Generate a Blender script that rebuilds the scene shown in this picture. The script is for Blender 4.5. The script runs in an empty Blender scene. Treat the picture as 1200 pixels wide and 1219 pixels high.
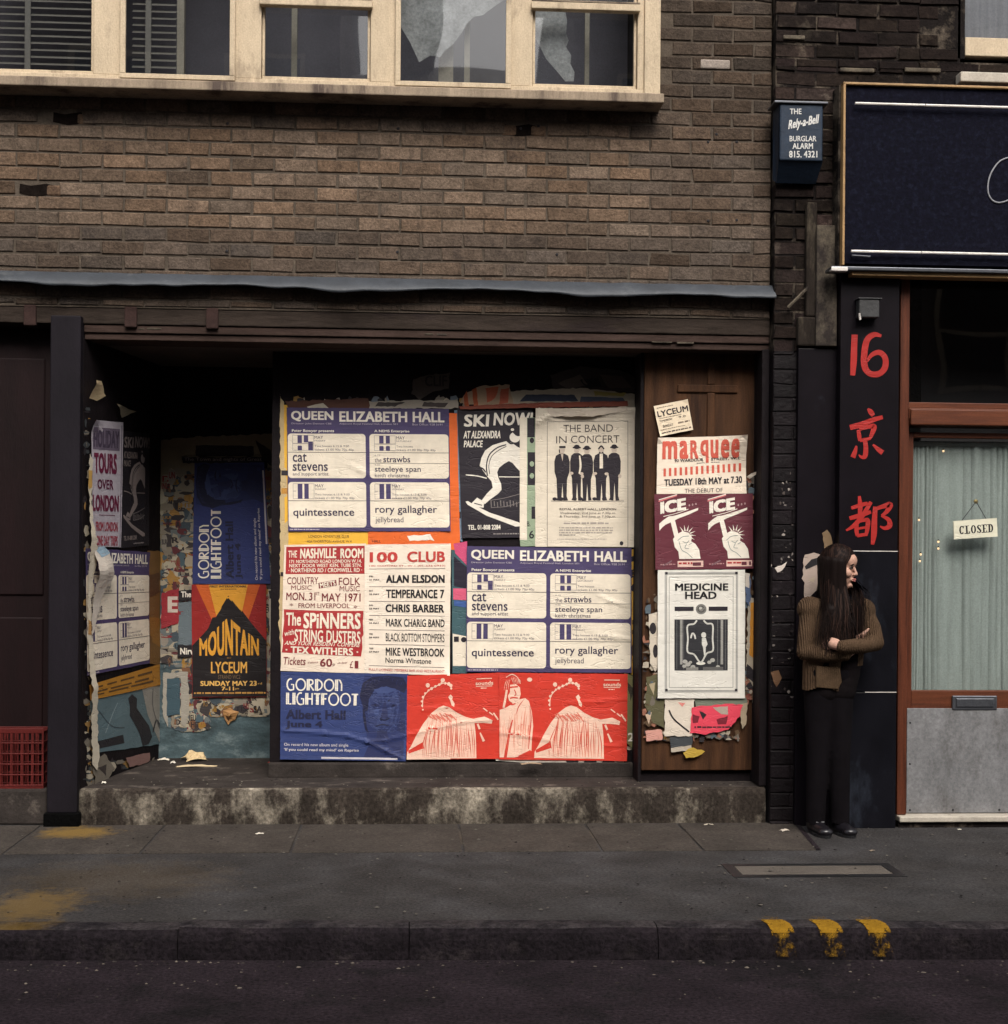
import bpy, bmesh, math, random
from mathutils import Vector, Matrix, noise, geometry
R = math.radians
scene = bpy.context.scene
COL = scene.collection

# ---------------------------------------------------------------- camera, sky, sun, exposure
FPX, PX, PY = 1740.0, 600.0, 660.0
TH, RO = R(3.6), R(0.45)
CAM = Vector((0.0, -7.9, 1.46))
cam = bpy.data.cameras.new('camera')
cam.sensor_width = 36.0
cam.lens = FPX * 36.0 / 1219.0
cam.shift_y = 50.5 / 1219.0
cam.clip_end = 600
co = bpy.data.objects.new('camera', cam)
COL.objects.link(co)
_r = Vector((math.cos(TH), -math.sin(TH), 0)); _f = Vector((math.sin(TH), math.cos(TH), 0)); _u = Vector((0, 0, 1))
_x = math.cos(RO) * _r + math.sin(RO) * _u
_y = -math.sin(RO) * _r + math.cos(RO) * _u
mw = Matrix.Identity(4)
for i in range(3):
    mw[i][0] = _x[i]; mw[i][1] = _y[i]; mw[i][2] = -_f[i]; mw[i][3] = CAM[i]
co.matrix_world = mw
scene.camera = co

SUN_EL, SUN_AZ = R(48), R(172)
w = bpy.data.worlds.new('World'); scene.world = w; w.use_nodes = True
nt = w.node_tree
bg = nt.nodes['Background']
sky = nt.nodes.new('ShaderNodeTexSky'); sky.sky_type = 'NISHITA'; sky.sun_disc = False
sky.sun_elevation = SUN_EL; sky.sun_rotation = SUN_AZ
sky.air_density = 1.2; sky.dust_density = 5.0; sky.ozone_density = 1.0
hs = nt.nodes.new('ShaderNodeHueSaturation'); hs.inputs['Saturation'].default_value = 0.35
nt.links.new(sky.outputs[0], hs.inputs['Color']); nt.links.new(hs.outputs[0], bg.inputs['Color'])
bg.inputs['Strength'].default_value = 0.12
sl = bpy.data.lights.new('sun', 'SUN'); sl.energy = 1.3; sl.angle = R(32); sl.color = (1.0, 0.93, 0.84)
so = bpy.data.objects.new('sun', sl); COL.objects.link(so)
sd = Vector((math.sin(SUN_AZ) * math.cos(SUN_EL), math.cos(SUN_AZ) * math.cos(SUN_EL), math.sin(SUN_EL)))
so.rotation_euler = sd.to_track_quat('Z', 'Y').to_euler()
so.location = (0, -6, 12)
vs = scene.view_settings
vs.view_transform = 'Standard'; vs.look = 'None'; vs.gamma = 1.0; vs.use_curve_mapping = False
vs.exposure = 0.95

# ---------------------------------------------------------------- surveying: photograph points measured onto real planes
def ray(x, y):
    dx, dy = x - PX, y - PY
    a = (math.cos(RO) * dx + math.sin(RO) * dy) / FPX
    b = (-math.sin(RO) * dx + math.cos(RO) * dy) / FPX
    return _r * a + _f - _u * b
def at(x, y, Y=0.0):
    r = ray(x, y); return CAM + r * ((Y - CAM.y) / r.y)
def atz(x, y, z=0.0):
    r = ray(x, y); return CAM + r * ((z - CAM.z) / r.z)
def hit(x, y, pl):
    r = ray(x, y); return CAM + r * ((pl[0] - CAM).dot(pl[1]) / r.dot(pl[1]))

# ---------------------------------------------------------------- materials
def lin(c):
    c /= 255.0
    return c / 12.92 if c <= 0.04045 else ((c + 0.055) / 1.055) ** 2.4
def S(r, g, b, k=0.95):
    return (lin(r) * k, lin(g) * k, lin(b) * k)
MC = {}
def N(nt, t, **kw):
    n = nt.nodes.new(t)
    for k, v in kw.items():
        if k in n.inputs: n.inputs[k].default_value = v
        else: setattr(n, k, v)
    return n
def mat(name, col, rough=0.75, spec=0.3, var=0.25, vscale=6.0, bump=0.15, bscale=40.0, metal=0.0, col2=None, c2scale=3.0, c2pos=(0.5, 0.65), stretch=(1, 1, 1), attr=False, coat=0.0, grain=0.14, gscale=110.0):
    if name in MC: return MC[name]
    m = bpy.data.materials.new(name); m.use_nodes = True; MC[name] = m
    t = m.node_tree; L = t.links.new; p = t.nodes['Principled BSDF']
    p.inputs['Roughness'].default_value = rough
    p.inputs['Specular IOR Level'].default_value = spec
    p.inputs['Metallic'].default_value = metal
    if coat: p.inputs['Coat Weight'].default_value = coat; p.inputs['Coat Roughness'].default_value = 0.15
    tc = N(t, 'ShaderNodeTexCoord'); mp = N(t, 'ShaderNodeMapping'); mp.inputs['Scale'].default_value = stretch
    L(tc.outputs['Object'], mp.inputs['Vector'])
    n1 = N(t, 'ShaderNodeTexNoise', Scale=vscale, Detail=8.0, Roughness=0.65); L(mp.outputs[0], n1.inputs['Vector'])
    mr = N(t, 'ShaderNodeMapRange'); mr.inputs[1].default_value = 0.25; mr.inputs[2].default_value = 0.75
    mr.inputs[3].default_value = 1 - var; mr.inputs[4].default_value = 1 + var; L(n1.outputs['Fac'], mr.inputs[0])
    n5 = N(t, 'ShaderNodeTexNoise', Scale=gscale, Detail=3.0, Roughness=0.7); L(tc.outputs['Object'], n5.inputs['Vector'])
    m5 = N(t, 'ShaderNodeMapRange'); m5.inputs[1].default_value = 0.3; m5.inputs[2].default_value = 0.7; m5.inputs[3].default_value = 1 - grain; m5.inputs[4].default_value = 1 + grain; L(n5.outputs['Fac'], m5.inputs[0])
    gm = N(t, 'ShaderNodeMath', operation='MULTIPLY'); L(mr.outputs[0], gm.inputs[0]); L(m5.outputs[0], gm.inputs[1])
    base = None
    rgb = N(t, 'ShaderNodeRGB'); rgb.outputs[0].default_value = (*col, 1); base = rgb.outputs[0]
    if col2 is not None:
        n2 = N(t, 'ShaderNodeTexNoise', Scale=c2scale, Detail=9.0, Roughness=0.7); L(mp.outputs[0], n2.inputs['Vector'])
        r2 = N(t, 'ShaderNodeMapRange'); r2.inputs[1].default_value = c2pos[0]; r2.inputs[2].default_value = c2pos[1]; L(n2.outputs['Fac'], r2.inputs[0])
        mx = N(t, 'ShaderNodeMix', data_type='RGBA'); L(r2.outputs[0], mx.inputs[0]); L(base, mx.inputs[6]); mx.inputs[7].default_value = (*col2, 1)
        base = mx.outputs[2]
    if attr:
        at_ = N(t, 'ShaderNodeAttribute', attribute_name='tone')
        mx = N(t, 'ShaderNodeMix', data_type='RGBA', blend_type='MULTIPLY'); mx.inputs[0].default_value = 1
        L(base, mx.inputs[6]); L(at_.outputs['Color'], mx.inputs[7]); base = mx.outputs[2]
    vm = N(t, 'ShaderNodeVectorMath', operation='SCALE'); L(base, vm.inputs[0]); L(gm.outputs[0], vm.inputs['Scale'])
    L(vm.outputs[0], p.inputs['Base Color'])
    if bump:
        n3 = N(t, 'ShaderNodeTexNoise', Scale=bscale, Detail=6.0, Roughness=0.6); L(mp.outputs[0], n3.inputs['Vector'])
        b = N(t, 'ShaderNodeBump', Strength=bump, Distance=0.01); L(n3.outputs['Fac'], b.inputs['Height']); L(b.outputs[0], p.inputs['Normal'])
    return m
def ink(c, k=0.95, rough=0.6):
    """printed paper: a flat ink colour with fibres, scuffs and pasted-down creases"""
    name = 'print_%d_%d_%d' % c
    if name in MC: return MC[name]
    m = bpy.data.materials.new(name); m.use_nodes = True; MC[name] = m
    t = m.node_tree; L = t.links.new; p = t.nodes['Principled BSDF']
    p.inputs['Roughness'].default_value = rough; p.inputs['Specular IOR Level'].default_value = 0.35
    tc = N(t, 'ShaderNodeTexCoord')
    n1 = N(t, 'ShaderNodeTexNoise', Scale=7.0, Detail=10.0, Roughness=0.75); L(tc.outputs['Object'], n1.inputs['Vector'])
    mr = N(t, 'ShaderNodeMapRange'); mr.inputs[1].default_value = 0.3; mr.inputs[2].default_value = 0.7; mr.inputs[3].default_value = 0.82; mr.inputs[4].default_value = 1.06
    L(n1.outputs['Fac'], mr.inputs[0])
    n4 = N(t, 'ShaderNodeTexNoise', Scale=220.0, Detail=3.0); L(tc.outputs['Object'], n4.inputs['Vector'])
    m4 = N(t, 'ShaderNodeMapRange'); m4.inputs[1].default_value = 0.66; m4.inputs[2].default_value = 0.74; L(n4.outputs['Fac'], m4.inputs[0])
    vm = N(t, 'ShaderNodeVectorMath', operation='SCALE'); vm.inputs[0].default_value = S(*c, k); L(mr.outputs[0], vm.inputs['Scale'])
    mx = N(t, 'ShaderNodeMix', data_type='RGBA'); mm = N(t, 'ShaderNodeMath', operation='MULTIPLY'); mm.inputs[1].default_value = 0.22
    L(m4.outputs[0], mm.inputs[0]); L(mm.outputs[0], mx.inputs[0]); L(vm.outputs[0], mx.inputs[6]); mx.inputs[7].default_value = (0.22, 0.19, 0.15, 1)
    L(mx.outputs[2], p.inputs['Base Color'])
    # creases: stretched ridges plus fine paste wrinkles
    mp = N(t, 'ShaderNodeMapping'); mp.inputs['Rotation'].default_value = (0, R(14), 0); mp.inputs['Scale'].default_value = (2.2, 2.2, 9.0)
    L(tc.outputs['Object'], mp.inputs['Vector'])
    w1 = N(t, 'ShaderNodeTexNoise', Scale=1.6, Detail=4.0, Roughness=0.5, Distortion=1.2); L(mp.outputs[0], w1.inputs['Vector'])
    vo = N(t, 'ShaderNodeTexVoronoi', feature='DISTANCE_TO_EDGE', Scale=3.4)
    md = N(t, 'ShaderNodeVectorMath', operation='MULTIPLY_ADD'); L(w1.outputs['Color'], md.inputs[0]); md.inputs[1].default_value = (0.5, 0.5, 0.5); L(tc.outputs['Object'], md.inputs[2])
    L(md.outputs[0], vo.inputs['Vector'])
    cr = N(t, 'ShaderNodeMapRange'); cr.inputs[1].default_value = 0.0; cr.inputs[2].default_value = 0.035; L(vo.outputs['Distance'], cr.inputs[0])
    ad = N(t, 'ShaderNodeMath', operation='MULTIPLY_ADD'); L(w1.outputs['Fac'], ad.inputs[0]); ad.inputs[1].default_value = 1.6; L(cr.outputs[0], ad.inputs[2])
    b = N(t, 'ShaderNodeBump', Strength=0.34, Distance=0.006); L(ad.outputs[0], b.inputs['Height']); L(b.outputs[0], p.inputs['Normal'])
    return m
def glass(name, tint=(0.9, 0.95, 0.95), refl=0.07):
    if name in MC: return MC[name]
    m = bpy.data.materials.new(name); m.use_nodes = True; MC[name] = m
    t = m.node_tree; L = t.links.new
    t.nodes.remove(t.nodes['Principled BSDF'])
    tr = N(t, 'ShaderNodeBsdfTransparent'); tr.inputs[0].default_value = (*tint, 1)
    gl = N(t, 'ShaderNodeBsdfGlossy'); gl.inputs['Roughness'].default_value = 0.015
    fr = N(t, 'ShaderNodeFresnel'); geo = N(t, 'ShaderNodeNewGeometry'); io = N(t, 'ShaderNodeMapRange'); io.inputs[3].default_value = 1.5; io.inputs[4].default_value = 1 / 1.5; L(geo.outputs['Backfacing'], io.inputs[0]); L(io.outputs[0], fr.inputs['IOR'])
    sc = N(t, 'ShaderNodeMath', operation='MULTIPLY'); sc.inputs[1].default_value = refl / 0.04; L(fr.outputs[0], sc.inputs[0])
    tc = N(t, 'ShaderNodeTexCoord'); nz = N(t, 'ShaderNodeTexNoise', Scale=1.5, Detail=1.0); L(tc.outputs['Object'], nz.inputs['Vector'])
    bp = N(t, 'ShaderNodeBump', Strength=0.12, Distance=0.02); L(nz.outputs['Fac'], bp.inputs['Height']); L(bp.outputs[0], gl.inputs['Normal'])
    mx = N(t, 'ShaderNodeMixShader'); L(sc.outputs[0], mx.inputs[0]); L(tr.outputs[0], mx.inputs[1]); L(gl.outputs[0], mx.inputs[2])
    L(mx.outputs[0], t.nodes['Material Output'].inputs[0])
    return m

# ---------------------------------------------------------------- mesh builders
def tag(o, label=None, cat=None, group=None, kind=None):
    if label: o['label'] = label
    if cat: o['category'] = cat
    if group: o['group'] = group
    if kind: o['kind'] = kind
    return o
def empty(name, loc, label=None, cat=None, group=None):
    o = bpy.data.objects.new(name, None); COL.objects.link(o); o.location = loc; o.empty_display_size = 0.1
    return tag(o, label, cat, group)
class MB:
    def __init__(s): s.v = []; s.f = []; s.m = []; s.mats = []; s.tone = []
    def mi(s, m):
        if m not in s.mats: s.mats.append(m)
        return s.mats.index(m)
    def face(s, pts, m, tone=(1, 1, 1)):
        i = len(s.v); s.v += [Vector(p) for p in pts]; s.f.append(tuple(range(i, i + len(pts)))); s.m.append(s.mi(m)); s.tone.append(tone)
    def mesh(s, vs, fs, m, tone=(1, 1, 1)):
        i = len(s.v); s.v += [Vector(p) for p in vs]; k = s.mi(m)
        for f in fs: s.f.append(tuple(i + a for a in f)); s.m.append(k); s.tone.append(tone)
    def box(s, a, b, m, bev=0.0, tone=(1, 1, 1)):
        x0, x1 = sorted((a[0], b[0])); y0, y1 = sorted((a[1], b[1])); z0, z1 = sorted((a[2], b[2]))
        if bev:
            bm = bmesh.new(); bmesh.ops.create_cube(bm, size=1)
            for v in bm.verts: v.co = Vector(((x0 + x1) / 2 + v.co.x * (x1 - x0), (y0 + y1) / 2 + v.co.y * (y1 - y0), (z0 + z1) / 2 + v.co.z * (z1 - z0)))
            bmesh.ops.bevel(bm, geom=bm.edges[:], offset=min(bev, 0.45 * min(x1 - x0, y1 - y0, z1 - z0)), segments=2, affect='EDGES', profile=0.5)
            bm.verts.index_update()
            s.mesh([v.co.copy() for v in bm.verts], [[v.index for v in f.verts] for f in bm.faces], m, tone); bm.free(); return
        c = [(x0, y0, z0), (x1, y0, z0), (x1, y1, z0), (x0, y1, z0), (x0, y0, z1), (x1, y0, z1), (x1, y1, z1), (x0, y1, z1)]
        s.mesh(c, [(0, 3, 2, 1), (4, 5, 6, 7), (0, 1, 5, 4), (1, 2, 6, 5), (2, 3, 7, 6), (3, 0, 4, 7)], m, tone)
    def pbox(s, x0, y0, x1, y1, Yf, Yb, m, bev=0.0):
        a = at(x0, y0, Yf); b = at(x1, y1, Yf); s.box((a.x, Yf, a.z), (b.x, Yb, b.z), m, bev)
    def tube(s, pts, r, m, n=8, cap=True):
        pts = [Vector(p) for p in pts]; rs = r if isinstance(r, (list, tuple)) else [r] * len(pts)
        rings = []; up = Vector((0, 0, 1))
        for i, p in enumerate(pts):
            d = (pts[min(i + 1, len(pts) - 1)] - pts[max(i - 1, 0)]).normalized()
            a = d.cross(up if abs(d.z) < 0.9 else Vector((0, 1, 0))).normalized(); b = d.cross(a)
            rings.append([p + (a * math.cos(2 * math.pi * k / n) + b * math.sin(2 * math.pi * k / n)) * rs[i] for k in range(n)])
        vs = [q for g in rings for q in g]; fs = []
        for i in range(len(pts) - 1):
            for k in range(n): fs.append((i * n + k, i * n + (k + 1) % n, (i + 1) * n + (k + 1) % n, (i + 1) * n + k))
        if cap: fs.append(tuple(range(n))[::-1]); fs.append(tuple((len(pts) - 1) * n + k for k in range(n)))
        s.mesh(vs, fs, m)
    def ball(s, c, r, m, sc=(1, 1, 1), n=10):
        c = Vector(c); vs = []; fs = []
        for i in range(n + 1):
            for k in range(2 * n):
                a = math.pi * i / n; b = math.pi * k / n
                vs.append(c + Vector((r * sc[0] * math.sin(a) * math.cos(b), r * sc[1] * math.sin(a) * math.sin(b), r * sc[2] * math.cos(a))))
        for i in range(n):
            for k in range(2 * n): fs.append((i * 2 * n + k, (i + 1) * 2 * n + k, (i + 1) * 2 * n + (k + 1) % (2 * n), i * 2 * n + (k + 1) % (2 * n)))
        s.mesh(vs, fs, m)
    def build(s, name, parent=None, smooth=False, origin=None):
        me = bpy.data.meshes.new(name)
        if origin is None:
            if parent is not None: origin = parent['_w'] if '_w' in parent else parent.location.copy()
            else:
                lo = [min(v[i] for v in s.v) for i in range(3)]; hi = [max(v[i] for v in s.v) for i in range(3)]
                origin = Vector(((lo[0] + hi[0]) / 2, (lo[1] + hi[1]) / 2, lo[2]))
        origin = Vector(origin)
        me.from_pydata([tuple(v - origin) for v in s.v], [], s.f)
        for m in s.mats: me.materials.append(m)
        me.polygons.foreach_set('material_index', s.m)
        if any(t != (1, 1, 1) for t in s.tone):
            ca = me.color_attributes.new('tone', 'FLOAT_COLOR', 'CORNER')
            for p in me.polygons:
                for li in p.loop_indices: ca.data[li].color = (*s.tone[p.index], 1)
        if smooth: me.polygons.foreach_set('use_smooth', [True] * len(me.polygons))
        me.update()
        o = bpy.data.objects.new(name, me); COL.objects.link(o)
        if parent is not None:
            o.parent = parent          # children keep the thing's own origin
        else: o.location = origin
        return o
def sub(mb, name, part, smooth=False):
    """a sub-part: its part is itself a child whose local frame equals the thing's frame"""
    root = part.parent
    org = root.location.copy() if root else part.location.copy()
    return mb.build(name, part, smooth, origin=org)

# ---------------------------------------------------------------- lettering
_tc = {}
def glyphs(s, bold=0.0, space=1.0, shear=0.0):
    k = (s, bold, space)
    if k not in _tc:
        cu = bpy.data.curves.new('lettering', 'FONT'); cu.body = s; cu.offset = min(bold, 0.0); cu.resolution_u = 3; cu.space_character = space + max(bold, 0) * 1.2
        o = bpy.data.objects.new('lettering', cu); me = o.to_mesh()
        V0 = [(v.co.x, v.co.y) for v in me.vertices]; F0 = [tuple(p.vertices) for p in me.polygons]; V, F = [], []
        b = max(bold, 0); b = b * 1.15
        for q, (dx, dy) in enumerate(((-b, -b * .6), (b, b * .6), (-b, b * .6), (b, -b * .6), (0, 0)) if b else ((0, 0),)):   # heavier weights: overprinted
            i = len(V); V += [(x + dx, y + dy, q) for x, y in V0]; F += [tuple(i + a for a in f) for f in F0]
        _tc[k] = (V, F)
        o.to_mesh_clear(); bpy.data.objects.remove(o); bpy.data.curves.remove(cu)
    return _tc[k]
def smooth_line(pts, n=6):
    if len(pts) < 3: return list(pts)
    out = []
    P = [pts[0]] + list(pts) + [pts[-1]]
    for i in range(1, len(P) - 2):
        for k in range(n):
            t = k / n; a, b, c, d = P[i - 1], P[i], P[i + 1], P[i + 2]
            out.append(tuple(0.5 * (2 * b[j] + (c[j] - a[j]) * t + (2 * a[j] - 5 * b[j] + 4 * c[j] - d[j]) * t * t + (3 * b[j] - a[j] - 3 * c[j] + d[j]) * t ** 3) for j in range(len(b))))
    out.append(tuple(pts[-1])); return out
def ell(cx, cy, rx, ry, n=20, a0=0, a1=360):
    return [(cx + rx * math.cos(R(a0 + (a1 - a0) * i / n)), cy + ry * math.sin(R(a0 + (a1 - a0) * i / n))) for i in range(n + (0 if a1 - a0 >= 360 else 1))]

class Poster:
    """a pasted sheet of paper with its printing; local (u right, v down) runs over box = (u0,v0,u1,v1)"""
    def __init__(s, box, quad, plane, layer=1, paper=(232, 221, 200), sheet=True, curls=(), amp=0.0022, seed=0, tear=0.0, outline=None, folds=()):
        s.b = box; s.q = quad; s.pl = plane; s.layer = layer; s.curls = curls; s.amp = amp; s.rnd = random.Random(seed); s.seed = seed; s.folds = [((a, b), (c, d_), h, wd) for L_, h, wd in folds for (a, b), (c, d_) in zip(L_, L_[1:])]
        s.n = plane[1]; s.mb = MB(); s.k = 0
        wpx = math.dist(quad[0], quad[1]); s.unit = (box[2] - box[0]) / max(wpx, 1e-6)   # local units per photo pixel
        if outline: s.poly(s.jag(outline, tear or 0.8), paper, 0)
        elif sheet: s.sheet(paper, tear)
    def pt(s, u, v, sub=0):
        x0, y0, x1, y1 = s.b; a = (u - x0) / (x1 - x0); b = (v - y0) / (y1 - y0); q = s.q
        px = (q[0][0] * (1 - a) + q[1][0] * a) * (1 - b) + (q[3][0] * (1 - a) + q[2][0] * a) * b
        py = (q[0][1] * (1 - a) + q[1][1] * a) * (1 - b) + (q[3][1] * (1 - a) + q[2][1] * a) * b
        p = hit(px, py, s.pl)
        d = s.layer * 0.004 + sub * 0.0008 + s.amp * noise.noise(p * 5.0 + Vector((s.seed * 3.1, 0, 0)))
        for cu, cv, rad, h in s.curls:
            r = math.hypot(u - cu, v - cv) / rad
            if r < 1: d += h * (1 - r) ** 1.7
        for (a, b_), (c, e), h, wd in s.folds:                          # raised folds where the paste did not take
            l2 = (c - a) ** 2 + (e - b_) ** 2; t = max(0.0, min(1.0, ((u - a) * (c - a) + (v - b_) * (e - b_)) / l2))
            q = math.hypot(u - a - t * (c - a), v - b_ - t * (e - b_)) / wd
            if q < 3: d = max(d, d + h * math.exp(-q * q) - 0.0)
        return p + s.n * d
    def tri(s, vs, fs, c, sub):
        """flat shape in (u,v) -> finely divided surface on the sheet"""
        s.k += 1; sub += 0.003 * s.k                                    # each pass of ink lies on the one before
        bm = bmesh.new(); V = [bm.verts.new((q[0], q[1], q[2] if len(q) > 2 else 0)) for q in vs]
        for f in fs:
            try: bm.faces.new([V[i] for i in f])
            except ValueError: pass
        th = max((5 if s.folds else 14) * s.unit, 1e-3)
        for _ in range(7):
            es = [e for e in bm.edges if e.calc_length() > th]
            if not es: break
            bmesh.ops.subdivide_edges(bm, edges=es, cuts=1)
            bmesh.ops.triangulate(bm, faces=[f for f in bm.faces if len(f.verts) > 4])
        bm.verts.index_update()
        s.mb.mesh([s.pt(v.co.x, v.co.y, sub + 0.06 * v.co.z) for v in bm.verts], [[v.index for v in f.verts] for f in bm.faces], ink(c))
        bm.free()
    def sheet(s, c, tear):
        x0, y0, x1, y1 = s.b; g_ = 3.0 if s.folds else 7.0; nu = max(4, int((x1 - x0) / s.unit / g_)); nv = max(4, int(math.dist(s.q[0], s.q[3]) / g_))
        vs = []; r = s.rnd; j = 0.35 + tear
        for b in range(nv + 1):
            for a in range(nu + 1):
                u = x0 + (x1 - x0) * a / nu; v = y0 + (y1 - y0) * b / nv
                if a == 0: u += r.random() * j * s.unit
                if a == nu: u -= r.random() * j * s.unit
                if b == 0: v += r.random() * j * s.unit
                if b == nv: v -= r.random() * j * s.unit
                vs.append(s.pt(u, v, 0))
        fs = [(b * (nu + 1) + a, (b + 1) * (nu + 1) + a, (b + 1) * (nu + 1) + a + 1, b * (nu + 1) + a + 1) for b in range(nv) for a in range(nu)]
        s.mb.mesh(vs, fs, ink(c))
    def jag(s, pts, amt, step=4.0):
        out = []; n = len(pts)
        for i in range(n):
            a, b = pts[i], pts[(i + 1) % n]; d = math.dist(a, b); k = max(1, int(d / (step * s.unit)))
            for q in range(k):
                t = q / k; out.append((a[0] + (b[0] - a[0]) * t + s.rnd.uniform(-1, 1) * amt * s.unit, a[1] + (b[1] - a[1]) * t + s.rnd.uniform(-1, 1) * amt * s.unit))
        return out
    def poly(s, pts, c, sub=1):
        tris = geometry.tessellate_polygon([[Vector((a, b, 0)) for a, b in pts]])
        s.tri(pts, [tuple(t) for t in tris], c, sub)
    def rect(s, a, b, c_, d, c, sub=1): s.poly([(a, b), (c_, b), (c_, d), (a, d)], c, sub)
    def rrect(s, a, b, c_, d, r, c, sub=1):
        P = []
        for cx, cy, a0 in ((c_ - r, b + r, -90), (c_ - r, d - r, 0), (a + r, d - r, 90), (a + r, b + r, 180)): P += ell(cx, cy, r, r, 5, a0, a0 + 90)
        s.poly(P, c, sub)
    def frame(s, a, b, c_, d, wd, c, sub=1):
        s.rect(a, b, c_, b + wd, c, sub); s.rect(a, d - wd, c_, d, c, sub); s.rect(a, b + wd, a + wd, d - wd, c, sub); s.rect(c_ - wd, b + wd, c_, d - wd, c, sub)
    def stroke(s, pts, wd, c, sub=1, smooth=True, n=6):
        """ribbon of given width (a number, or one per point) along a line"""
        P = [(*p, (wd if not isinstance(wd, (list, tuple)) else wd[i])) for i, p in enumerate(pts)]
        if smooth: P = smooth_line(P, n)
        L, Rr = [], []
        for i, p in enumerate(P):
            a = P[max(i - 1, 0)]; b = P[min(i + 1, len(P) - 1)]; dx, dy = b[0] - a[0], b[1] - a[1]; l = math.hypot(dx, dy) or 1
            nx, ny = -dy / l * p[2] / 2, dx / l * p[2] / 2
            L.append((p[0] + nx, p[1] + ny)); Rr.append((p[0] - nx, p[1] - ny))
        k = len(P); s.tri(L + Rr, [(i, i + 1, k + i + 1, k + i) for i in range(k - 1)], c, sub)
    def text(s, t, a, b, c_, d, c, bold=0.0, sub=2, shear=0.0, skew=0.0, rot=0.0, warp=None, space=1.0):
        V, F = glyphs(t, bold, space); xs = [v[0] for v in V]; ys = [v[1] for v in V]
        x0, x1, y0, y1 = min(xs), max(xs), min(ys), max(ys); out = []
        for x, y, lv in V:
            fx = (x - x0) / (x1 - x0); fy = (y - y0) / (y1 - y0)
            u = a + fx * (c_ - a)
            top = b if warp is None else warp(u)
            v = d - fy * (d - top)
            u += shear * (d - v); v += skew * (u - a)
            if rot:
                mx, my = (a + c_) / 2, (b + d) / 2; q = R(rot); du, dv = u - mx, v - my
                u, v = mx + du * math.cos(q) - dv * math.sin(q), my + du * math.sin(q) + dv * math.cos(q)
            out.append((u, v, lv))
        s.tri(out, F, c, sub)
    def greek(s, a, v, c_, h, c, sub=1, skew=0.0):
        """print too small to read"""
        u = a
        while u < c_:
            wd = s.rnd.uniform(0.6, 2.6) * h * 1.3
            e = min(c_, u + wd); dv = skew * (u - a)
            k = s.rnd.uniform(0, 0.25) * h
            s.poly([(u, v + k + dv), (e, v + k + dv), (e, v + h + dv), (u, v + h + dv)], c, sub); u = e + h * s.rnd.uniform(0.3, 0.7)
    def done(s, name, label, cat='poster', group=None, kind=None):
        return tag(s.mb.build(name), label, cat, group, kind)
def crop(ox, oy, k, box):
    """a poster drawn in an enlarged view of the photograph: view origin and enlargement -> its corner points"""
    a, b, c, d = box
    f = lambda u, v: (ox + u / k, oy + v / k)
    return [f(a, b), f(c, b), f(c, d), f(a, d)]
def cq(ox, oy, k, pts): return [(ox + u / k, oy + v / k) for u, v in pts]
# ================================================================ SETTING: street
rnd = random.Random(11)
BRICK = mat('brown_brick', (0.128, 0.090, 0.064), rough=0.92, spec=0.1, var=0.42, vscale=16, bump=0.9, bscale=50, attr=True, grain=0.38, gscale=75, col2=(0.062, 0.046, 0.037), c2scale=7, c2pos=(0.54, 0.72))
MORTAR = mat('mortar', (0.080, 0.064, 0.05), rough=0.95, spec=0.1, var=0.4, vscale=12, bump=0.5, bscale=90, col2=(0.20, 0.16, 0.12), c2scale=2.2, c2pos=(0.58, 0.7))
SOOT = mat('sooty_brick', (0.016, 0.0112, 0.0095), rough=0.9, spec=0.1, var=0.55, vscale=9, bump=0.8, bscale=35, attr=True, col2=(0.050, 0.040, 0.031), c2scale=4.5, c2pos=(0.57, 0.70), grain=0.35, gscale=70)
SOOTM = mat('sooty_mortar', (0.009, 0.007, 0.0065), rough=0.95, spec=0.1, var=0.5, vscale=9, bump=0.6, bscale=60, col2=(0.09, 0.072, 0.055), c2scale=5, c2pos=(0.50, 0.62))
CREAM = mat('cream_paint', (0.48, 0.385, 0.268), rough=0.65, spec=0.2, var=0.15, vscale=5, bump=0.3, bscale=50, col2=(0.16, 0.12, 0.085), c2scale=2.6, c2pos=(0.53, 0.74), stretch=(2.5, 2.5, 0.9))
SILLM = mat('stained_sill', (0.27, 0.21, 0.15), rough=0.8, var=0.35, vscale=20, bump=0.4, bscale=60, col2=(0.07, 0.05, 0.04), c2scale=5, c2pos=(0.5, 0.62), stretch=(1, 1, 0.15))
LEAD = mat('lead_sheet', (0.036, 0.041, 0.049), rough=0.55, spec=0.4, var=0.3, vscale=7, bump=0.5, bscale=14, col2=(0.075, 0.08, 0.085), c2scale=8, c2pos=(0.58, 0.72))
BEAM = mat('dirty_lintel', (0.036, 0.027, 0.022), rough=0.95, spec=0.1, var=0.5, vscale=6, bump=0.8, bscale=22, col2=(0.022, 0.016, 0.015), c2scale=3, c2pos=(0.5, 0.6), stretch=(0.5, 1, 2))
FASC = mat('peeling_fascia', (0.045, 0.029, 0.024), rough=0.9, spec=0.1, var=0.45, vscale=5, bump=0.5, bscale=30, col2=(0.23, 0.19, 0.15), c2scale=4, c2pos=(0.66, 0.7), stretch=(0.6, 1, 3))
REDBR = mat('red_rubber_brick', (0.030, 0.0145, 0.012), rough=0.9, var=0.4, vscale=10, bump=0.5)
SOFF = mat('soffit_board', (0.075, 0.058, 0.048), rough=0.8, var=0.3, vscale=4, bump=0.3)
DARKP = mat('black_board', (0.0085, 0.006, 0.007), rough=0.7, spec=0.12, var=0.5, vscale=5, bump=0.4, bscale=25)
PILL = mat('dark_pillar', (0.0085, 0.0065, 0.0095), rough=0.7, spec=0.15, var=0.4, vscale=5, bump=0.3, bscale=30, stretch=(1, 1, 0.4))
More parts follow.
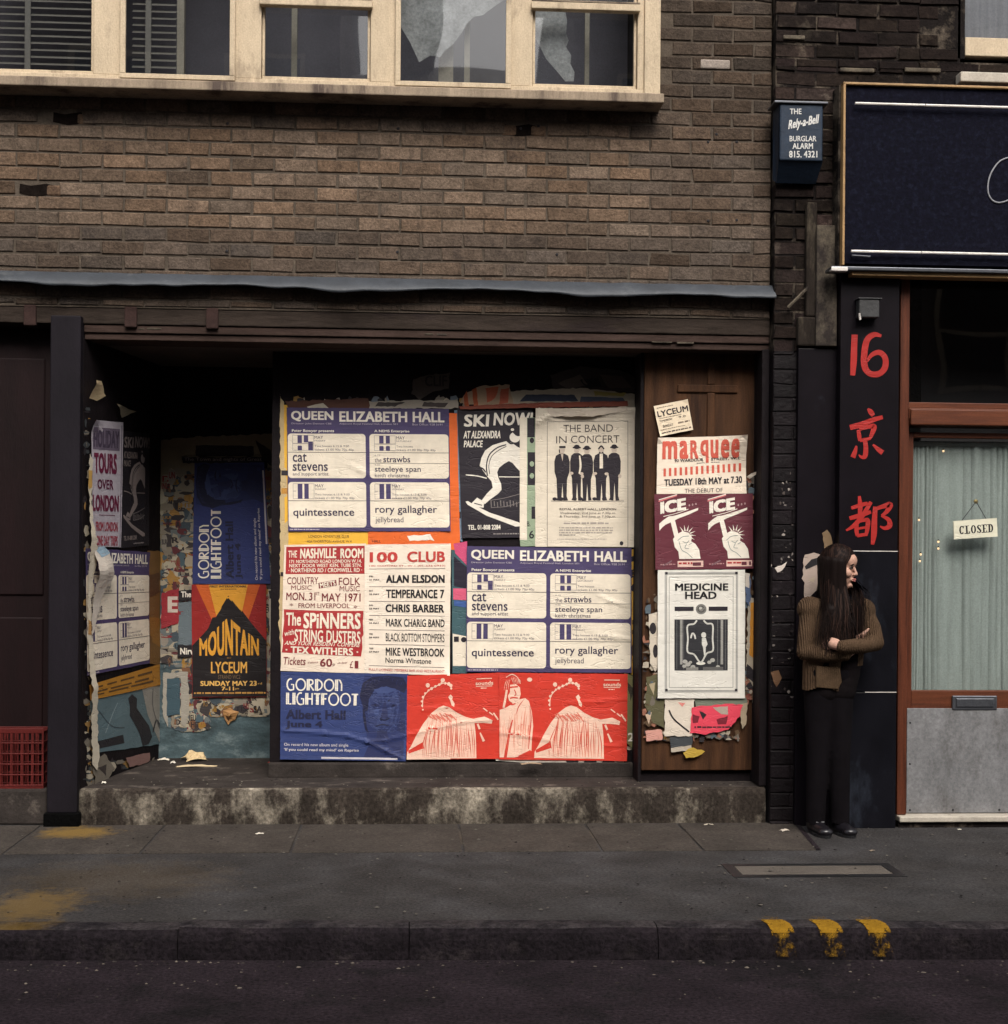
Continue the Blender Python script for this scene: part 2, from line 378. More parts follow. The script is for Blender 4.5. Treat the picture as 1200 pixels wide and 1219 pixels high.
MAROON = mat('maroon_door', (0.0085, 0.0032, 0.0036), rough=0.6, spec=0.15, var=0.4, vscale=4, bump=0.2, stretch=(2, 2, 0.4))
TEAL = mat('smeared_teal_paint', (0.055, 0.085, 0.095), rough=0.7, var=0.6, vscale=7, bump=0.6, bscale=14, col2=(0.16, 0.19, 0.19), c2scale=3.5, c2pos=(0.52, 0.72), stretch=(1, 1, 1.8))
CONC = mat('limed_concrete', (0.034, 0.027, 0.022), rough=0.92, spec=0.1, var=0.5, vscale=10, bump=0.9, bscale=40, col2=(0.27, 0.235, 0.185), c2scale=3.6, c2pos=(0.48, 0.68), stretch=(1, 1, 0.6), grain=0.5, gscale=55)
STEPT = mat('step_top', (0.034, 0.028, 0.025), rough=0.92, spec=0.12, var=0.5, vscale=5, bump=0.6, bscale=40, col2=(0.12, 0.1, 0.085), c2scale=6, c2pos=(0.56, 0.7))
WOOD = mat('brown_wood', (0.066, 0.030, 0.014), rough=0.65, spec=0.12, var=0.4, vscale=3, bump=0.25, bscale=30, col2=(0.022, 0.011, 0.007), c2scale=1.7, c2pos=(0.44, 0.7), stretch=(7, 7, 0.7))
MAHOG = mat('mahogany', (0.085, 0.024, 0.011), rough=0.5, spec=0.2, var=0.35, vscale=6, bump=0.1, bscale=40, col2=(0.04, 0.011, 0.006), c2scale=4, c2pos=(0.5, 0.68), stretch=(8, 8, 0.5))
MAHOGH = mat('mahogany_rail', (0.10, 0.030, 0.013), rough=0.5, spec=0.2, var=0.35, vscale=6, bump=0.1, bscale=40, col2=(0.07, 0.022, 0.012), c2scale=4, c2pos=(0.5, 0.68), stretch=(0.5, 8, 8))
VITRO = mat('black_glazed_panel', (0.0055, 0.004, 0.0058), rough=0.4, spec=0.12, var=0.4, vscale=5, bump=0.06, bscale=6, col2=(0.022, 0.022, 0.03), c2scale=2.6, c2pos=(0.62, 0.76))
VITRO2 = mat('marbled_panel', (0.0055, 0.0055, 0.008), rough=0.35, spec=0.15, var=0.5, vscale=4, bump=0.08, bscale=5, col2=(0.030, 0.036, 0.05), c2scale=2.8, c2pos=(0.54, 0.78), stretch=(1.6, 1.6, 0.7))
BLACKP = mat('black_painted_brick', (0.0062, 0.0042, 0.0052), rough=0.55, spec=0.15, var=0.5, vscale=8, bump=0.6, bscale=30, attr=True)
PLAST = mat('stained_plaster', (0.092, 0.075, 0.054), rough=0.9, var=0.35, vscale=8, bump=0.5, bscale=50, col2=(0.018, 0.013, 0.011), c2scale=5, c2pos=(0.46, 0.62), stretch=(1.0, 1.0, 0.8), grain=0.3)
PLAST2 = mat('dirty_plaster', (0.020, 0.0155, 0.0125), rough=0.9, spec=0.1, var=0.5, vscale=8, bump=0.6, bscale=40, col2=(0.085, 0.07, 0.05), c2scale=3.5, c2pos=(0.52, 0.66), stretch=(2, 2, 0.6))
NAVY = mat('navy_fascia', (0.0036, 0.0036, 0.0085), rough=0.8, spec=0.06, var=0.55, vscale=45, bump=0.3, bscale=60, col2=(0.009, 0.0105, 0.021), c2scale=30, c2pos=(0.5, 0.7))
GOLD = mat('tan_trim', (0.30, 0.18, 0.075), rough=0.5, spec=0.4, var=0.3, vscale=12, bump=0.1)
CHROME = mat('bright_rod', (0.6, 0.56, 0.52), rough=0.3, spec=0.5, var=0.25, vscale=20, bump=0.0)
WHITEP = mat('white_paint', (0.40, 0.36, 0.30), rough=0.6, var=0.2, vscale=8, bump=0.2, col2=(0.12, 0.1, 0.08), c2scale=9, c2pos=(0.6, 0.68))
STEEL = mat('dull_kick_plate', (0.195, 0.195, 0.20), rough=0.55, spec=0.3, metal=0.3, var=0.28, vscale=5, bump=0.22, bscale=5, col2=(0.095, 0.088, 0.085), c2scale=3.2, c2pos=(0.52, 0.74), stretch=(1.6, 1.6, 0.8), grain=0.22, gscale=60)
SCREW = mat('dark_metal', (0.03, 0.03, 0.032), rough=0.4, spec=0.5, metal=0.6, var=0.2, bump=0)
LBOX = mat('letterbox_metal', (0.11, 0.115, 0.13), rough=0.35, metal=0.7, var=0.25, vscale=10, bump=0.05)
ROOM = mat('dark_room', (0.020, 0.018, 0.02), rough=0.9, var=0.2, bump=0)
WGLASS = glass('window_glass', (0.8, 0.84, 0.86), 0.085)
DGLASS = glass('door_glass', (0.93, 0.96, 0.95), 0.045)

def stain_mat(name, base, spots, **kw):
    """ground surface with spilled-paint stains of their own shape: spots = (x, y, rx, ry, colour, strength)"""
    m = mat(name, base, **kw); t = m.node_tree; L = t.links.new; p = t.nodes['Principled BSDF']
    cur = p.inputs['Base Color'].links[0].from_socket
    g = N(t, 'ShaderNodeNewGeometry'); nz = N(t, 'ShaderNodeTexNoise', Scale=9.0, Detail=9.0, Roughness=0.75); L(g.outputs['Position'], nz.inputs['Vector'])
    for x, y, rx, ry, c, st in spots:
        s_ = N(t, 'ShaderNodeVectorMath', operation='SUBTRACT'); L(g.outputs['Position'], s_.inputs[0]); s_.inputs[1].default_value = (x, y, 0)
        d_ = N(t, 'ShaderNodeVectorMath', operation='MULTIPLY'); L(s_.outputs[0], d_.inputs[0]); d_.inputs[1].default_value = (1 / rx, 1 / ry, 0)
        ln = N(t, 'ShaderNodeVectorMath', operation='LENGTH'); L(d_.outputs[0], ln.inputs[0])
        ad = N(t, 'ShaderNodeMath', operation='MULTIPLY_ADD'); L(nz.outputs['Fac'], ad.inputs[0]); ad.inputs[1].default_value = 2.2; L(ln.outputs['Value'], ad.inputs[2])
        mr = N(t, 'ShaderNodeMapRange'); mr.inputs[1].default_value = 1.5; mr.inputs[2].default_value = 2.1; mr.inputs[3].default_value = st; mr.inputs[4].default_value = 0.0; L(ad.outputs[0], mr.inputs[0])
        mx = N(t, 'ShaderNodeMix', data_type='RGBA'); L(mr.outputs[0], mx.inputs[0]); L(cur, mx.inputs[6]); mx.inputs[7].default_value = (*c, 1); cur = mx.outputs[2]
    L(cur, p.inputs['Base Color']); return m
YEL = (0.17, 0.105, 0.03)
PAVE = stain_mat('tarmac_pavement', (0.037, 0.034, 0.033), [(-1.72, -0.22, 0.22, 0.18, YEL, 0.95), (-1.55, -1.78, 0.22, 0.36, YEL, 0.62), (-1.3, -1.3, 0.6, 0.5, YEL, 0.12), (0.5, -0.35, 1.6, 0.25, (0.12, 0.09, 0.06), 0.35)],
    rough=0.95, spec=0.12, var=0.4, vscale=3, grain=0.5, gscale=70, bump=0.9, bscale=110, col2=(0.047, 0.045, 0.046), c2scale=1.6, c2pos=(0.45, 0.65))
FLAG = stain_mat('paving_slab', (0.050, 0.042, 0.036), [(-1.72, -0.22, 0.24, 0.18, YEL, 0.95)], rough=0.92, spec=0.12, var=0.35, vscale=4, grain=0.4, gscale=70, bump=0.6, bscale=90, col2=(0.042, 0.036, 0.031), c2scale=2.2, c2pos=(0.48, 0.65))
KERBF = mat('dark_kerb_face', (0.0125, 0.0095, 0.0115), rough=0.9, spec=0.1, var=0.5, vscale=9, bump=0.9, bscale=60, grain=0.6, gscale=60, col2=(0.026, 0.021, 0.021), c2scale=8, c2pos=(0.55, 0.7))  # front of the kerb, darker than its top
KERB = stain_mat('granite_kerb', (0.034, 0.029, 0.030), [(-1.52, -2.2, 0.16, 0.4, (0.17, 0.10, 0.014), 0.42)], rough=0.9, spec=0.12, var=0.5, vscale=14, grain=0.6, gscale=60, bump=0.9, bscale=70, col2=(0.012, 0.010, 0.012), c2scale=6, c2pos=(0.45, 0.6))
ROAD = mat('road_tarmac', (0.019, 0.0135, 0.0165), rough=0.95, spec=0.1, var=0.5, vscale=3, bump=1.0, bscale=90, grain=0.75, gscale=62, col2=(0.011, 0.009, 0.010), c2scale=2.2, c2pos=(0.5, 0.62))
COVERM = mat('pale_cover_slab', (0.085, 0.072, 0.06), rough=0.85, var=0.25, vscale=8, bump=0.5, bscale=80)

def kerb_y(x): return -2.175 - 0.031 * (x + 1.5)
def struct(mb, name, smooth=False): return tag(mb.build(name, smooth=smooth), kind='structure')
m = MB(); m.face([(-150, -150, -0.125), (150, -150, -0.125), (150, 150, -0.125), (-150, 150, -0.125)], ROAD); struct(m, 'ground')
m = MB(); m.face([(-40, -7.0, -0.115), (40, -7.0, -0.115), (40, -2.0, -0.115), (-40, -2.0, -0.115)], ROAD); struct(m, 'road')
m = MB()
xs = [-14, -6, -4, -3, -2, -1, 0, 1, 2, 3, 4, 6, 14]
for a, b in zip(xs, xs[1:]):
    m.face([(a, kerb_y(a) + 0.13, 0), (b, kerb_y(b) + 0.13, 0), (b, 1.4, 0), (a, 1.4, 0)], PAVE)
struct(m, 'pavement')
m = MB(); kr = random.Random(5)
x = -9.3
while x < 9:
    x1 = x + kr.uniform(0.85, 1.0) if not (-0.3 < x < 0.4) else x + 0.97
    j = kr.uniform(-0.006, 0.006)
    prof = [(0.132, -0.13), (0.132, 0.003 + j), (0.06, 0.004 + j), (0.03, -0.003 + j), (0.012, -0.018 + j), (0.003, -0.04), (-0.006, -0.13)]
    n = 10; vs = []; fs = []
    for i in range(n + 1):
        xx = x + 0.002 + (x1 - x - 0.004) * i / n
        for dy, z in prof:
            q = noise.noise(Vector((xx * 7, dy * 20, z * 20))) * 0.006
            vs.append((xx, kerb_y(xx) + dy + (q if dy < 0.1 else 0), z + q * 0.6))
    k = len(prof)
    for i in range(n):
        for a in range(k - 1): fs.append((i * k + a, i * k + a + 1, (i + 1) * k + a + 1, (i + 1) * k + a))
    fs.append(tuple(range(k))[::-1]); fs.append(tuple(n * k + a for a in range(k)))
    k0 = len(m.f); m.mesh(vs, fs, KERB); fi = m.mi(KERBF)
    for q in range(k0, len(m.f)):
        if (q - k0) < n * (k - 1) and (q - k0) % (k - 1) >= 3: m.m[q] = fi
    x = x1
struct(m, 'kerb')
# flagstones along the shop front
m = MB()
ys = [-0.015, -0.745]
edges = [-2.75, -1.95, -1.30, atz(352, 1000).x, atz(549, 1000).x, atz(708, 1000).x, 1.45]
for a, b in zip(edges, edges[1:]):
    h = rnd.uniform(0.003, 0.007); m.box((a + 0.006, ys[1], -0.03), (b - 0.006, ys[0], h), FLAG, 0.003)
p = [atz(775, 1022), atz(984, 1022), atz(946, 982), atz(775, 980)]
z = 0.005
m.mesh([(1.457, -0.745, z), (p[1].x, -0.745, z), (p[2].x, -0.02, z), (1.457, -0.015, z), (1.457, -0.745, -0.03), (p[1].x, -0.745, -0.03)], [(0, 1, 2, 3), (4, 5, 1, 0)], FLAG)
ca, cb = p[2], p[1]
m.mesh([(ca.x, -0.02, 0.006), (ca.x + 0.03, -0.02, 0.006), (cb.x + 0.025, -0.75, 0.006), (cb.x + 0.004, -0.75, 0.006)], [(0, 3, 2, 1)], ROAD)
struct(m, 'paving_slabs')
m = MB(); m.face([(1.45, -0.75, 0.0025), (1.53, -0.75, 0.0025), (1.53, -0.01, 0.0025), (1.45, -0.01, 0.0025)], SOOTM)
# opposite pavement, behind the camera
m = MB(); m.box((-14, -11.5, -0.13), (14, -7.0, 0.0), PAVE); struct(m, 'far_pavement')

# pale cover let into the pavement
a, b = atz(884, 1042), atz(1056, 1031)
m = MB(); m.box((a.x, a.y, -0.03), (b.x - 0.03, b.y, 0.004), COVERM, 0.003)
cov = tag(m.build('pavement_cover'), 'pale oblong slab let flush into the dark tarmac pavement in front of the girl', 'cover')
m = MB()
for x0, y0, x1, y1 in ((a.x - 0.05, a.y - 0.05, b.x + 0.02, a.y - 0.003), (a.x - 0.05, b.y + 0.003, b.x + 0.02, b.y + 0.05), (a.x - 0.05, a.y - 0.002, a.x - 0.003, b.y + 0.002), (b.x - 0.027, a.y - 0.002, b.x + 0.02, b.y + 0.002)):
    m.box((x0, y0, -0.03), (x1, y1, 0.0035), SCREW)
m.build('cover_frame', cov)

# yellow loading marks on the kerb
YM = mat('worn_yellow_paint', (0.235, 0.125, 0.012), rough=0.9, spec=0.05, var=0.3, vscale=9, bump=0.5, bscale=70)
t = YM.node_tree; tcn = N(t, 'ShaderNodeTexCoord'); nz = N(t, 'ShaderNodeTexNoise', Scale=20.0, Detail=9.0, Roughness=0.8); t.links.new(tcn.outputs['Object'], nz.inputs['Vector'])
sx_ = N(t, 'ShaderNodeSeparateXYZ'); t.links.new(tcn.outputs['Object'], sx_.inputs[0]); ab = N(t, 'ShaderNodeMath', operation='ABSOLUTE'); t.links.new(sx_.outputs['X'], ab.inputs[0])
md_ = N(t, 'ShaderNodeMath', operation='MULTIPLY_ADD'); t.links.new(ab.outputs[0], md_.inputs[0]); md_.inputs[1].default_value = -1.3; t.links.new(nz.outputs['Fac'], md_.inputs[2])
mr = N(t, 'ShaderNodeMapRange'); mr.inputs[1].default_value = 0.34; mr.inputs[2].default_value = 0.46; t.links.new(md_.outputs[0], mr.inputs[0]); t.links.new(mr.outputs[0], t.nodes['Principled BSDF'].inputs['Alpha'])
def worn(name, k, thr):
    m_ = YM.copy(); m_.name = name; n_ = m_.node_tree.nodes
    for q in n_:
        if q.type == 'MAP_RANGE' and abs(q.inputs[1].default_value - 0.34) < 1e-4: q.inputs[1].default_value = thr; q.inputs[2].default_value = thr + 0.10; q.inputs[4].default_value = k
    return m_
YM1, YM2 = worn('faint_yellow_paint', 0.4, 0.44), worn('rubbed_yellow_paint', 0.7, 0.47)
for i, pxl in enumerate((932, 990, 1047)):
    c = atz(pxl, 1106); m = MB(); hw = 0.046
    prof = [(0.20, 0.0035), (0.14, 0.0035), (0.13, 0.009), (0.06, 0.0115), (0.03, 0.004), (0.008, -0.012), (-0.004, -0.04), (-0.014, -0.10)]
    for (d0, z0), (d1, z1) in zip(prof, prof[1:]):
        y0 = kerb_y(c.x); ym = YM1 if d0 > 0.135 else (YM if z0 > 0.003 else YM2)
        m.face([(c.x - hw - d0 * 0.12, y0 + d0, z0), (c.x + hw - d0 * 0.12, y0 + d0, z0), (c.x + hw - d1 * 0.12, y0 + d1, z1), (c.x - hw - d1 * 0.12, y0 + d1, z1)], ym)
    tag(m.build('kerb_marking'), kind='structure')

# ================================================================ BRICK BUILDING with the boarded shop front
B1 = empty('brick_building', (-0.1, 0, 0), 'brown brick building with cream windows above a boarded shop front covered in posters', 'building')
def bricks(mb, x0, x1, z0, z1, yf, m, seed, tone, zoff=0.0, L=0.2262, H=0.0768, mort=0.011, skip=None, dep=0.05, rough=0.0012):
    r = random.Random(seed); i = math.floor((z0 - zoff) / H); 
    while zoff + i * H < z1:
        zb = zoff + i * H; x = x0 - ((i % 2) * L / 2 + r.uniform(0, 0.006)) ; 
        while x < x1:
            a, b = max(x + mort / 2 + r.uniform(-1, 1) * 0.002, x0), min(x + L - mort / 2 + r.uniform(-1, 1) * 0.002, x1)
            c, d = max(zb + mort / 2, z0), min(zb + H - mort / 2, z1)
            if b - a > 0.02 and d - c > 0.015 and not (skip and skip((a + b) / 2, (c + d) / 2)):
                e = [r.uniform(-1, 1) * 0.0030 + (r.choice((-1, 1)) * 0.006 if r.random() < 0.04 else 0) for _ in range(8)]; y = yf + r.uniform(-1, 1) * rough
                ch = 0.004
                P = [(a + e[0], yf + ch, c + e[1]), (b + e[2], yf + ch, c + e[3]), (b + e[4], yf + ch, d + e[5]), (a + e[6], yf + ch, d + e[7])]
                Q = [(P[0][0] + ch, y, P[0][2] + ch), (P[1][0] - ch, y, P[1][2] + ch), (P[2][0] - ch, y, P[2][2] - ch), (P[3][0] + ch, y, P[3][2] - ch)]
                Bk = [(px_, yf + dep, pz_) for px_, _, pz_ in P]
                mb.mesh(P + Q + Bk, [(4, 5, 6, 7), (0, 1, 5, 4), (1, 2, 6, 5), (2, 3, 7, 6), (3, 0, 4, 7), (8, 9, 1, 0), (9, 10, 2, 1), (10, 11, 3, 2), (11, 8, 0, 3)], m, tone(r, (a + b) / 2, (c + d) / 2))
            x += L
        i += 1
zoff = at(250, 169).z
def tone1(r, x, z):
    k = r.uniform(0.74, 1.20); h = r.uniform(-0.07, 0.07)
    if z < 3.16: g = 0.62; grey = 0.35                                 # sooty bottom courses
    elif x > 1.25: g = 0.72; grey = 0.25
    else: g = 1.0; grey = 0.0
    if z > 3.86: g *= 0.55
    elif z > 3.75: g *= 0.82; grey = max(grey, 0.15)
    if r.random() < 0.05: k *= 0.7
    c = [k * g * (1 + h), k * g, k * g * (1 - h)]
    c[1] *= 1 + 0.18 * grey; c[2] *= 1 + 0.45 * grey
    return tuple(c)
holes = [at(88, 141), at(48, 226), at(623, 155)]
def skip1(x, z):
    if z > 3.97 and x < 1.33: return True
    return any(abs(x - h.x) < 0.115 and abs(z - h.z) < 0.039 for h in holes)
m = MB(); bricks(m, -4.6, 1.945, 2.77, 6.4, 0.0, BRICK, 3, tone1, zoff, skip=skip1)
VOID = mat('painted_hole_shade', (0.010, 0.0075, 0.0065), rough=1.0, spec=0.0, var=0.5, vscale=20, bump=0.8)  # near-black patch painting the shade inside each brick hole
for h in holes:
    m.face([(h.x + dx, 0.0045, h.z + dz) for dx, dz in ((-0.11, -0.02), (-0.03, -0.036), (0.05, -0.024), (0.112, -0.03), (0.10, 0.02), (0.03, 0.035), (-0.05, 0.022), (-0.108, 0.032))], VOID)
m.box((-4.6, 0.007, 2.76), (1.945, 0.06, 3.96), MORTAR); m.box((1.30, 0.007, 3.96), (1.945, 0.06, 6.4), MORTAR); m.box((-4.6, 0.05, 5.6), (1.30, 0.06, 6.4), MORTAR)
for h, sx in ((holes[0], 0.06), (holes[1], 0.075), (holes[2], -0.075), (holes[2], 0.085)):                      # broken brick stubs
    m.box((h.x + sx - 0.045, 0.001, h.z - 0.031), (h.x + sx + 0.04, 0.06, h.z + 0.030), BRICK, 0.012, (0.8, 0.72, 0.66))
pb = at(852, 76); m.box((pb.x - 0.085, -0.004, pb.z - 0.028), (pb.x + 0.08, 0.02, pb.z + 0.024), mat('pale_brick', (0.24, 0.20, 0.17), var=0.3, vscale=12, bump=0.5, grain=0.3), 0.008)
for hx, hz in ((271, 147), (474, 153), (620, 153), (641, 150), (853, 160), (843, 169), (877, 169), (843, 263), (877, 262), (473, 300), (663, 303), (270, 299)):
    q = at(hx, hz); m.ball((q.x, -0.001, q.z), 0.008, ROOM, (1, 0.4, 1), 5)
wall = m.build('brick_wall', B1)
# lead flashing with a wavy drip edge
m = MB(); n = 150; vs = []; fs = []
for i in range(n + 1):
    x = -4.6 + 6.56 * i / n
    wv = 0.016 * noise.noise(Vector((x * 1.5, 0, 0))) + 0.007 * noise.noise(Vector((x * 6, 3, 0)))
    t_ = 0.004 * noise.noise(Vector((x * 9, 9, 0)))
    for y, z in ((0.004, 2.945 + t_), (-0.012, 2.938 + t_), (-0.05, 2.905 + wv * 0.3), (-0.080 + wv, 2.880 + wv * 1.3), (-0.084 + wv, 2.866 + wv * 1.9), (-0.074 + wv, 2.867 + wv * 1.9), (0.0, 2.885)):
        vs.append((x, y, z))
for i in range(n):
    for a in range(6): fs.append((i * 7 + a, i * 7 + a + 1, (i + 1) * 7 + a + 1, (i + 1) * 7 + a))
m.mesh(vs, fs, LEAD); m.build('lead_flashing', B1, smooth=True)
# lintel, fascia boards
m = MB(); m.box((-4.6, 0.012, 2.672), (1.95, 0.3, 2.758), BEAM, 0.006)
for px_ in (35, 155, 252):
    q = at(px_, 372); m.box((q.x - 0.03, -0.004, 2.655), (q.x + 0.035, 0.1, 2.765), REDBR, 0.006)
m.build('lintel', B1)
m = MB(); m.box((-1.755, 0.022, 2.628), (1.95, 0.28, 2.668), FASC, 0.004); m.box((-1.755, 0.035, 2.592), (1.95, 0.27, 2.624), FASC, 0.003)
for x0, x1 in ((165, 172), (175, 192), (506, 516), (520, 532), (776, 800), (806, 826)):
    q, r_ = at(x0, 392, 0.022), at(x1, 392, 0.022); zz = 2.652 + rnd.uniform(-0.004, 0.004)
    if x0 > 700: zz = 2.626
    m.box((q.x, 0.0185, zz - rnd.uniform(0.002, 0.006)), (r_.x, 0.03, zz + 0.004), PLAST, 0.002)
m.build('fascia_board', B1)
m = MB(); m.box((-1.755, 0.27, 2.598), (1.95, 1.4, 2.64), SOFF); m.build('soffit', B1)
# pillar left of the entrance, maroon side door, plinths
m = MB(); m.box((-1.915, -0.045, 0.075), (-1.757, 0.25, 2.705), PILL, 0.006); m.box((-1.93, -0.06, 0.0), (-1.745, 0.25, 0.075), SOOT, 0.006); m.build('pillar', B1)
m = MB(); m.box((-2.95, 0.16, 0.19), (-1.917, 0.21, 2.66), MAROON); 
for a, b, c, d in ((-2.85, 0.35, -2.46, 1.1), (-2.40, 0.35, -1.99, 1.1), (-2.85, 1.22, -2.46, 2.5), (-2.40, 1.22, -1.99, 2.5)): m.box((a, 0.15, b), (c, 0.165, d), MAROON, 0.008)
m.build('side_door', B1)
m = MB(); m.box((-4.6, 0.0, 0.0), (-2.952, 0.3, 2.67), SOOT); m.build('side_pier', B1)
m = MB(); m.box((-2.95, 0.02, 0.0), (-1.93, 0.3, 0.19), STEPT, 0.012); m.build('door_step', B1)
# entrance recess
SA, SB = Vector((-1.755, 0.02, 0)), Vector((-1.54, 1.17, 0))
m = MB(); nrm = Vector((SB.y - SA.y, -(SB.x - SA.x), 0)).normalized()
m.mesh([SA + Vector((0, 0, 0.19)), SB + Vector((0, 0, 0.19)), SB + Vector((0, 0, 2.6)), SA + Vector((0, 0, 2.6))] + [SA - nrm * 0.04 + Vector((0, 0, 0.19)), SB - nrm * 0.04 + Vector((0, 0, 0.19)), SB - nrm * 0.04 + Vector((0, 0, 2.6)), SA - nrm * 0.04 + Vector((0, 0, 2.6))], [(0, 1, 2, 3), (7, 6, 5, 4), (4, 5, 1, 0), (3, 2, 6, 7), (0, 3, 7, 4), (1, 5, 6, 2)], DARKP)
m.build('recess_side_wall', B1)
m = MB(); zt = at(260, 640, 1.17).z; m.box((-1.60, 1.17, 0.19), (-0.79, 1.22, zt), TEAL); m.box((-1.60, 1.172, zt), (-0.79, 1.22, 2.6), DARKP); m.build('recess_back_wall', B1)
HY = 0.43
m = MB(); hz = at(500, 907, HY).z
m.box((-0.795, HY, hz + 0.002), (1.27, HY + 0.04, 2.597), DARKP); m.box((-0.795, HY + 0.04, 0.19), (-0.765, 1.17, 2.597), DARKP); m.box((-0.80, HY - 0.045, 0.19), (1.27, HY + 0.03, hz), STEPT, 0.008); m.build('hoarding_board', B1)
# wooden door with a T moulding
DY = 0.2
dl, dr = at(766, 600, DY).x, 1.94; zb = at(840, 917, DY).z
m = MB(); m.box((dl, DY, zb), (dr, DY + 0.05, 2.597), WOOD, 0.004)
hx = at(846, 500, DY).x; hzt = at(846, 463, DY).z
g1, g2 = at(806, 463, DY).x, at(878, 463, DY).x
m.box((g1, DY - 0.012, hzt - 0.022), (g2, DY + 0.01, hzt + 0.022), WOOD, 0.006); m.box((hx - 0.022, DY - 0.013, zb + 0.3), (hx + 0.022, DY + 0.01, hzt - 0.023), WOOD, 0.006); m.box((hx - 0.022, DY - 0.013, hzt + 0.023), (hx + 0.022, DY + 0.01, 2.55), WOOD, 0.006)
m.build('wooden_door', B1)
m = MB(); m.box((dr - 0.03, 0.02, 0.2), (1.952, DY + 0.02, 2.597), DARKP, 0.004); m.box((dl - 0.02, DY + 0.002, 0.19), (dl - 0.003, HY, 2.597), DARKP); m.box((dl, DY + 0.03, 0.19), (dr, DY + 0.08, zb - 0.003), DARKP); m.build('door_frame', B1)
m = MB(); n = 60; vs = []; fs = []
for i in range(n + 1):
    x = -1.757 + 3.70 * i / n
    q = noise.noise(Vector((x * 3, 0, 0))) * 0.006; q2 = noise.noise(Vector((x * 11, 4, 0))) * 0.004
    for y, z in ((0.0 + q2, 0.0), (-0.004 + q + q2, 0.07), (0.0 + q2, 0.16 + q), (0.008 + q, 0.184 + q2), (0.03 + q, 0.194), (1.3, 0.195)): vs.append((x, y, z))
for i in range(n):
    for a in range(5): fs.append((i * 6 + a, (i + 1) * 6 + a, (i + 1) * 6 + a + 1, i * 6 + a + 1))
k0 = len(m.v); m.mesh(vs, fs, CONC); ti = m.mi(STEPT)
for j, f in enumerate(m.f):
    if j % 5 == 4: m.m[j] = ti
m.build('concrete_step', B1)

# cream bay of five windows
WY = -0.13
zs = at(400, 113, -0.15).z; zf = at(400, 103, WY).z
m = MB(); m.box((-4.0, -0.17, zs), (at(790, 120, -0.15).x, 0.05, zf), SILLM, 0.006)
zin = at(400, 97, WY).z + 0.004
xe = at(767, 60, WY).x; xo = at(786, 60, WY).x
m.box((-4.0, WY, zf), (xe, -0.04, zin), CREAM, 0.003); m.box((xe, WY - 0.012, zf), (xo, 0.03, 5.6), CREAM, 0.004)
muls = [(111, 146), (278, 311), (441, 473), (606, 634), (759, 767)]
for a, b in muls: m.box((at(a, 60, WY).x, WY + 0.003, zin), (at(b, 60, WY).x, -0.035, 5.55), CREAM, 0.004)
m.box((-4.0, WY, 5.55), (xe, 0.03, 5.65), CREAM)
m.build('window_frame', B1)
lights = [(-60, 111), (146, 278), (311, 441), (473, 606), (634, 759)]
SLAT = mat('blind_slat', (0.11, 0.098, 0.085), rough=0.6, var=0.1, bump=0)
CURT = mat('net_curtain', (0.20, 0.175, 0.14), rough=0.9, var=0.15, bump=0.2)
NET = mat('painted_sky_reflection', (0.24, 0.235, 0.23), rough=0.95, spec=0.05, var=0.4, vscale=7, bump=0.8, bscale=12, grain=0.25, gscale=60)  # pale grey of the reflected sky, put in as a colour
zr = at(400, 6, WY).z
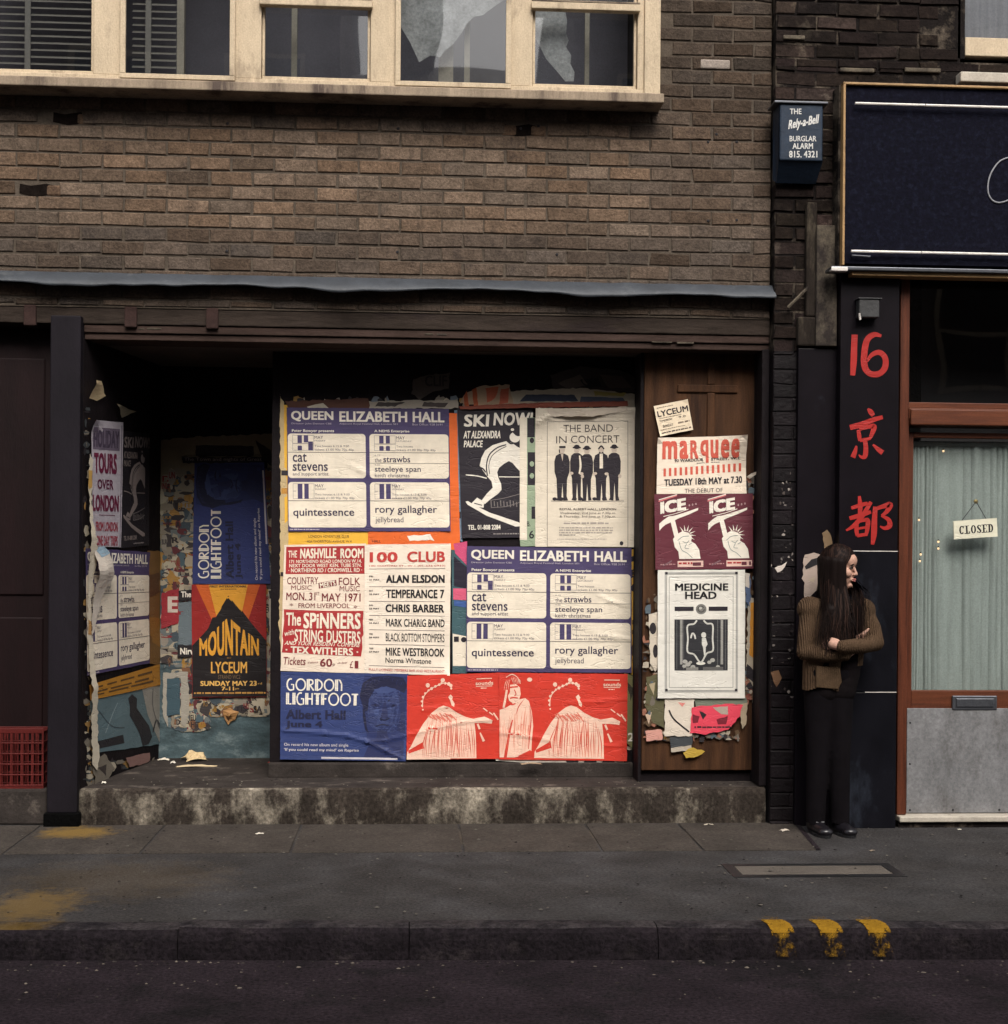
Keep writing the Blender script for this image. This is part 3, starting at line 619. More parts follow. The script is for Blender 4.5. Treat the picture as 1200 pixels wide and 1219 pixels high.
for i, (a, b) in enumerate(lights):
    xa, xb = at(a, 60, WY).x + 0.002, at(b, 60, WY).x - 0.002
    op = i in (1, 3); yf = WY - 0.022 if op else WY + 0.025
    zl = zin - 0.022 if op else zin + 0.001; th = 0.024 if op else 0.03
    s = MB(); ov = 0.012 if op else 0
    if op: s.box((xa - ov, yf, zl), (xb + ov, yf + 0.018, zl + 0.026), CREAM, 0.003); s.box((xa - ov, yf, zl + 0.026), (xa + 0.016, yf + 0.018, 5.5), CREAM, 0.003); s.box((xb - 0.016, yf, zl + 0.026), (xb + ov, yf + 0.018, 5.5), CREAM, 0.003)
    else: s.box((xa, yf, zl), (xb, yf + 0.04, zl + 0.022), CREAM, 0.003); s.box((xa, yf, zl + 0.022), (xa + 0.014, yf + 0.04, 5.5), CREAM, 0.003); s.box((xb - 0.014, yf, zl + 0.022), (xb, yf + 0.04, 5.5), CREAM, 0.003)
    if i in (2, 4):
        zz = zr if i == 2 else at(700, 10, WY).z
        s.box((xa - 0.012, WY - 0.03, zz - 0.018), (xb + 0.012, WY + 0.02, zz + 0.02), CREAM, 0.004); s.box((xa - 0.01, WY - 0.032, zz + 0.021), (xb + 0.01, WY - 0.024, zz + 0.028), SILLM)
    wn = s.build('window', B1)
    g = MB(); gy = yf + 0.012; tilt = (0.0, 0.006, 0.0, -0.004, 0.010)[i]
    g.face([(xa + 0.002, gy, zl + 0.01), (xb - 0.002, gy, zl + 0.01), (xb - 0.002, gy + tilt, 5.5), (xa + 0.002, gy + tilt, 5.5)], WGLASS); sub(g, 'pane', wn)
    if i in (0, 1):
        bl = MB(); z = zin + 0.03; xr = xb - 0.03 if i == 0 else xa + 0.26
        while z < 5.4:
            bl.mesh([(xa + 0.03, -0.045, z), (xr, -0.045, z), (xr, -0.02, z + 0.020), (xa + 0.03, -0.02, z + 0.020)], [(0, 1, 2, 3)], SLAT); z += 0.037
        tx = xa + (0.36 if i == 0 else 0.1); bl.box((tx, -0.05, zin), (tx + 0.03, -0.047, 5.4), SLAT)
        sub(bl, 'venetian_blind', wn)
    else:
        cu = MB()
        for u0, u1 in {2: ((0.14, 0.17),), 3: ((0.22, 0.30), (0.36, 0.39)), 4: ((0.30, 0.325),)}[i]:
            cu.box((xa + u0, 0.06, zin), (xa + u1, 0.075, 5.4), CURT)
        sub(cu, 'curtain_strip', wn)
        if i > 2:                                                       # sky reflection painted as a pale cut-out sheet behind the glass
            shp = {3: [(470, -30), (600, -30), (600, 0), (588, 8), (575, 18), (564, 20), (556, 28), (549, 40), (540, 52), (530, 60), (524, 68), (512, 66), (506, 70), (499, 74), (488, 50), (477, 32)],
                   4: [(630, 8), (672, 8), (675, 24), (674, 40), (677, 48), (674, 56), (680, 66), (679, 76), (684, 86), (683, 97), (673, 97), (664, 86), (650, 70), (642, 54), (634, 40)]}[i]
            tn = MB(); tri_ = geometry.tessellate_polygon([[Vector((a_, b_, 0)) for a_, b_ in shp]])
            tn.mesh([at(a_, b_, -0.02) for a_, b_ in shp], [tuple(t_) for t_ in tri_], NET); sub(tn, 'sky_reflection_sheet', wn)  # NET is the painted sky reflection colour
    if i == 1:
        cu = MB(); cu.box((xa + 0.262, -0.03, zin), (xa + 0.30, 0.02, 5.4), CURT); sub(cu, 'inner_mullion', wn)
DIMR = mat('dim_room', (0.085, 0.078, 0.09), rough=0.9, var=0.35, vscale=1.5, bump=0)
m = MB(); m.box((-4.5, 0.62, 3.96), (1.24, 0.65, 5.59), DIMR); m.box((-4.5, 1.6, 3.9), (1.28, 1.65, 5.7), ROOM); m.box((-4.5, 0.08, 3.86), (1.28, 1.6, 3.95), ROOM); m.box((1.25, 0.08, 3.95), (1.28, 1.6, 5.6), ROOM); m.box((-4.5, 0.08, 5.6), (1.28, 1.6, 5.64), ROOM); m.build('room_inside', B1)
m = MB(); m.box((-4.6, 0.3, 0.0), (-4.5, 8, 8.8), SOOT); m.box((-4.6, 0.07, 6.4), (1.945, 8, 8.8), SOOT); m.box((1.30, 0.07, 2.66), (1.94, 8, 6.39), ROOM); m.box((-4.49, 1.7, 2.66), (1.29, 8, 6.39), ROOM); m.build('building_body', B1)

# ================================================================ DARK SHOP BUILDING on the right
B2 = empty('shop_building', (3.4, 0, 0), 'soot dark shop building with a navy fascia and black glazed pilaster', 'building')
BX0, BX1 = 1.955, 4.55
def tone2(r, x, z):
    k = r.uniform(0.55, 1.25)
    if r.random() < 0.10: k *= 1.9
    return (k, k * r.uniform(0.92, 1.02), k * r.uniform(0.85, 1.05))
PYF = -0.06
m = MB(); bricks(m, BX0, 2.66, 2.58, 4.13, PYF, SOOT, 8, tone2, 0.03, rough=0.006, mort=0.013); bricks(m, BX0, 2.75, 4.13, 6.6, PYF, SOOT, 8, tone2, 0.03, rough=0.006, mort=0.013)
bricks(m, 2.75, BX1, 4.13, 6.6, PYF, SOOT, 9, tone2, 0.03, rough=0.005, mort=0.013, skip=lambda x, z: x > 2.86 and z > 4.18)
m.box((BX0, PYF + 0.008, 2.58), (2.66, 0.3, 4.05), SOOTM); m.box((BX0, PYF + 0.008, 4.05), (2.98, 0.3, 6.6), SOOTM); m.box((2.98, PYF + 0.008, 4.05), (BX1, 0.3, 4.18), SOOTM); m.box((2.98, PYF + 0.008, 5.5), (BX1, 0.3, 6.6), SOOTM)
for px_, w_ in ((1020, 0.19), (1098, 0.2), (945, 0.12)):                # pale mortar smears on the old coping
    q = at(px_, 84 if px_ > 1000 else 45, PYF); m.box((q.x - w_ / 2, PYF - 0.012, q.z - 0.012), (q.x + w_ / 2, PYF + 0.01, q.z + 0.012), PLAST, 0.006)
m.build('sooty_brick_wall', B2)
m = MB(); a = at(1143, 92, -0.13); m.box((a.x, -0.14, a.z - 0.025), (BX1, PYF, a.z + 0.03), WHITEP, 0.006); m.build('window_ledge', B2)
m = MB(); a = at(1149, 66, -0.05); z2 = at(1149, 44, -0.05).z
m.box((a.x, -0.05, a.z), (BX1, 0.02, z2), CREAM, 0.004); m.box((a.x - 0.045, -0.052, a.z - 0.02), (a.x - 0.002, 0.03, 5.5), SOOTM, 0.003)
uw = m.build('upper_window', B2); g = MB(); g.face([(a.x, -0.01, z2), (BX1, -0.01, z2), (BX1, -0.01, 5.5), (a.x, -0.01, 5.5)], WGLASS); sub(g, 'pane', uw)
g = MB(); g.box((a.x, 0.05, z2), (BX1, 0.06, 5.5), mat('grey_curtain', (0.22, 0.21, 0.22), var=0.2, bump=0.2, stretch=(8, 1, 0.3))); sub(g, 'curtain', uw)
# painted pier, plaster pilaster
m = MB(); bricks(m, BX0, 2.345, 0.0, 2.58, -0.055, BLACKP, 12, lambda r, x, z: (r.uniform(0.7, 1.3),) * 3, 0.02, rough=0.002, mort=0.007)
m.box((BX0, -0.049, 0.0), (2.345, 0.3, 2.58), BLACKP); m.build('painted_pier', B2)
m = MB(); a = at(949, 600, -0.09).x; b = at(999, 600, -0.09).x
m.box((a, -0.09, 0.0), (b, -0.03, at(970, 415, -0.09).z), VITRO, 0.003); m.build('smooth_panel', B2)
m = MB(); x0 = at(972, 300, -0.11).x; x1 = at(997, 300, -0.11).x; zt_, zl_ = at(980, 268, -0.11).z, at(980, 412, -0.11).z
m.box((x0, -0.115, zl_), (x1, -0.05, zt_), PLAST, 0.006)
xl, xr = at(950, 390, -0.1).x, at(973, 390, -0.1).x
zm = at(970, 240, -0.1).z
m.box((xl, -0.098, zl_ + 0.001), (xr - 0.001, -0.05, zl_ + 0.16), PLAST2, 0.01); m.box((xl + 0.045, -0.094, zl_ + 0.162), (xr - 0.001, -0.05, zm), PLAST2, 0.01)
m.tube([at(938, 366, -0.1), at(962, 342, -0.12)], 0.009, PLAST, 6)
m.build('plaster_pilaster', B2)
# black glazed pilaster with red numerals and characters
VY = -0.165
vx0, vx1 = at(999, 600, VY).x, at(1069, 600, VY).x
zA, zB, zC = at(1030, 656, VY).z, at(1030, 824, VY).z, 3.04
m = MB(); m.box((vx0, VY, zA + 0.003), (vx1, 0.1, zC), VITRO, 0.003); pil = m.build('glazed_pilaster', B2)
m = MB(); m.box((vx0, VY - 0.004, zB + 0.003), (vx1, 0.1, zA - 0.001), VITRO2, 0.003); m.box((vx0, VY, 0.0), (vx1, 0.1, zB - 0.001), VITRO2, 0.003)
m.box((vx0, VY - 0.006, zA - 0.002), (vx1, VY + 0.01, zA + 0.002), CHROME); m.box((vx0 + 0.15, VY - 0.003, zB - 0.002), (vx1, VY + 0.01, zB + 0.002), CHROME); m.build('marbled_panel', B2)
REDP = (162, 28, 22)
def PV(): return Poster((460, 40, 660, 980), cq(880, 380, 3.585, [(460, 40), (660, 40), (660, 980), (460, 980)]), (Vector((0, VY, 0)), Vector((0, -1, 0))), 0.5, sheet=False, amp=0.0)
P = PV()
P.stroke([(492, 66), (490, 120), (488, 180), (484, 240)], [26, 26, 27, 20], REDP, 0)
P.stroke([(606, 72), (575, 66), (545, 90), (533, 150), (536, 205), (560, 233), (598, 232), (622, 205), (622, 165), (598, 142), (566, 152), (545, 180)], [12, 22, 26, 27, 27, 25, 25, 26, 24, 22, 18, 10], REDP, 0)
sub(P.mb, 'painted_numeral', pil); P = PV()
for pts, wd in (                                            # upper character
    ([(548, 382), (560, 395), (572, 412)], [8, 22, 16]), ([(472, 462), (520, 450), (570, 430), (612, 418)], [22, 24, 20, 16]),
    ([(508, 472), (512, 500), (514, 520)], [14, 18, 12]), ([(512, 470), (550, 460), (575, 458), (566, 490), (556, 512)], [12, 16, 22, 18, 10]), ([(515, 518), (560, 508)], [14, 14]),
    ([(536, 516), (540, 550), (536, 585), (520, 588), (510, 578)], [18, 20, 20, 12, 5]), ([(500, 540), (494, 565), (484, 590)], [8, 18, 22]), ([(570, 535), (592, 555), (612, 570)], [8, 18, 22])):
    P.stroke(pts, wd, REDP, 0)
sub(P.mb, 'painted_character', pil); P = PV()
for pts, wd in (                                            # lower character
    ([(512, 755), (516, 800), (514, 832)], [12, 20, 16]), ([(478, 806), (520, 793), (548, 785)], [14, 18, 14]), ([(470, 850), (520, 836), (562, 822)], [16, 20, 14]),
    ([(562, 780), (525, 840), (490, 880), (456, 902)], [16, 20, 18, 8]), ([(502, 868), (500, 900), (504, 926)], [14, 18, 14]), ([(502, 866), (530, 858), (548, 860), (546, 895), (540, 925)], [12, 14, 20, 18, 12]), ([(505, 894), (542, 888)], [10, 10]), ([(503, 924), (542, 918)], [14, 14]),
    ([(580, 800), (576, 870), (574, 920), (568, 962)], [18, 24, 24, 14]), ([(576, 812), (610, 800), (644, 792), (628, 822), (606, 838)], [14, 18, 24, 18, 8]), ([(606, 838), (636, 855), (642, 880), (622, 892), (600, 884)], [10, 18, 22, 16, 6])):
    P.stroke(pts, wd, REDP, 0)
sub(P.mb, 'painted_character', pil)
# fascia sign
FY = -0.20
m = MB(); f0 = at(1003, 99, FY); f1 = at(1003, 316, FY)
m.box((f0.x + 0.014, FY, f1.z + 0.012), (BX1 - 0.014, 0.05, f0.z - 0.012), NAVY); m.box((f0.x - 0.01, FY + 0.03, f1.z - 0.03), (f0.x + 0.01, 0.05, f0.z), SOOTM)
fas = m.build('fascia_sign', B2)
m = MB(); m.box((f0.x, FY - 0.02, f1.z), (f0.x + 0.013, FY + 0.03, f0.z), GOLD, 0.003); m.box((f0.x, FY - 0.02, f0.z - 0.011), (BX1, FY + 0.03, f0.z + 0.002), GOLD, 0.003); sub(m, 'gilt_frame', fas)
m = MB(); zt1, zt2 = at(1018, 123, FY - 0.03).z, at(1015, 299, FY - 0.03).z; xs_ = at(1018, 123, FY - 0.03).x
for z_, x_ in ((zt1, xs_), (zt2, xs_ - 0.015)):
    m.tube([(x_, FY - 0.03, z_), (x_ + 0.38, FY - 0.03, z_)], 0.0075, CHROME, 8); m.tube([(x_ + 0.385, FY - 0.03, z_), (BX1 - 0.05, FY - 0.03, z_)], 0.0075, CHROME, 8)
m.tube([(xs_ - 0.01, FY - 0.025, zt2 - 0.022), (xs_ + 0.09, FY - 0.025, zt2 - 0.026)], 0.005, LBOX, 6)
sub(m, 'tube_strip', fas)
m = MB(); zc = at(1000, 319, FY - 0.05).z; x_ = at(989, 319, FY - 0.05).x
m.box((x_, FY - 0.06, zc - 0.012), (BX1, FY + 0.06, zc + 0.008), LBOX, 0.004); m.box((x_ + 0.12, FY - 0.035, zc - 0.034), (BX1, FY + 0.06, zc - 0.0125), GOLD, 0.003); m.box((x_, FY - 0.062, zc - 0.018), (x_ + 0.09, FY - 0.02, zc + 0.004), CHROME, 0.004)
sub(m, 'bottom_moulding', fas)
m = MB(); loop = [(1206, 186), (1190, 192), (1179, 208), (1176, 226), (1181, 238), (1192, 241), (1210, 234)]
m.tube([at(a_, b_, FY - 0.004) for a_, b_ in smooth_line(loop, 5)], 0.004, mat('thin_white_script', (0.25, 0.25, 0.27), var=0.1, bump=0), 6); sub(m, 'script_letter', fas)
# mahogany door front
GY = -0.07
m = MB(); j0, j1 = at(1069, 600, GY - 0.03).x, at(1080, 600, GY - 0.03).x; zsill = at(1100, 968, GY).z
m.box((j0, GY - 0.05, zsill), (j1, 0.06, 3.02), MAHOG, 0.004)
xr_ = j1 + 0.98; m.box((xr_, GY - 0.05, zsill), (xr_ + 0.06, 0.06, 3.02), MAHOG, 0.004); m.box((xr_ + 0.062, GY - 0.06, 0.0), (BX1, 0.1, 3.02), VITRO)
z1_, z2_ = at(1100, 478, GY - 0.06).z, at(1100, 506, GY - 0.06).z
m.box((j1 - 0.003, GY - 0.06, z2_ + 0.03), (xr_ + 0.003, 0.05, z1_ - 0.035), MAHOGH, 0.004); m.box((j1 + 0.002, GY - 0.075, z2_), (xr_ - 0.002, 0.05, z2_ + 0.085), MAHOGH, 0.006); m.box((j1 + 0.002, GY - 0.02, z1_ - 0.033), (xr_ - 0.002, 0.05, z1_), MAHOGH, 0.004)
m.build('door_surround', B2)
m = MB(); m.face([(j1, GY + 0.01, z1_), (xr_, GY + 0.01, z1_), (xr_, GY + 0.01, 3.02), (j1, GY + 0.01, 3.02)], DGLASS); fl = m.build('fanlight', B2); m = MB(); m.box((j1, 0.5, z1_), (xr_, 0.52, 3.02), ROOM); m.build('dark_interior', B2)
d0 = at(1087, 600, GY).x; zt0, zg0, zg1, zr0 = at(1100, 507, GY).z - 0.035, at(1100, 521, GY).z, at(1100, 822, GY).z, at(1100, 843, GY).z
m = MB(); m.box((j1 + 0.003, GY, zsill), (d0, GY + 0.045, zt0), MAHOG, 0.004); m.box((xr_ - 0.06, GY, zsill), (xr_ - 0.003, GY + 0.045, zt0), MAHOG, 0.004)
m.box((d0, GY + 0.002, zg0), (xr_ - 0.06, GY + 0.045, zt0), MAHOGH, 0.004); m.box((d0, GY + 0.002, zr0 - 0.01), (xr_ - 0.06, GY + 0.045, zg1), MAHOGH, 0.004)
m.box((d0, GY + 0.004, zsill), (xr_ - 0.06, GY + 0.04, zr0 - 0.011), MAHOG)
door = m.build('shop_door', B2)
g = MB(); g.face([(d0, GY + 0.02, zg1), (xr_ - 0.06, GY + 0.02, zg1), (xr_ - 0.06, GY + 0.02, zg0), (d0, GY + 0.02, zg0)], DGLASS); sub(g, 'door_pane', door)
k = MB(); kx = at(1079, 900, GY).x; k.box((kx, GY - 0.006, zsill + 0.002), (xr_ - 0.004, GY - 0.001, zr0), STEEL, 0.002)
for sx in (0.02, 0.26, 0.52, 0.78): k.ball((kx + sx, GY - 0.006, zsill + 0.018), 0.007, SCREW, (1, 0.5, 1), 5)
for sz in (0.3, 0.55): k.ball((kx + 0.018, GY - 0.006, zsill + sz * 0.9), 0.006, SCREW, (1, 0.5, 1), 5)
sub(k, 'kick_plate', door)
k = MB(); a, b = at(1133, 828, GY), at(1186, 844, GY); k.box((a.x, GY - 0.012, b.z - 0.004), (b.x, GY + 0.004, a.z), LBOX, 0.004); k.box((a.x + 0.02, GY - 0.018, b.z + 0.012), (b.x - 0.02, GY - 0.01, a.z - 0.014), LBOX, 0.004); sub(k, 'letterbox', door)
m = MB(); m.box((j0, GY - 0.10, zsill - 0.032), (xr_ + 0.06, 0.05, zsill - 0.002), WHITEP, 0.005); m.box((j0, GY - 0.08, 0.0), (xr_ + 0.06, 0.05, zsill - 0.034), SOOTM); m.build('door_sill', B2)
m = MB(); m.box((BX0, 0.3, 0.0), (2.9, 8, 8.2), SOOT); m.box((2.9, 0.3, 4.0), (BX1, 8, 4.15), SOOT); m.box((2.9, 0.3, 5.5), (BX1, 8, 8.2), SOOT); m.box((2.9, 0.55, 0.0), (BX1, 8, 3.95), ROOM); m.box((2.9, 0.4, 4.16), (BX1, 8, 5.49), ROOM); m.build('building_body', B2)

# ================================================================ other buildings of the street (out of the frame, seen in the window reflections)
OB = mat('street_brick', (0.16, 0.12, 0.105), rough=0.9, var=0.4, vscale=3, bump=0.4)
SLATE = mat('roof_slate', (0.05, 0.05, 0.055), rough=0.7, var=0.3, vscale=8, bump=0.4)
PANE = mat('dark_sash_pane', (0.02, 0.022, 0.025), rough=0.15, spec=0.5, var=0.1, bump=0)
def street_house(x0, x1, yf, yb, h, label, roof_h=1.6, chim=None, seed=0):
    s = 1 if yf > yb else -1                                       # front faces +Y when s = 1
    o = empty('terraced_house', ((x0 + x1) / 2, yf, 0), label, 'building')
    m = MB(); m.box((x0, yf, 0), (x1, yb, h), OB); m.box((x0, yf + s * 0.12, h - 0.25), (x1, yf + s * 0.002, h), OB, 0.03); m.build('wall', o)
    m = MB(); ym = (yf + yb) / 2
    m.mesh([(x0, yf - s * 0.3, h + 0.005), (x1, yf - s * 0.3, h + 0.005), (x1, ym, h + roof_h), (x0, ym, h + roof_h), (x0, yb, h + 0.005), (x1, yb, h + 0.005)], [(0, 1, 2, 3), (3, 2, 5, 4), (0, 3, 4), (1, 5, 2)], SLATE); rf = m.build('roof', o)
    for cx, ch in (chim or ()):
        c = MB(); c.box((cx - 0.45, ym - 0.3, h), (cx + 0.45, ym + 0.3, h + ch), OB)
        for q in (-0.25, 0.0, 0.25): c.tube([(cx + q, ym, h + ch), (cx + q, ym, h + ch + 0.45)], [0.1, 0.085], REDBR, 8)
        sub(c, 'chimney', rf)
    nb = max(1, int((x1 - x0) / 1.9))
    for f in range(int((h - 3.2) / 2.7)):
        for i in range(nb):
            cx = x0 + (x1 - x0) * (i + 0.5) / nb; z0 = 3.7 + f * 2.7
            m = MB(); m.box((cx - 0.5, yf + s * 0.03, z0), (cx + 0.5, yf - s * 0.02, z0 + 1.6), CREAM, 0.01); wn = m.build('window', o)
            m = MB(); m.box((cx - 0.43, yf + s * 0.036, z0 + 0.07), (cx + 0.43, yf + s * 0.03, z0 + 0.77), PANE); m.box((cx - 0.43, yf + s * 0.036, z0 + 0.84), (cx + 0.43, yf + s * 0.03, z0 + 1.53), PANE); sub(m, 'pane', wn)
    m = MB(); m.box((x0 + 0.3, yf + s * 0.03, 0.5), (x1 - 0.3, yf - s * 0.02, 2.7), PANE); m.build('shop_window', o)
    return o
street_house(-13, -0.95, -11.5, -19, 9.6, 'tall terraced house with slate roof across the street from the posters', 2.0, ((-9.5, 3.4),), 1)
street_house(-0.94, 2.05, -11.5, -19, 7.3, 'low terraced house with a chimney across the street from the cream windows', 1.7, ((-0.1, 3.0),), 2)
street_house(2.06, 13, -11.5, -19, 8.9, 'wide terraced house across the street from the shop with the curtained door', 1.8, ((9.0, 3.4),), 3)
street_house(-13, -4.62, 0.05, 8, 8.8, 'terraced house next to the brick building beyond its maroon side door', 1.6, (), 4)
street_house(4.57, 13, 0.05, 8, 8.4, 'terraced house beyond the shop with the curtained door', 1.6, (), 5)
# ================================================================ POSTERS
HP = (Vector((0, HY, 0)), Vector((0, -1, 0)))
DP = (Vector((0, DY - 0.014, 0)), Vector((0, -1, 0)))
BP = (Vector((0, 1.17, 0)), Vector((0, -1, 0)))
SP = (SA.copy(), nrm.copy())
CRM = (234, 222, 202); NVY = (72, 62, 100); INK = (38, 32, 40); WHT = (236, 228, 214)
GP = 'fly posters pasted over the boarded shop front'

def hall_poster(quad, plane, layer, seed, curls=(), folds=()):
    P = Poster((0, 0, 1035, 785), quad, plane, layer, NVY, seed=seed, curls=curls, folds=folds)
    for t, a, b in (('QUEEN', 28, 297), ('ELIZABETH', 335, 767), ('HALL', 802, 1003)): P.text(t, a, 22, b, 88, WHT, 0.03)
    P.text('Director: John Denison CBE', 30, 96, 285, 109, (190, 180, 190), 0.0); P.text('Adjacent Royal Festival Hall, London SE1', 335, 96, 705, 109, (190, 180, 190)); P.text('Box Office: 928 3191', 800, 96, 990, 109, (190, 180, 190))
    P.text('Peter Bowyer presents', 32, 138, 300, 160, WHT, 0.02); P.text('A NEMS Enterprise', 557, 138, 780, 158, WHT, 0.02)
    cells = ((5, 165, 500, 447), (525, 165, 1028, 447), (5, 472, 500, 760), (525, 472, 1028, 760))
    for k, (a, b, c, d) in enumerate(cells):
        P.rrect(a, b, c, d, 22, CRM)
        P.rect(a, b + 117, c, b + 120, INK, 2)
        x, y = a + 30, b + 10
        P.frame(x, y, x + 135, y + 97, 2, (120, 108, 116), 2)
        if k < 2:
            P.rect(x + 32, y, x + 60, y + 50, NVY, 2); P.rrect(x + 32, y + 66, x + 60, y + 97, 6, NVY, 2)
            if k == 0: P.rect(x + 72, y, x + 100, y + 46, NVY, 2); P.rect(x + 100, y + 40, x + 130, y + 97, NVY, 2)
            else: P.rect(x + 74, y, x + 100, y + 50, NVY, 2); P.rrect(x + 74, y + 66, x + 100, y + 97, 6, NVY, 2)
            P.rect(x, y + 52, x + 135, y + 55, (120, 108, 116), 2)
        else:
            P.rect(x + 30, y, x + 60, y + 97, NVY, 2); P.rect(x + 72, y, x + (100 if k == 2 else 102), y + 97, NVY, 2)
            P.rect(x, y + 46, x + 20, y + 49, (120, 108, 116), 2)
        tx = a + (170 if k != 3 else 140)
        P.text('MAY', tx, b + 14, tx + 55, b + 34, (70, 62, 84), 0.0); P.text(('FRIDAY', 'SATURDAY', 'SUNDAY', 'MONDAY')[k], tx, b + 40, tx + (70, 98, 70, 78)[k], b + 50, (110, 100, 108))
        P.text('Two houses 6.15 & 9.00' if k != 1 else 'Two houses', tx, b + 72, tx + (220 if k != 1 else 105), b + 85, (110, 100, 108)); P.text('tickets £1.00 90p 70p 40p', tx, b + 94, tx + 250, b + 112, (90, 80, 92))
    D = (56, 48, 72)
    P.text('cat', 35, 292, 125, 345, D, 0.012); P.text('stevens', 35, 352, 258, 402, D, 0.012); P.text('and support artist', 35, 410, 262, 437, D)
    P.text('6.15', 557, 296, 590, 306, (110, 100, 108)); P.text('the', 557, 318, 600, 345, D); P.text('strawbs', 612, 305, 783, 345, D, 0.01); P.rect(525, 350, 1028, 352, INK, 2)
    P.text('9.00', 557, 357, 590, 366, (110, 100, 108)); P.text('steeleye span', 557, 370, 850, 416, D, 0.008); P.text('keith christmas', 557, 416, 778, 440, D)
    P.text('quintessence', 35, 640, 423, 702, D, 0.012); P.text('rory gallagher', 557, 620, 950, 682, D, 0.01); P.text('jellybread', 557, 692, 735, 738, D)
    P.greek(12, 768, 200, 7, (190, 180, 190))
    return P
P = hall_poster(cq(325, 450, 5.333, [(88, 188), (1118, 196), (1128, 974), (96, 974)]), HP, 3, 1, curls=((0, 0, 90, 0.012), (1035, 785, 120, 0.006)), folds=(([(410, 372), (460, 392), (520, 425)], 0.004, 20), ([(700, 560), (860, 545)], 0.003, 18)))
P.done('concert_poster', 'upper navy and cream four panel concert listing, above the folk night sheet', group=GP)
P = hall_poster(cq(530, 635, 4.8, [(122, 72), (1063, 84), (1063, 796), (118, 790)]), HP, 4, 2, curls=((1035, 0, 120, 0.006), (1035, 785, 160, 0.008)), folds=(([(835, 300), (900, 335), (1000, 362)], 0.004, 16), ([(830, 552), (930, 560), (1035, 575)], 0.004, 16), ([(300, 640), (420, 655)], 0.003, 18)))
P.done('concert_poster', 'navy and cream four panel concert hall listing, lower one pasted above the red shawl posters', group=GP)
P = hall_poster(cq(90, 640, 3.932, [(40, 48), (338, 66), (342, 588), (46, 650)]), SP, 2, 3, curls=((1035, 0, 120, 0.01),))
P.done('concert_poster', 'shaded navy and white four panel listing on the side wall of the entrance', group=GP)

# --- sheets underneath
P = Poster((0, 0, 100, 165), [(338, 482), (440, 482), (441, 652), (339, 652)], HP, 1, (232, 178, 60), seed=4)
P.text('LONDON ADVENTURE CLUB', 28, 150.5, 75, 153.5, INK, 0.0, 1); P.text('40A THORNTON AVENUE, W.4', 26, 156.5, 78, 159.5, INK, 0.0, 1); P.done('club_poster', 'yellow club sheet showing below the upper hall listing, at its left', group=GP)
P = Poster((0, 0, 100, 165), [(437, 488), (544, 492), (548, 655), (438, 652)], HP, 2, (226, 104, 40), seed=5)
P.text('HALL', 5, 155.5, 14, 158.5, INK, 0, 1)
P.poly(P.jag([(42, 149), (68, 147), (72, 154), (46, 155)], 0.8), WHT, 1); P.done('orange_poster', 'bright orange sheet showing as a strip right of the upper hall listing', group=GP)
P = Poster((0, 0, 10, 165), [(540, 488), (552, 488), (551, 645), (537, 643)], HP, 1, (120, 145, 165), seed=6, tear=0.6); P.rect(3, 128, 8, 136, INK); P.done('paper_strip', 'pale blue paper strip between the orange sheet and the skier poster', 'paper scrap')
P = Poster((0, 0, 80, 780), cq(530, 635, 4.8, [(35, 60), (125, 50), (125, 800), (40, 800)]), HP, 2, (62, 92, 98), seed=7)
P.poly([(10, 0), (80, -5), (80, 140), (20, 60)], (206, 80, 120)); P.poly([(12, 75), (80, 150), (80, 275), (12, 255)], (34, 28, 44)); P.poly([(8, 268), (80, 275), (80, 345), (8, 335)], (214, 92, 122)); P.poly([(12, 340), (80, 350), (80, 390), (12, 372)], (60, 90, 150)); P.poly([(4, 540), (80, 560), (80, 735), (4, 735)], CRM); P.rect(10, 558, 36, 590, INK, 2); P.poly(ell(62, 578, 15, 16, 12), INK, 2)
P.done('psychedelic_poster', 'teal, pink and black sheet peeping out left of the lower hall listing', group=GP)

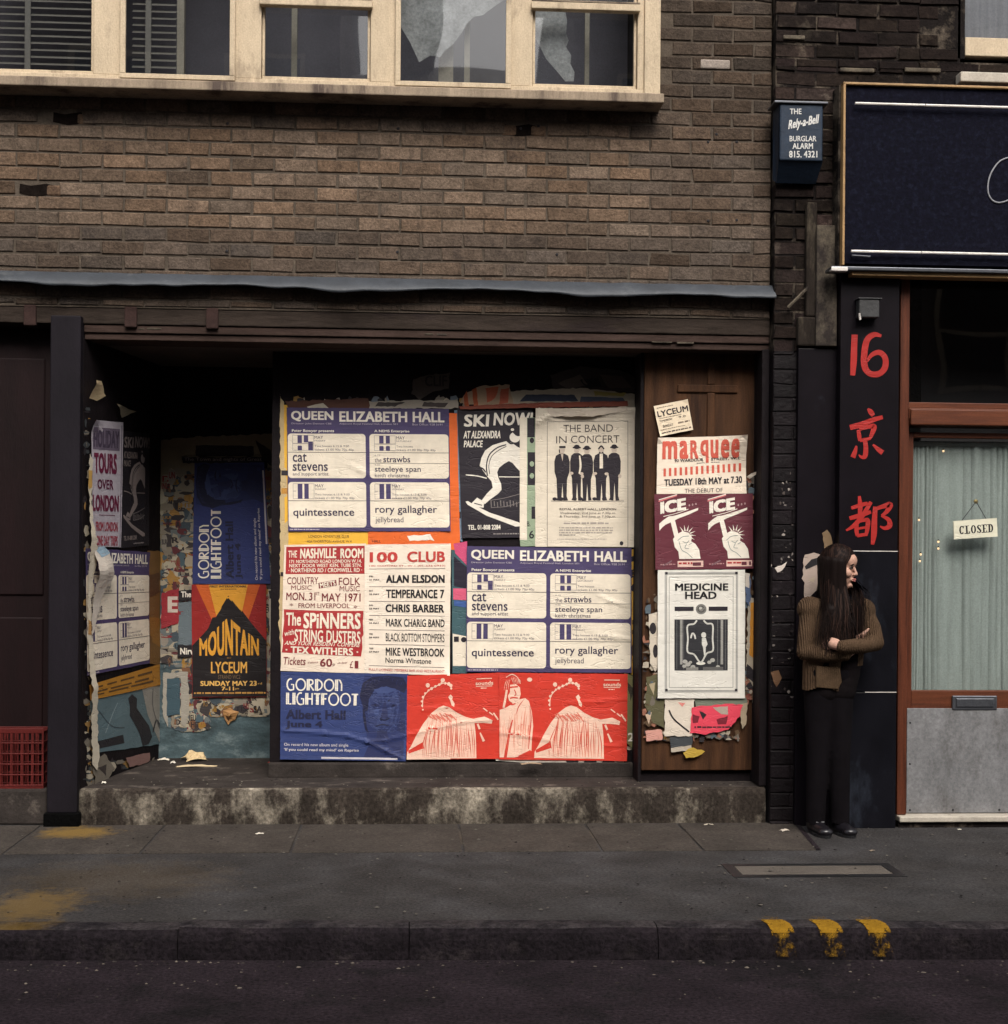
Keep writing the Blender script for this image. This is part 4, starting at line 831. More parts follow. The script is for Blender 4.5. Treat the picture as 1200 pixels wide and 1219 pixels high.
# --- ski poster and the green sheet over it
def ski(P, dim=False):
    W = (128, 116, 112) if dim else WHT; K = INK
    P.text('SKI', 102, 208, 245, 278, W, 0.03, 1, shear=0.1); P.text('NOW!', 272, 198, 495, 272, W, 0.03, 1, shear=0.1)
    P.text('AT ALEXANDRA', 98, 302, 312, 345, W, 0.03, 1, shear=0.12); P.text('PALACE', 98, 357, 206, 396, W, 0.03, 1, shear=0.12)
    P.poly([(188, 500), (200, 455), (222, 415), (265, 385), (300, 374), (345, 362), (378, 372), (412, 396), (428, 402), (428, 540), (402, 512), (382, 488), (360, 476), (330, 492), (302, 514), (290, 540), (296, 570), (312, 606), (314, 640), (292, 664), (250, 692), (212, 722), (192, 704), (224, 664), (262, 628), (256, 592), (228, 560), (205, 528)], W)
    P.poly(ell(396, 340, 31, 30, 18), W); P.stroke([(362, 300), (384, 302), (408, 322), (426, 326)], [8, 16, 20, 14], K, 2); P.poly(ell(382, 296, 10, 8, 8), W, 2); P.stroke([(350, 360), (372, 376), (392, 372)], 9, K, 2)
    P.stroke([(232, 560), (228, 500), (246, 440), (292, 400), (345, 382)], 7, K, 2); P.stroke([(246, 550), (242, 500), (260, 448), (304, 412), (346, 392)], 4, K, 2); P.stroke([(190, 512), (208, 520), (222, 540)], 8, K, 2)
    P.stroke([(105, 553), (170, 560), (228, 574)], 6, W, 1); P.stroke([(300, 566), (428, 568)], 5, W, 1, False)
    P.poly([(98, 706), (112, 703), (150, 726), (240, 770), (428, 832), (428, 850), (396, 852), (222, 788), (110, 724)], W); P.poly([(132, 718), (168, 684), (208, 708), (206, 742), (160, 738)], W, 1); P.stroke([(150, 716), (196, 728)], 5, K, 2, False)
    for i in range(9): P.stroke([(250 + 19 * i, 700 + (i % 3) * 5), (252 + 19 * i, 740 - (i % 2) * 6)], 6, (120, 112, 110), 1, False)
    P.stroke([(246, 700), (330, 688), (425, 664)], 4, (120, 112, 110), 1); P.stroke([(250, 742), (340, 736), (425, 712)], 4, (120, 112, 110), 1)
    P.text('TEL. 01-808 2284', 108, 840, 305, 868, W, 0.03, 1); P.greek(260, 888, 415, 8, (140, 132, 130))
P = Poster((68, 170, 500, 916), cq(530, 450, 4.8, [(68, 172), (500, 170), (500, 912), (94, 916)]), HP, 3, INK, seed=8); ski(P)
P.done('ski_poster', 'black poster with a crouching cream skier, high on the hoarding left of the five men', group=GP)
P = Poster((425, 226, 520, 962), crop(530, 450, 4.8, (425, 226, 520, 962)), HP, 4, (152, 168, 140), seed=9, tear=0.4)
P.rect(425, 226, 466, 925, CRM)
for a, b, c, d in ((468, 230, 510, 340), (470, 425, 512, 612), (492, 735, 515, 805)): P.rect(a, b, c, d, INK, 1)
for v in (358, 492, 560): P.poly(ell(494, v, 13, 16, 10), (152, 168, 140) if v > 400 else INK, 2)
P.text('B.', 466, 820, 486, 846, INK); P.text('6', 478, 872, 506, 916, INK, 0.01); P.done('green_poster', 'narrow pale green sheet with black blocks between the skier and the five men', group=GP)

# --- five men in dark suits
P = Poster((510, 165, 1112, 968), cq(530, 450, 4.8, [(512, 176), (1112, 168), (1112, 968), (512, 965)]), HP, 5, (226, 214, 194), seed=10, curls=((510, 165, 170, 0.035), (1112, 165, 120, 0.015)), folds=(([(520, 250), (580, 215), (720, 195), (900, 205), (1080, 185)], 0.007, 14), ([(1060, 420), (1090, 640), (1075, 900)], 0.004, 14)))
P.frame(578, 242, 1042, 968, 3, (120, 110, 104))
G1 = (74, 66, 66)
P.text('THE', 672, 262, 772, 304, G1, -0.005); P.text('BAND', 795, 262, 955, 304, G1, -0.005); P.text('IN', 630, 327, 690, 368, G1, -0.005); P.text('CONCERT', 715, 325, 992, 368, G1, -0.005)
FACE = (196, 180, 164)
def man(cx, top, sh, k, hat):
    P.poly(ell(cx, top + 24, 16, 22, 12), FACE, 1)
    if hat == 1: P.poly(ell(cx, top + 8, 17, 13, 12), INK, 2); P.rect(cx - 23, top + 8, cx + 23, top + 16, INK, 2)
    elif hat == 2: P.rect(cx - 16, top, cx + 20, top + 12, INK, 2); P.stroke([(cx - 16, top + 20), (cx - 14, top + 40)], 6, INK, 2, False)
    else: P.stroke([(cx - 16, top + 20), (cx, top + 2), (cx + 16, top + 20)], 8, INK, 2); P.stroke([(cx - 12, top + 38), (cx, top + 46), (cx + 12, top + 38)], 8, INK, 2)
    P.poly([(cx - 14, top + 44), (cx - sh * 0.8, top + 56), (cx - sh, top + 90), (cx - sh * 0.98, top + 150), (cx - sh * 0.72, top + 188), (cx - sh * 0.62, top + 300), (cx - sh * 0.8, top + 314), (cx - 4, 700), (cx + 2, top + 215), (cx + 8, 700), (cx + sh * 0.78, 698), (cx + sh * 0.6, top + 290), (cx + sh * 0.66, top + 190), (cx + sh * 0.97, top + 150), (cx + sh, top + 92), (cx + sh * 0.78, top + 56), (cx + 14, top + 44)], INK, 1)
    if k & 1: P.poly([(cx - 7, top + 46), (cx + 7, top + 46), (cx + 3, top + 90)], FACE, 2)
    if k & 2: P.poly([(cx - 9, top + 46), (cx + 9, top + 46), (cx + 10, top + 130), (cx - 9, top + 132)], CRM, 2); P.rect(cx - 9, top + 52, cx + 9, top + 58, INK, 2)
    if k & 4: P.poly(ell(cx + sh * 0.85, top + 178, 10, 12, 8), FACE, 2)
    if k & 8: P.poly(ell(cx - sh * 0.8, top + 160, 12, 9, 8), FACE, 2); P.poly(ell(cx + sh * 0.7, top + 162, 12, 9, 8), FACE, 2)
man(664, 384, 44, 1, 2); man(748, 382, 38, 12, 1); man(806, 388, 36, 0, 1); man(888, 384, 44, 10, 3); man(962, 382, 38, 4, 1)
P.stroke([(764, 440), (770, 500), (762, 545)], [8, 12, 8], CRM, 2)
P.stroke([(600, 702), (800, 704), (1018, 702)], 3, (90, 82, 80), 1)
for x in (622, 660, 735, 770, 850, 905): P.poly(ell(x, 690, 14, 10, 8), INK, 1)
P.text('ROYAL ALBERT HALL, LONDON', 650, 743, 973, 757, G1, 0.01); P.text('Wednesday, 2nd June at 7.30p.m.', 652, 765, 972, 781, G1); P.text('& Thursday, 3rd June at 7.30p.m.', 650, 785, 972, 801, G1)
LG = (170, 160, 150)
P.greek(674, 824, 935, 11, LG)
for v in (852, 866, 880, 894): P.greek(648, v, 955 if v < 890 else 740, 8, LG)
P.greek(635, 918, 920, 7, (200, 188, 174)); P.poly(ell(1004, 945, 11, 12, 12), INK)
P.done('band_poster', 'cream poster with five men in dark suits standing in a row', group=GP)

# --- folk club and jazz club sheets
RD = (168, 44, 46)
P = Poster((72, 66, 590, 884), cq(325, 635, 5.333, [(72, 72), (592, 64), (588, 888), (48, 872)]), HP, 3, (236, 218, 198), seed=11)
P.rect(86, 80, 580, 256, RD)
P.text('THE', 100, 105, 155, 150, CRM, 0.02); P.text('NASHVILLE', 175, 92, 402, 157, CRM, 0.035); P.text('ROOM', 428, 95, 572, 158, CRM, 0.035)
P.text('171 NORTHEND ROAD LONDON W.14.', 108, 165, 562, 186, CRM, 0.02); P.text('NEXT DOOR WEST KEN. TUBE STN.', 108, 191, 562, 213, CRM, 0.02); P.text('· NORTHEND RD / CROMWELL RD ·', 104, 219, 565, 246, CRM, 0.02)
DR = (120, 40, 46)
P.text('COUNTRY', 98, 276, 292, 322, DR, 0.005); P.text('MUSIC', 124, 329, 252, 358, DR); P.text('FOLK', 420, 280, 554, 328, DR, 0.005); P.text('MUSIC', 426, 333, 552, 366, DR)
P.poly([(293, 314), (404, 294), (408, 330), (297, 350)], DR); P.text('MEETS', 302, 306, 400, 338, CRM, 0.03, rot=-10)
P.text('MON. 31', 95, 375, 276, 425, DR, 0.012); P.text('ST', 278, 372, 300, 390, DR); P.text('MAY 1971', 316, 380, 557, 432, DR, 0.012)
P.text('*', 118, 444, 140, 464, DR); P.text('FROM LIVERPOOL', 172, 444, 490, 474, DR, 0.005); P.text('*', 515, 456, 536, 476, DR)
P.poly([(82, 484), (200, 488), (330, 492), (460, 492), (576, 490), (572, 560), (576, 640), (566, 660), (570, 720), (562, 778), (440, 776), (300, 772), (180, 766), (78, 764), (84, 690), (78, 660), (86, 560)], RD)
P.text('The', 98, 505, 190, 590, CRM, 0.025); P.text('SPiNNERS', 205, 505, 558, 606, CRM, 0.03); P.text('with', 90, 624, 148, 660, CRM, 0.01, skew=-0.25); P.text('STRING DUSTERS', 152, 612, 558, 690, CRM, 0.02, skew=0.02)
P.text('AND YOUR RESIDENT COMPERE', 92, 688, 550, 714, CRM, 0.012, shear=0.3, skew=0.01); P.text('· TEX WITHERS ·', 100, 722, 545, 770, CRM, 0.03, skew=0.01)
P.text('Tickets', 85, 792, 222, 842, DR, 0.008, shear=0.1); P.text('in advance', 238, 818, 300, 832, DR, skew=-0.1); P.text('60', 312, 796, 386, 848, DR, 0.02); P.text('p', 390, 828, 402, 846, DR); P.text('on door', 418, 816, 480, 830, DR, skew=-0.1); P.text('£', 494, 808, 514, 852, DR); P.text('1', 524, 806, 546, 854, DR, 0.03)
P.done('folk_night_poster', 'cream and blood red hand lettered folk night sheet on the left of the hoarding', group=GP)
P = Poster((582, 64, 1125, 898), cq(325, 635, 5.333, [(582, 70), (1130, 64), (1122, 902), (580, 886)]), HP, 4, (238, 224, 206), seed=12, curls=((1125, 898, 110, 0.012),))
R2 = (190, 62, 56)
P.text('100', 614, 114, 790, 180, R2, 0.03); P.text('CLUB', 850, 112, 1088, 180, R2, 0.03); P.text('100 OXFORD ST., W.1 (01-636 0933)', 612, 198, 1090, 212, R2); P.rect(612, 221, 1090, 224, (90, 76, 76))
for v in (336, 430, 521, 614, 708, 846): P.rect(612, v, 1090, v + 3, (90, 76, 76))
for t, a, b, c, d, bo in (('ALAN ELSDON', 718, 262, 1087, 313, 0.045), ('TEMPERANCE 7', 718, 355, 1085, 410, 0.03), ('CHRIS BARBER', 715, 450, 1085, 501, 0.035), ('MARK CHARIG BAND', 718, 543, 1089, 593, 0.02), ('BLACK BOTTOM STOMPERS', 718, 635, 1089, 688, 0.005), ('MIKE WESTBROOK', 718, 728, 1089, 780, 0.025), ('Norma Winstone', 716, 793, 1006, 826, 0.012)): P.text(t, a, b, c, d, (30, 26, 30), bo)
for i, (t, q) in enumerate((('FRI', '21 MAY'), ('SAT', '22 MAY'), ('SUN', '23 MAY'), ('MON', '24 MAY'), ('WED', '26 MAY'), ('THURS', '27 MAY'))):
    v = 266 + 93 * i; P.text(t, 612, v, 636 + 3 * (len(t) > 3), v + 10, INK, 0.03); P.text(q, 612, v + 22, 676, v + 32, INK, 0.03)
P.text('FULLY LICENSED MEMBERS BAR AND RESTAURANT', 612, 864, 1092, 880, R2)
P.done('jazz_club_poster', 'white jazz club bill with a red heading and six bold black names', group=GP)

# --- blue folk singer sheet (twice)
def deco(P, s, u, v, h, c, w_=9):
    """rounded double-line capitals"""
    for ch in s:
        ww = h * 0.8
        def st(pts, sm=True): P.stroke(pts, w_, c, 2, sm, 4)
        E = lambda a0, a1, rx=0.42, cx=0.5: [(u + ww * cx + ww * rx * math.cos(R(a)), v + h * 0.5 + h * 0.5 * math.sin(R(a))) for a in range(a0, a1 + 1, 20)]
        if ch == 'O': ww = h * 0.95; st(E(0, 360)); 
        elif ch == 'G': ww = h * 0.72; st(E(70, 300)); st([(u + ww * .55, v + h * .5), (u + ww * .85, v + h * .5), (u + ww * .85, v + h * .95), (u + ww * .5, v + h)], False)
        elif ch == 'D': ww = h * .7; st([(u + 4, v), (u + 4, v + h)], False); st([(u + 14, v), (u + 14, v + h)], False); st([(u + ww * .2, v), (u + ww * .7, v + h * .18), (u + ww * .88, v + h * .5), (u + ww * .7, v + h * .82), (u + ww * .2, v + h)])
        elif ch == 'R': ww = h * .68; st([(u + 4, v), (u + 4, v + h)], False); st([(u + 14, v), (u + 14, v + h)], False); st([(u + 10, v + 3), (u + ww * .7, v + h * .1), (u + ww * .75, v + h * .4), (u + 12, v + h * .55)]); st([(u + ww * .4, v + h * .52), (u + ww * .9, v + h)], False)
        elif ch == 'N': ww = h * .7; st([(u + 4, v), (u + 4, v + h)], False); st([(u + 14, v + h), (u + 14, v), (u + ww * .6, v + h * .05), (u + ww * .82, v + h * .4), (u + ww * .82, v + h)], False)
        elif ch == 'L': ww = h * .5; st([(u + 4, v), (u + 4, v + h)], False); st([(u + 14, v), (u + 14, v + h - 3), (u + ww * .9, v + h - 3)], False)
        elif ch == 'I': ww = h * .28; st([(u + 4, v), (u + 4, v + h)], False); st([(u + 14, v), (u + 14, v + h)], False)
        elif ch == 'H': ww = h * .68; st([(u + 4, v), (u + 4, v + h)], False); st([(u + 14, v), (u + 14, v + h)], False); st([(u + 10, v + h * .5), (u + ww * .85, v + h * .5)], False); st([(u + ww * .85, v), (u + ww * .85, v + h)], False)
        elif ch == 'T': ww = h * .58; st([(u, v + 4), (u + ww * .95, v + 4)], False); st([(u + ww * .42, v), (u + ww * .42, v + h)], False); st([(u + ww * .42 + 9, v), (u + ww * .42 + 9, v + h)], False)
        elif ch == 'F': ww = h * .55; st([(u + 4, v), (u + 4, v + h)], False); st([(u + 14, v), (u + 14, v + h)], False); st([(u + 4, v + 4), (u + ww * .92, v + 4)], False); st([(u + 4, v + h * .48), (u + ww * .8, v + h * .48)], False)
        u += ww + 3
def folk(P):
    B0 = (50, 60, 104); B1_, B2_, B3 = (58, 69, 114), (42, 48, 88), (30, 32, 62)
    P.poly([(555, 65), (815, 65), (805, 575), (600, 570), (575, 420), (545, 260), (530, 200)], (40, 50, 96))
    P.poly([(600, 130), (690, 110), (770, 140), (792, 260), (770, 360), (720, 420), (640, 425), (588, 360), (575, 240)], B1_, 1)
    P.poly([(545, 240), (528, 190), (545, 110), (600, 72), (700, 62), (790, 72), (816, 120), (800, 170), (740, 140), (660, 130), (612, 160), (585, 210), (580, 280), (560, 290)], B3, 2)
    P.poly([(548, 260), (566, 300), (576, 380), (590, 420), (566, 400), (550, 320)], B3, 2)
    for x in (625, 735): P.stroke([(x - 34, 218), (x, 208), (x + 34, 216)], [6, 12, 6], B3, 2); P.poly(ell(x, 246, 26, 9, 12), B2_, 2); P.poly(ell(x, 246, 9, 8, 8), B3, 2)
    P.poly([(675, 230), (690, 225), (706, 330), (660, 326)], B2_, 2); P.stroke([(655, 328), (684, 338), (712, 326)], 8, B3, 2); P.stroke([(630, 378), (672, 366), (720, 376)], [4, 9, 4], B3, 2); P.stroke([(645, 396), (675, 402), (705, 394)], 5, B2_, 2)
    M1, M2 = (54, 66, 112), (50, 60, 104)
    P.poly([(590, 205), (660, 190), (664, 225), (640, 232), (596, 238)], M2, 2); P.poly([(708, 195), (778, 200), (776, 232), (720, 230)], M2, 2); P.poly([(588, 290), (620, 300), (640, 350), (620, 400), (596, 360)], M2, 2); P.poly([(612, 150), (690, 128), (752, 150), (700, 170), (640, 176)], (62, 75, 121), 2); P.poly([(610, 268), (650, 272), (644, 318), (622, 306)], (63, 76, 122), 2); P.poly([(640, 405), (700, 408), (712, 450), (640, 452)], (40, 46, 84), 2)
    for i in range(26): P.stroke([(560 + i * 9, 140 - 50 * math.sin(i / 8.3) + P.rnd.uniform(-6, 6)), (566 + i * 9, 116 - 44 * math.sin(i / 8.3)), (580 + i * 8.6, 104 - 30 * math.sin(i / 8.3))], [2, 4, 2], (36, 40, 74) if i % 3 else (44, 50, 90), 3, True, 3)
    P.poly([(760, 160), (800, 180), (812, 420), (760, 400), (782, 300)], B2_, 2); P.poly([(560, 570), (600, 470), (640, 440), (720, 450), (805, 470), (805, 575)], B2_, 1)
    deco(P, 'GORDON', 82, 92, 70, WHT); deco(P, 'LIGHTFOOT', 80, 178, 72, WHT)
    P.text('Albert Hall', 80, 282, 445, 340, B3, 0.035); P.text('June 4', 78, 350, 305, 402, B3, 0.035)
    P.text('On record his new album and single', 70, 488, 465, 512, (206, 200, 206), 0.01); P.text('‘If you could read my mind’ on Reprise', 70, 520, 530, 542, (206, 200, 206), 0.02)
    P.rect(300, 572, 770, 584, (206, 200, 206))
P = Poster((45, 48, 822, 592), cq(325, 790, 5.106, [(48, 46), (824, 60), (808, 590), (44, 580)]), HP, 5, (48, 62, 112), seed=13, curls=((820, 590, 200, 0.012),), folds=(([(70, 412), (320, 425), (460, 440), (580, 475), (700, 530), (800, 578)], 0.006, 13), ([(580, 475), (690, 465), (820, 430)], 0.004, 13))); folk(P)
P.done('singer_poster', 'blue singer poster the right way up at the bottom left of the hoarding', group=GP)
P = Poster((45, 48, 822, 592), cq(180, 490, 5.806, [(286, 1192), (302, 350), (786, 352), (826, 1190)]), BP, 4, (48, 58, 112), seed=14, curls=((822, 592, 200, 0.02),)); folk(P)
P.done('singer_poster', 'blue singer poster pasted sideways on the back wall of the entrance', group=GP)

# --- red shawl posters
RED = (206, 56, 40); PNK = (240, 200, 178)
def shawl(P, o):
    f = lambda L: [(a + o, b) for a, b in L]
    P.poly(f([(36, 442), (38, 412), (58, 378), (78, 335), (112, 275), (150, 225), (182, 200), (206, 190), (232, 198), (270, 226), (310, 246), (345, 256), (398, 246), (436, 264), (432, 280), (392, 276), (352, 276), (358, 330), (362, 442)]), PNK)
    P.poly(f([(42, 404), (112, 362), (118, 396), (46, 420)]), RED, 2); P.stroke(f([(46, 420), (116, 396)]), 5, PNK, 2, False)
    for i in range(30):
        x = 112 + i * 8.2; top = 212 + abs(i - 10) * 3.2 + P.rnd.uniform(0, 60)
        P.stroke(f([(x - 10 + P.rnd.uniform(-8, 8) + (i - 4) * -1.0 + 26, top), (x + P.rnd.uniform(-5, 5), (top + 440) / 2), (x + P.rnd.uniform(-6, 6), 436)]), [1, P.rnd.uniform(1.5, 5), 1], (214, 90, 70), 2)
    for i in range(14): P.stroke(f([(132 + i * 8, 232 + P.rnd.uniform(-8, 8)), (150 + i * 9, 256 + P.rnd.uniform(-8, 14))]), 5, (222, 120, 100), 2, False)
    for x, y, r in ((110, 208, 4), (106, 188, 5), (104, 168, 5), (110, 148, 6), (120, 130, 5), (132, 92, 10), (150, 108, 7), (168, 98, 6), (186, 90, 6), (202, 70, 10), (214, 84, 6), (230, 88, 8), (240, 96, 8), (242, 110, 5), (196, 84, 5), (136, 116, 5)): P.poly(ell(x + o, y, r, r * 1.1, 8), PNK)
    P.stroke(f([(108, 196), (112, 150), (138, 116), (170, 98), (205, 84), (238, 90)]), 4, PNK, 1)
    P.poly(f([(228, 150), (240, 138), (250, 152), (246, 162), (258, 182), (256, 198), (244, 190), (238, 168)]), PNK)
    P.stroke(f([(366, 280), (376, 305)]), 9, PNK, 1, False); P.stroke(f([(378, 322), (396, 362)]), [6, 12], PNK, 1, False); P.stroke(f([(392, 206), (412, 222)]), 5, PNK, 1, False); P.stroke(f([(420, 226), (438, 240)]), 5, PNK, 1, False); P.stroke(f([(440, 230), (462, 262)]), 7, PNK, 1, False)
    P.rect(360 + o, 66, 432 + o, 70, PNK); P.text('sounds', 356 + o, 80, 438 + o, 98, PNK, 0.02); P.rect(358 + o, 102, 434 + o, 105, PNK); P.greek(380 + o, 110, 408 + o, 5, PNK)
P = Poster((35, 42, 470, 446), cq(475, 790, 3.934, [(38, 54), (472, 40), (470, 444), (35, 446)]), HP, 6, RED, seed=15, curls=((35, 446, 80, 0.006),), folds=(([(36, 330), (150, 300), (290, 270), (430, 262)], 0.004, 10), ([(110, 210), (220, 195), (300, 225)], 0.003, 10))); shawl(P, 0)
P.rect(36, 425, 240, 446, PNK); P.done('red_poster', 'red poster of one figure in a pleated shawl, beside the blue singer', group=GP)
P = Poster((468, 38, 1066, 452), cq(475, 790, 3.934, [(466, 40), (1068, 46), (1064, 454), (466, 446)]), HP, 7, RED, seed=16, curls=((1066, 452, 110, 0.008),), folds=(([(470, 322), (560, 330), (700, 356)], 0.004, 10), ([(800, 180), (940, 170), (1060, 155)], 0.003, 10), ([(960, 380), (1060, 372)], 0.003, 9))); shawl(P, 597)
P.poly([(472, 216), (500, 205), (522, 192), (556, 166), (590, 158), (608, 172), (622, 225), (628, 290), (622, 360), (620, 408), (590, 424), (560, 436), (540, 441), (472, 441)], PNK)
P.poly([(520, 96), (548, 92), (566, 108), (570, 140), (560, 175), (538, 186), (516, 172), (510, 150), (520, 130)], PNK); P.poly(ell(611, 70, 12, 10, 12), PNK)
P.stroke([(502, 60), (530, 46), (556, 62), (568, 90)], [3, 5, 3, 3], PNK, 1); P.stroke([(505, 120), (498, 165), (490, 205)], 10, PNK, 1); P.stroke([(512, 110), (532, 106), (556, 104)], 7, RED, 2); P.stroke([(520, 160), (536, 156), (556, 158)], 6, RED, 2); P.stroke([(540, 118), (548, 140), (540, 148)], 4, RED, 2); P.stroke([(516, 182), (530, 190), (545, 184)], 6, RED, 2)
P.stroke([(532, 262), (520, 310), (508, 380), (498, 442)], [5, 9, 12, 14], RED, 2); P.poly([(560, 432), (615, 404), (622, 418), (588, 441), (556, 441)], RED, 2)
for i in range(16):
    x = 540 + i * 5.4; P.stroke([(x, 190 + P.rnd.uniform(0, 120)), (x - 6 + P.rnd.uniform(-5, 5), 300 + P.rnd.uniform(-20, 40)), (x - 10, 330 + P.rnd.uniform(0, 90))], [0.8, P.rnd.uniform(1.5, 3.2), 0.8], (222, 120, 98), 2)
for i in range(7): P.stroke([(478 + i * 8, 240 + P.rnd.uniform(0, 60)), (476 + i * 7, 330), (478 + i * 4, 400 + P.rnd.uniform(0, 30))], [0.8, 2.6, 0.8], (222, 120, 98), 2)
for i in range(9): P.stroke([(506 + i * 7, 62 + abs(i - 4) * 3), (498 + i * 8, 90), (492 + i * 9.5, 128 + P.rnd.uniform(-10, 20))] if i < 3 else [(506 + i * 7, 56 + abs(i - 4) * 3), (510 + i * 7, 74), (520 + i * 6, 92)], [0.8, 2.2, 0.8], PNK, 2)
P.stroke([(612, 196), (618, 250), (612, 330), (606, 400)], [2, 4, 5, 3], RED, 2); P.stroke([(588, 160), (560, 200), (548, 240)], [1, 4, 1], RED, 2)
P.done('red_poster', 'wider red poster of two figures, the left one bare armed, at the hoarding foot', group=GP)
P = Poster((0, 0, 100, 12), [(588, 900), (744, 900), (740, 915), (590, 905)], HP, 5, WHT, seed=17)
for x in (60, 74, 88): P.poly(ell(x, 6, 5, 4, 10), INK)
P.done('paper_strip', 'white lower edge of a covered sheet under the red posters', 'paper scrap')

# --- posters on the wooden door
P = Poster((108, 352, 650, 706), cq(760, 450, 5.079, [(112, 362), (640, 350), (652, 700), (106, 702)]), DP, 3, (238, 222, 202), seed=18, curls=((650, 352, 230, 0.085), (108, 352, 60, 0.02)))
SAL = (206, 92, 74)
for i, (t, a, b) in enumerate((('m', 140, 232), ('a', 246, 300), ('R', 312, 362), ('q', 374, 424), ('u', 436, 484), ('e', 498, 548), ('e', 558, 606))): P.text(t, a, 374 - i * 0.5, b, 514 if t == 'q' else 488, SAL, 0.035)
P.text('90 WARDOUR', 216, 490, 392, 508, INK, 0.02, skew=-0.03); P.text('STREET, W.1', 438, 486, 606, 503, INK, 0.02, skew=-0.03); P.greek(350, 512, 400, 5, INK); P.greek(438, 508, 490, 5, INK)
for i in range(15): x = 149 + i * 32.6; y = 546 - i * 1.9; P.rect(x, y, x + 15, y + 50, SAL)
P.text('TUESDAY 18th MAY at 7.30', 155, 614, 625, 656, INK, 0.035, skew=-0.035); P.text('THE DEBUT OF', 278, 674, 506, 700, (70, 60, 64), skew=-0.02)
P.done('club_night_poster', 'cream club poster with salmon red lettering and a row of red bars on the door', group=GP)
MRN = (98, 40, 52)
def ice(P, o):
    f = lambda L: [(a + o, b) for a, b in L]
    P.stroke(f([(120, 747), (232, 712)]), 7, (214, 120, 120), 1, False); P.stroke(f([(122, 738), (232, 706)]), 5, WHT, 1, False)
    P.text('ICE', 130 + o, 750, 286 + o, 824, WHT, 0.06, 1, skew=-0.16)
    for i in range(3): P.poly(ell(306 + 20 * i + o, 772 - 4 * i, 5, 7, 8), (170, 140, 140))
    P.stroke(f([(148, 838), (225, 820), (300, 795)]), 4, WHT, 1)
    P.poly(f([(122, 882), (150, 858), (180, 838), (205, 836), (230, 830), (300, 808), (360, 788), (358, 802), (300, 828), (236, 852), (205, 868), (160, 888), (142, 902), (122, 924)]), WHT)
    P.poly(f([(190, 866), (216, 858), (228, 905), (238, 950), (212, 962), (200, 910)]), WHT)
    for a in range(7):
        q = R(-125 + a * 26); cx, cy = 282, 950
        P.poly(f([(cx + 28 * math.cos(q - .16), cy + 24 * math.sin(q - .16)), (cx + 64 * math.cos(q), cy + 62 * math.sin(q)), (cx + 28 * math.cos(q + .16), cy + 24 * math.sin(q + .16))]), WHT)
    P.poly(f([(204, 975), (225, 948), (262, 928), (300, 938), (318, 962), (314, 990), (340, 1006), (362, 1040), (370, 1096), (240, 1096), (236, 1052), (214, 1024)]), WHT)
    for L in ([(232, 985), (262, 962), (300, 958)], [(240, 990), (256, 1040), (290, 1062), (320, 1090)], [(262, 990), (285, 1000), (300, 985)], [(286, 1004), (276, 1030), (300, 1034)], [(300, 1010), (318, 1000)]): P.stroke(f(L), 3.5, (130, 140, 135), 2)
    P.rect(230 + o, 1108, 386 + o, 1145, (226, 190, 176)); P.greek(236 + o, 1116, 320 + o, 12, RD, 2); P.greek(322 + o, 1114, 380 + o, 24, MRN, 2); P.greek(124 + o, 1124, 216 + o, 8, (176, 130, 130), 1, -0.02); P.stroke(f([(140, 1136), (175, 1118), (195, 1106)]), 8, (120, 90, 96), 1); P.stroke(f([(130, 1065), (200, 1045)]), 3, (130, 70, 80), 1)
P = Poster((94, 702, 692, 1160), cq(760, 450, 5.079, [(92, 702), (688, 698), (692, 1152), (100, 1160)]), DP, 4, MRN, seed=19); ice(P, 0); ice(P, 297)
P.done('statue_poster', 'maroon poster printed twice over with a white crowned statue raising a torch', group=GP)
WH2 = (226, 222, 212); GY1 = (150, 148, 142)
P = Poster((103, 84, 592, 802), cq(760, 660, 4.6885, [(104, 86), (592, 84), (590, 802), (104, 802)]), DP, 5, WH2, seed=20)
P.frame(142, 96, 552, 768, 9, (176, 174, 168)); P.frame(152, 106, 543, 758, 3, GY1, 2); P.frame(166, 122, 526, 742, 3, GY1, 1)
for x in (152, 542):
    for y in (103, 755): P.rect(x - 7, y - 7, x + 7, y + 7, INK, 2)
for t, a, b, v in (('MEDICINE', 200, 497, 160), ('HEAD', 256, 432, 206)): P.text(t, a, v, b, v + 41, (22, 20, 24), 0.03)
P.rect(198, 290, 304, 314, INK); P.rect(388, 290, 494, 314, INK); P.poly(ell(346, 304, 30, 29, 18), (120, 118, 112)); P.stroke(ell(346, 304, 17, 16, 12), 5, (70, 68, 66), 2); P.poly(ell(342, 298, 9, 8, 8), (186, 184, 176), 2)
P.rect(197, 361, 495, 646, (42, 42, 46)); Wg = (206, 204, 196)
for x, q in ((228, 14), (455, 14)): P.rect(x, 364, x + q, 612, (150, 148, 142), 2)
for x in (208, 246, 436, 480): P.rect(x, 364, x + 4, 640, (92, 92, 92), 2)
P.stroke([(322, 366), (306, 386), (270, 398), (272, 470), (270, 540), (306, 556), (330, 590), (345, 604)], 9, Wg, 2); P.stroke([(360, 366), (378, 384), (410, 392), (410, 470), (412, 534), (378, 550), (356, 588), (345, 604)], 9, Wg, 2)
P.stroke([(288, 466), (296, 440), (308, 446), (314, 470)], 9, Wg, 2); P.poly(ell(360, 448, 14, 16, 12), Wg, 2); P.poly([(350, 466), (372, 464), (382, 500), (372, 515), (370, 560), (362, 562), (356, 515), (350, 500)], Wg, 2); P.poly(ell(344, 606, 26, 9, 12), (226, 222, 212), 2)
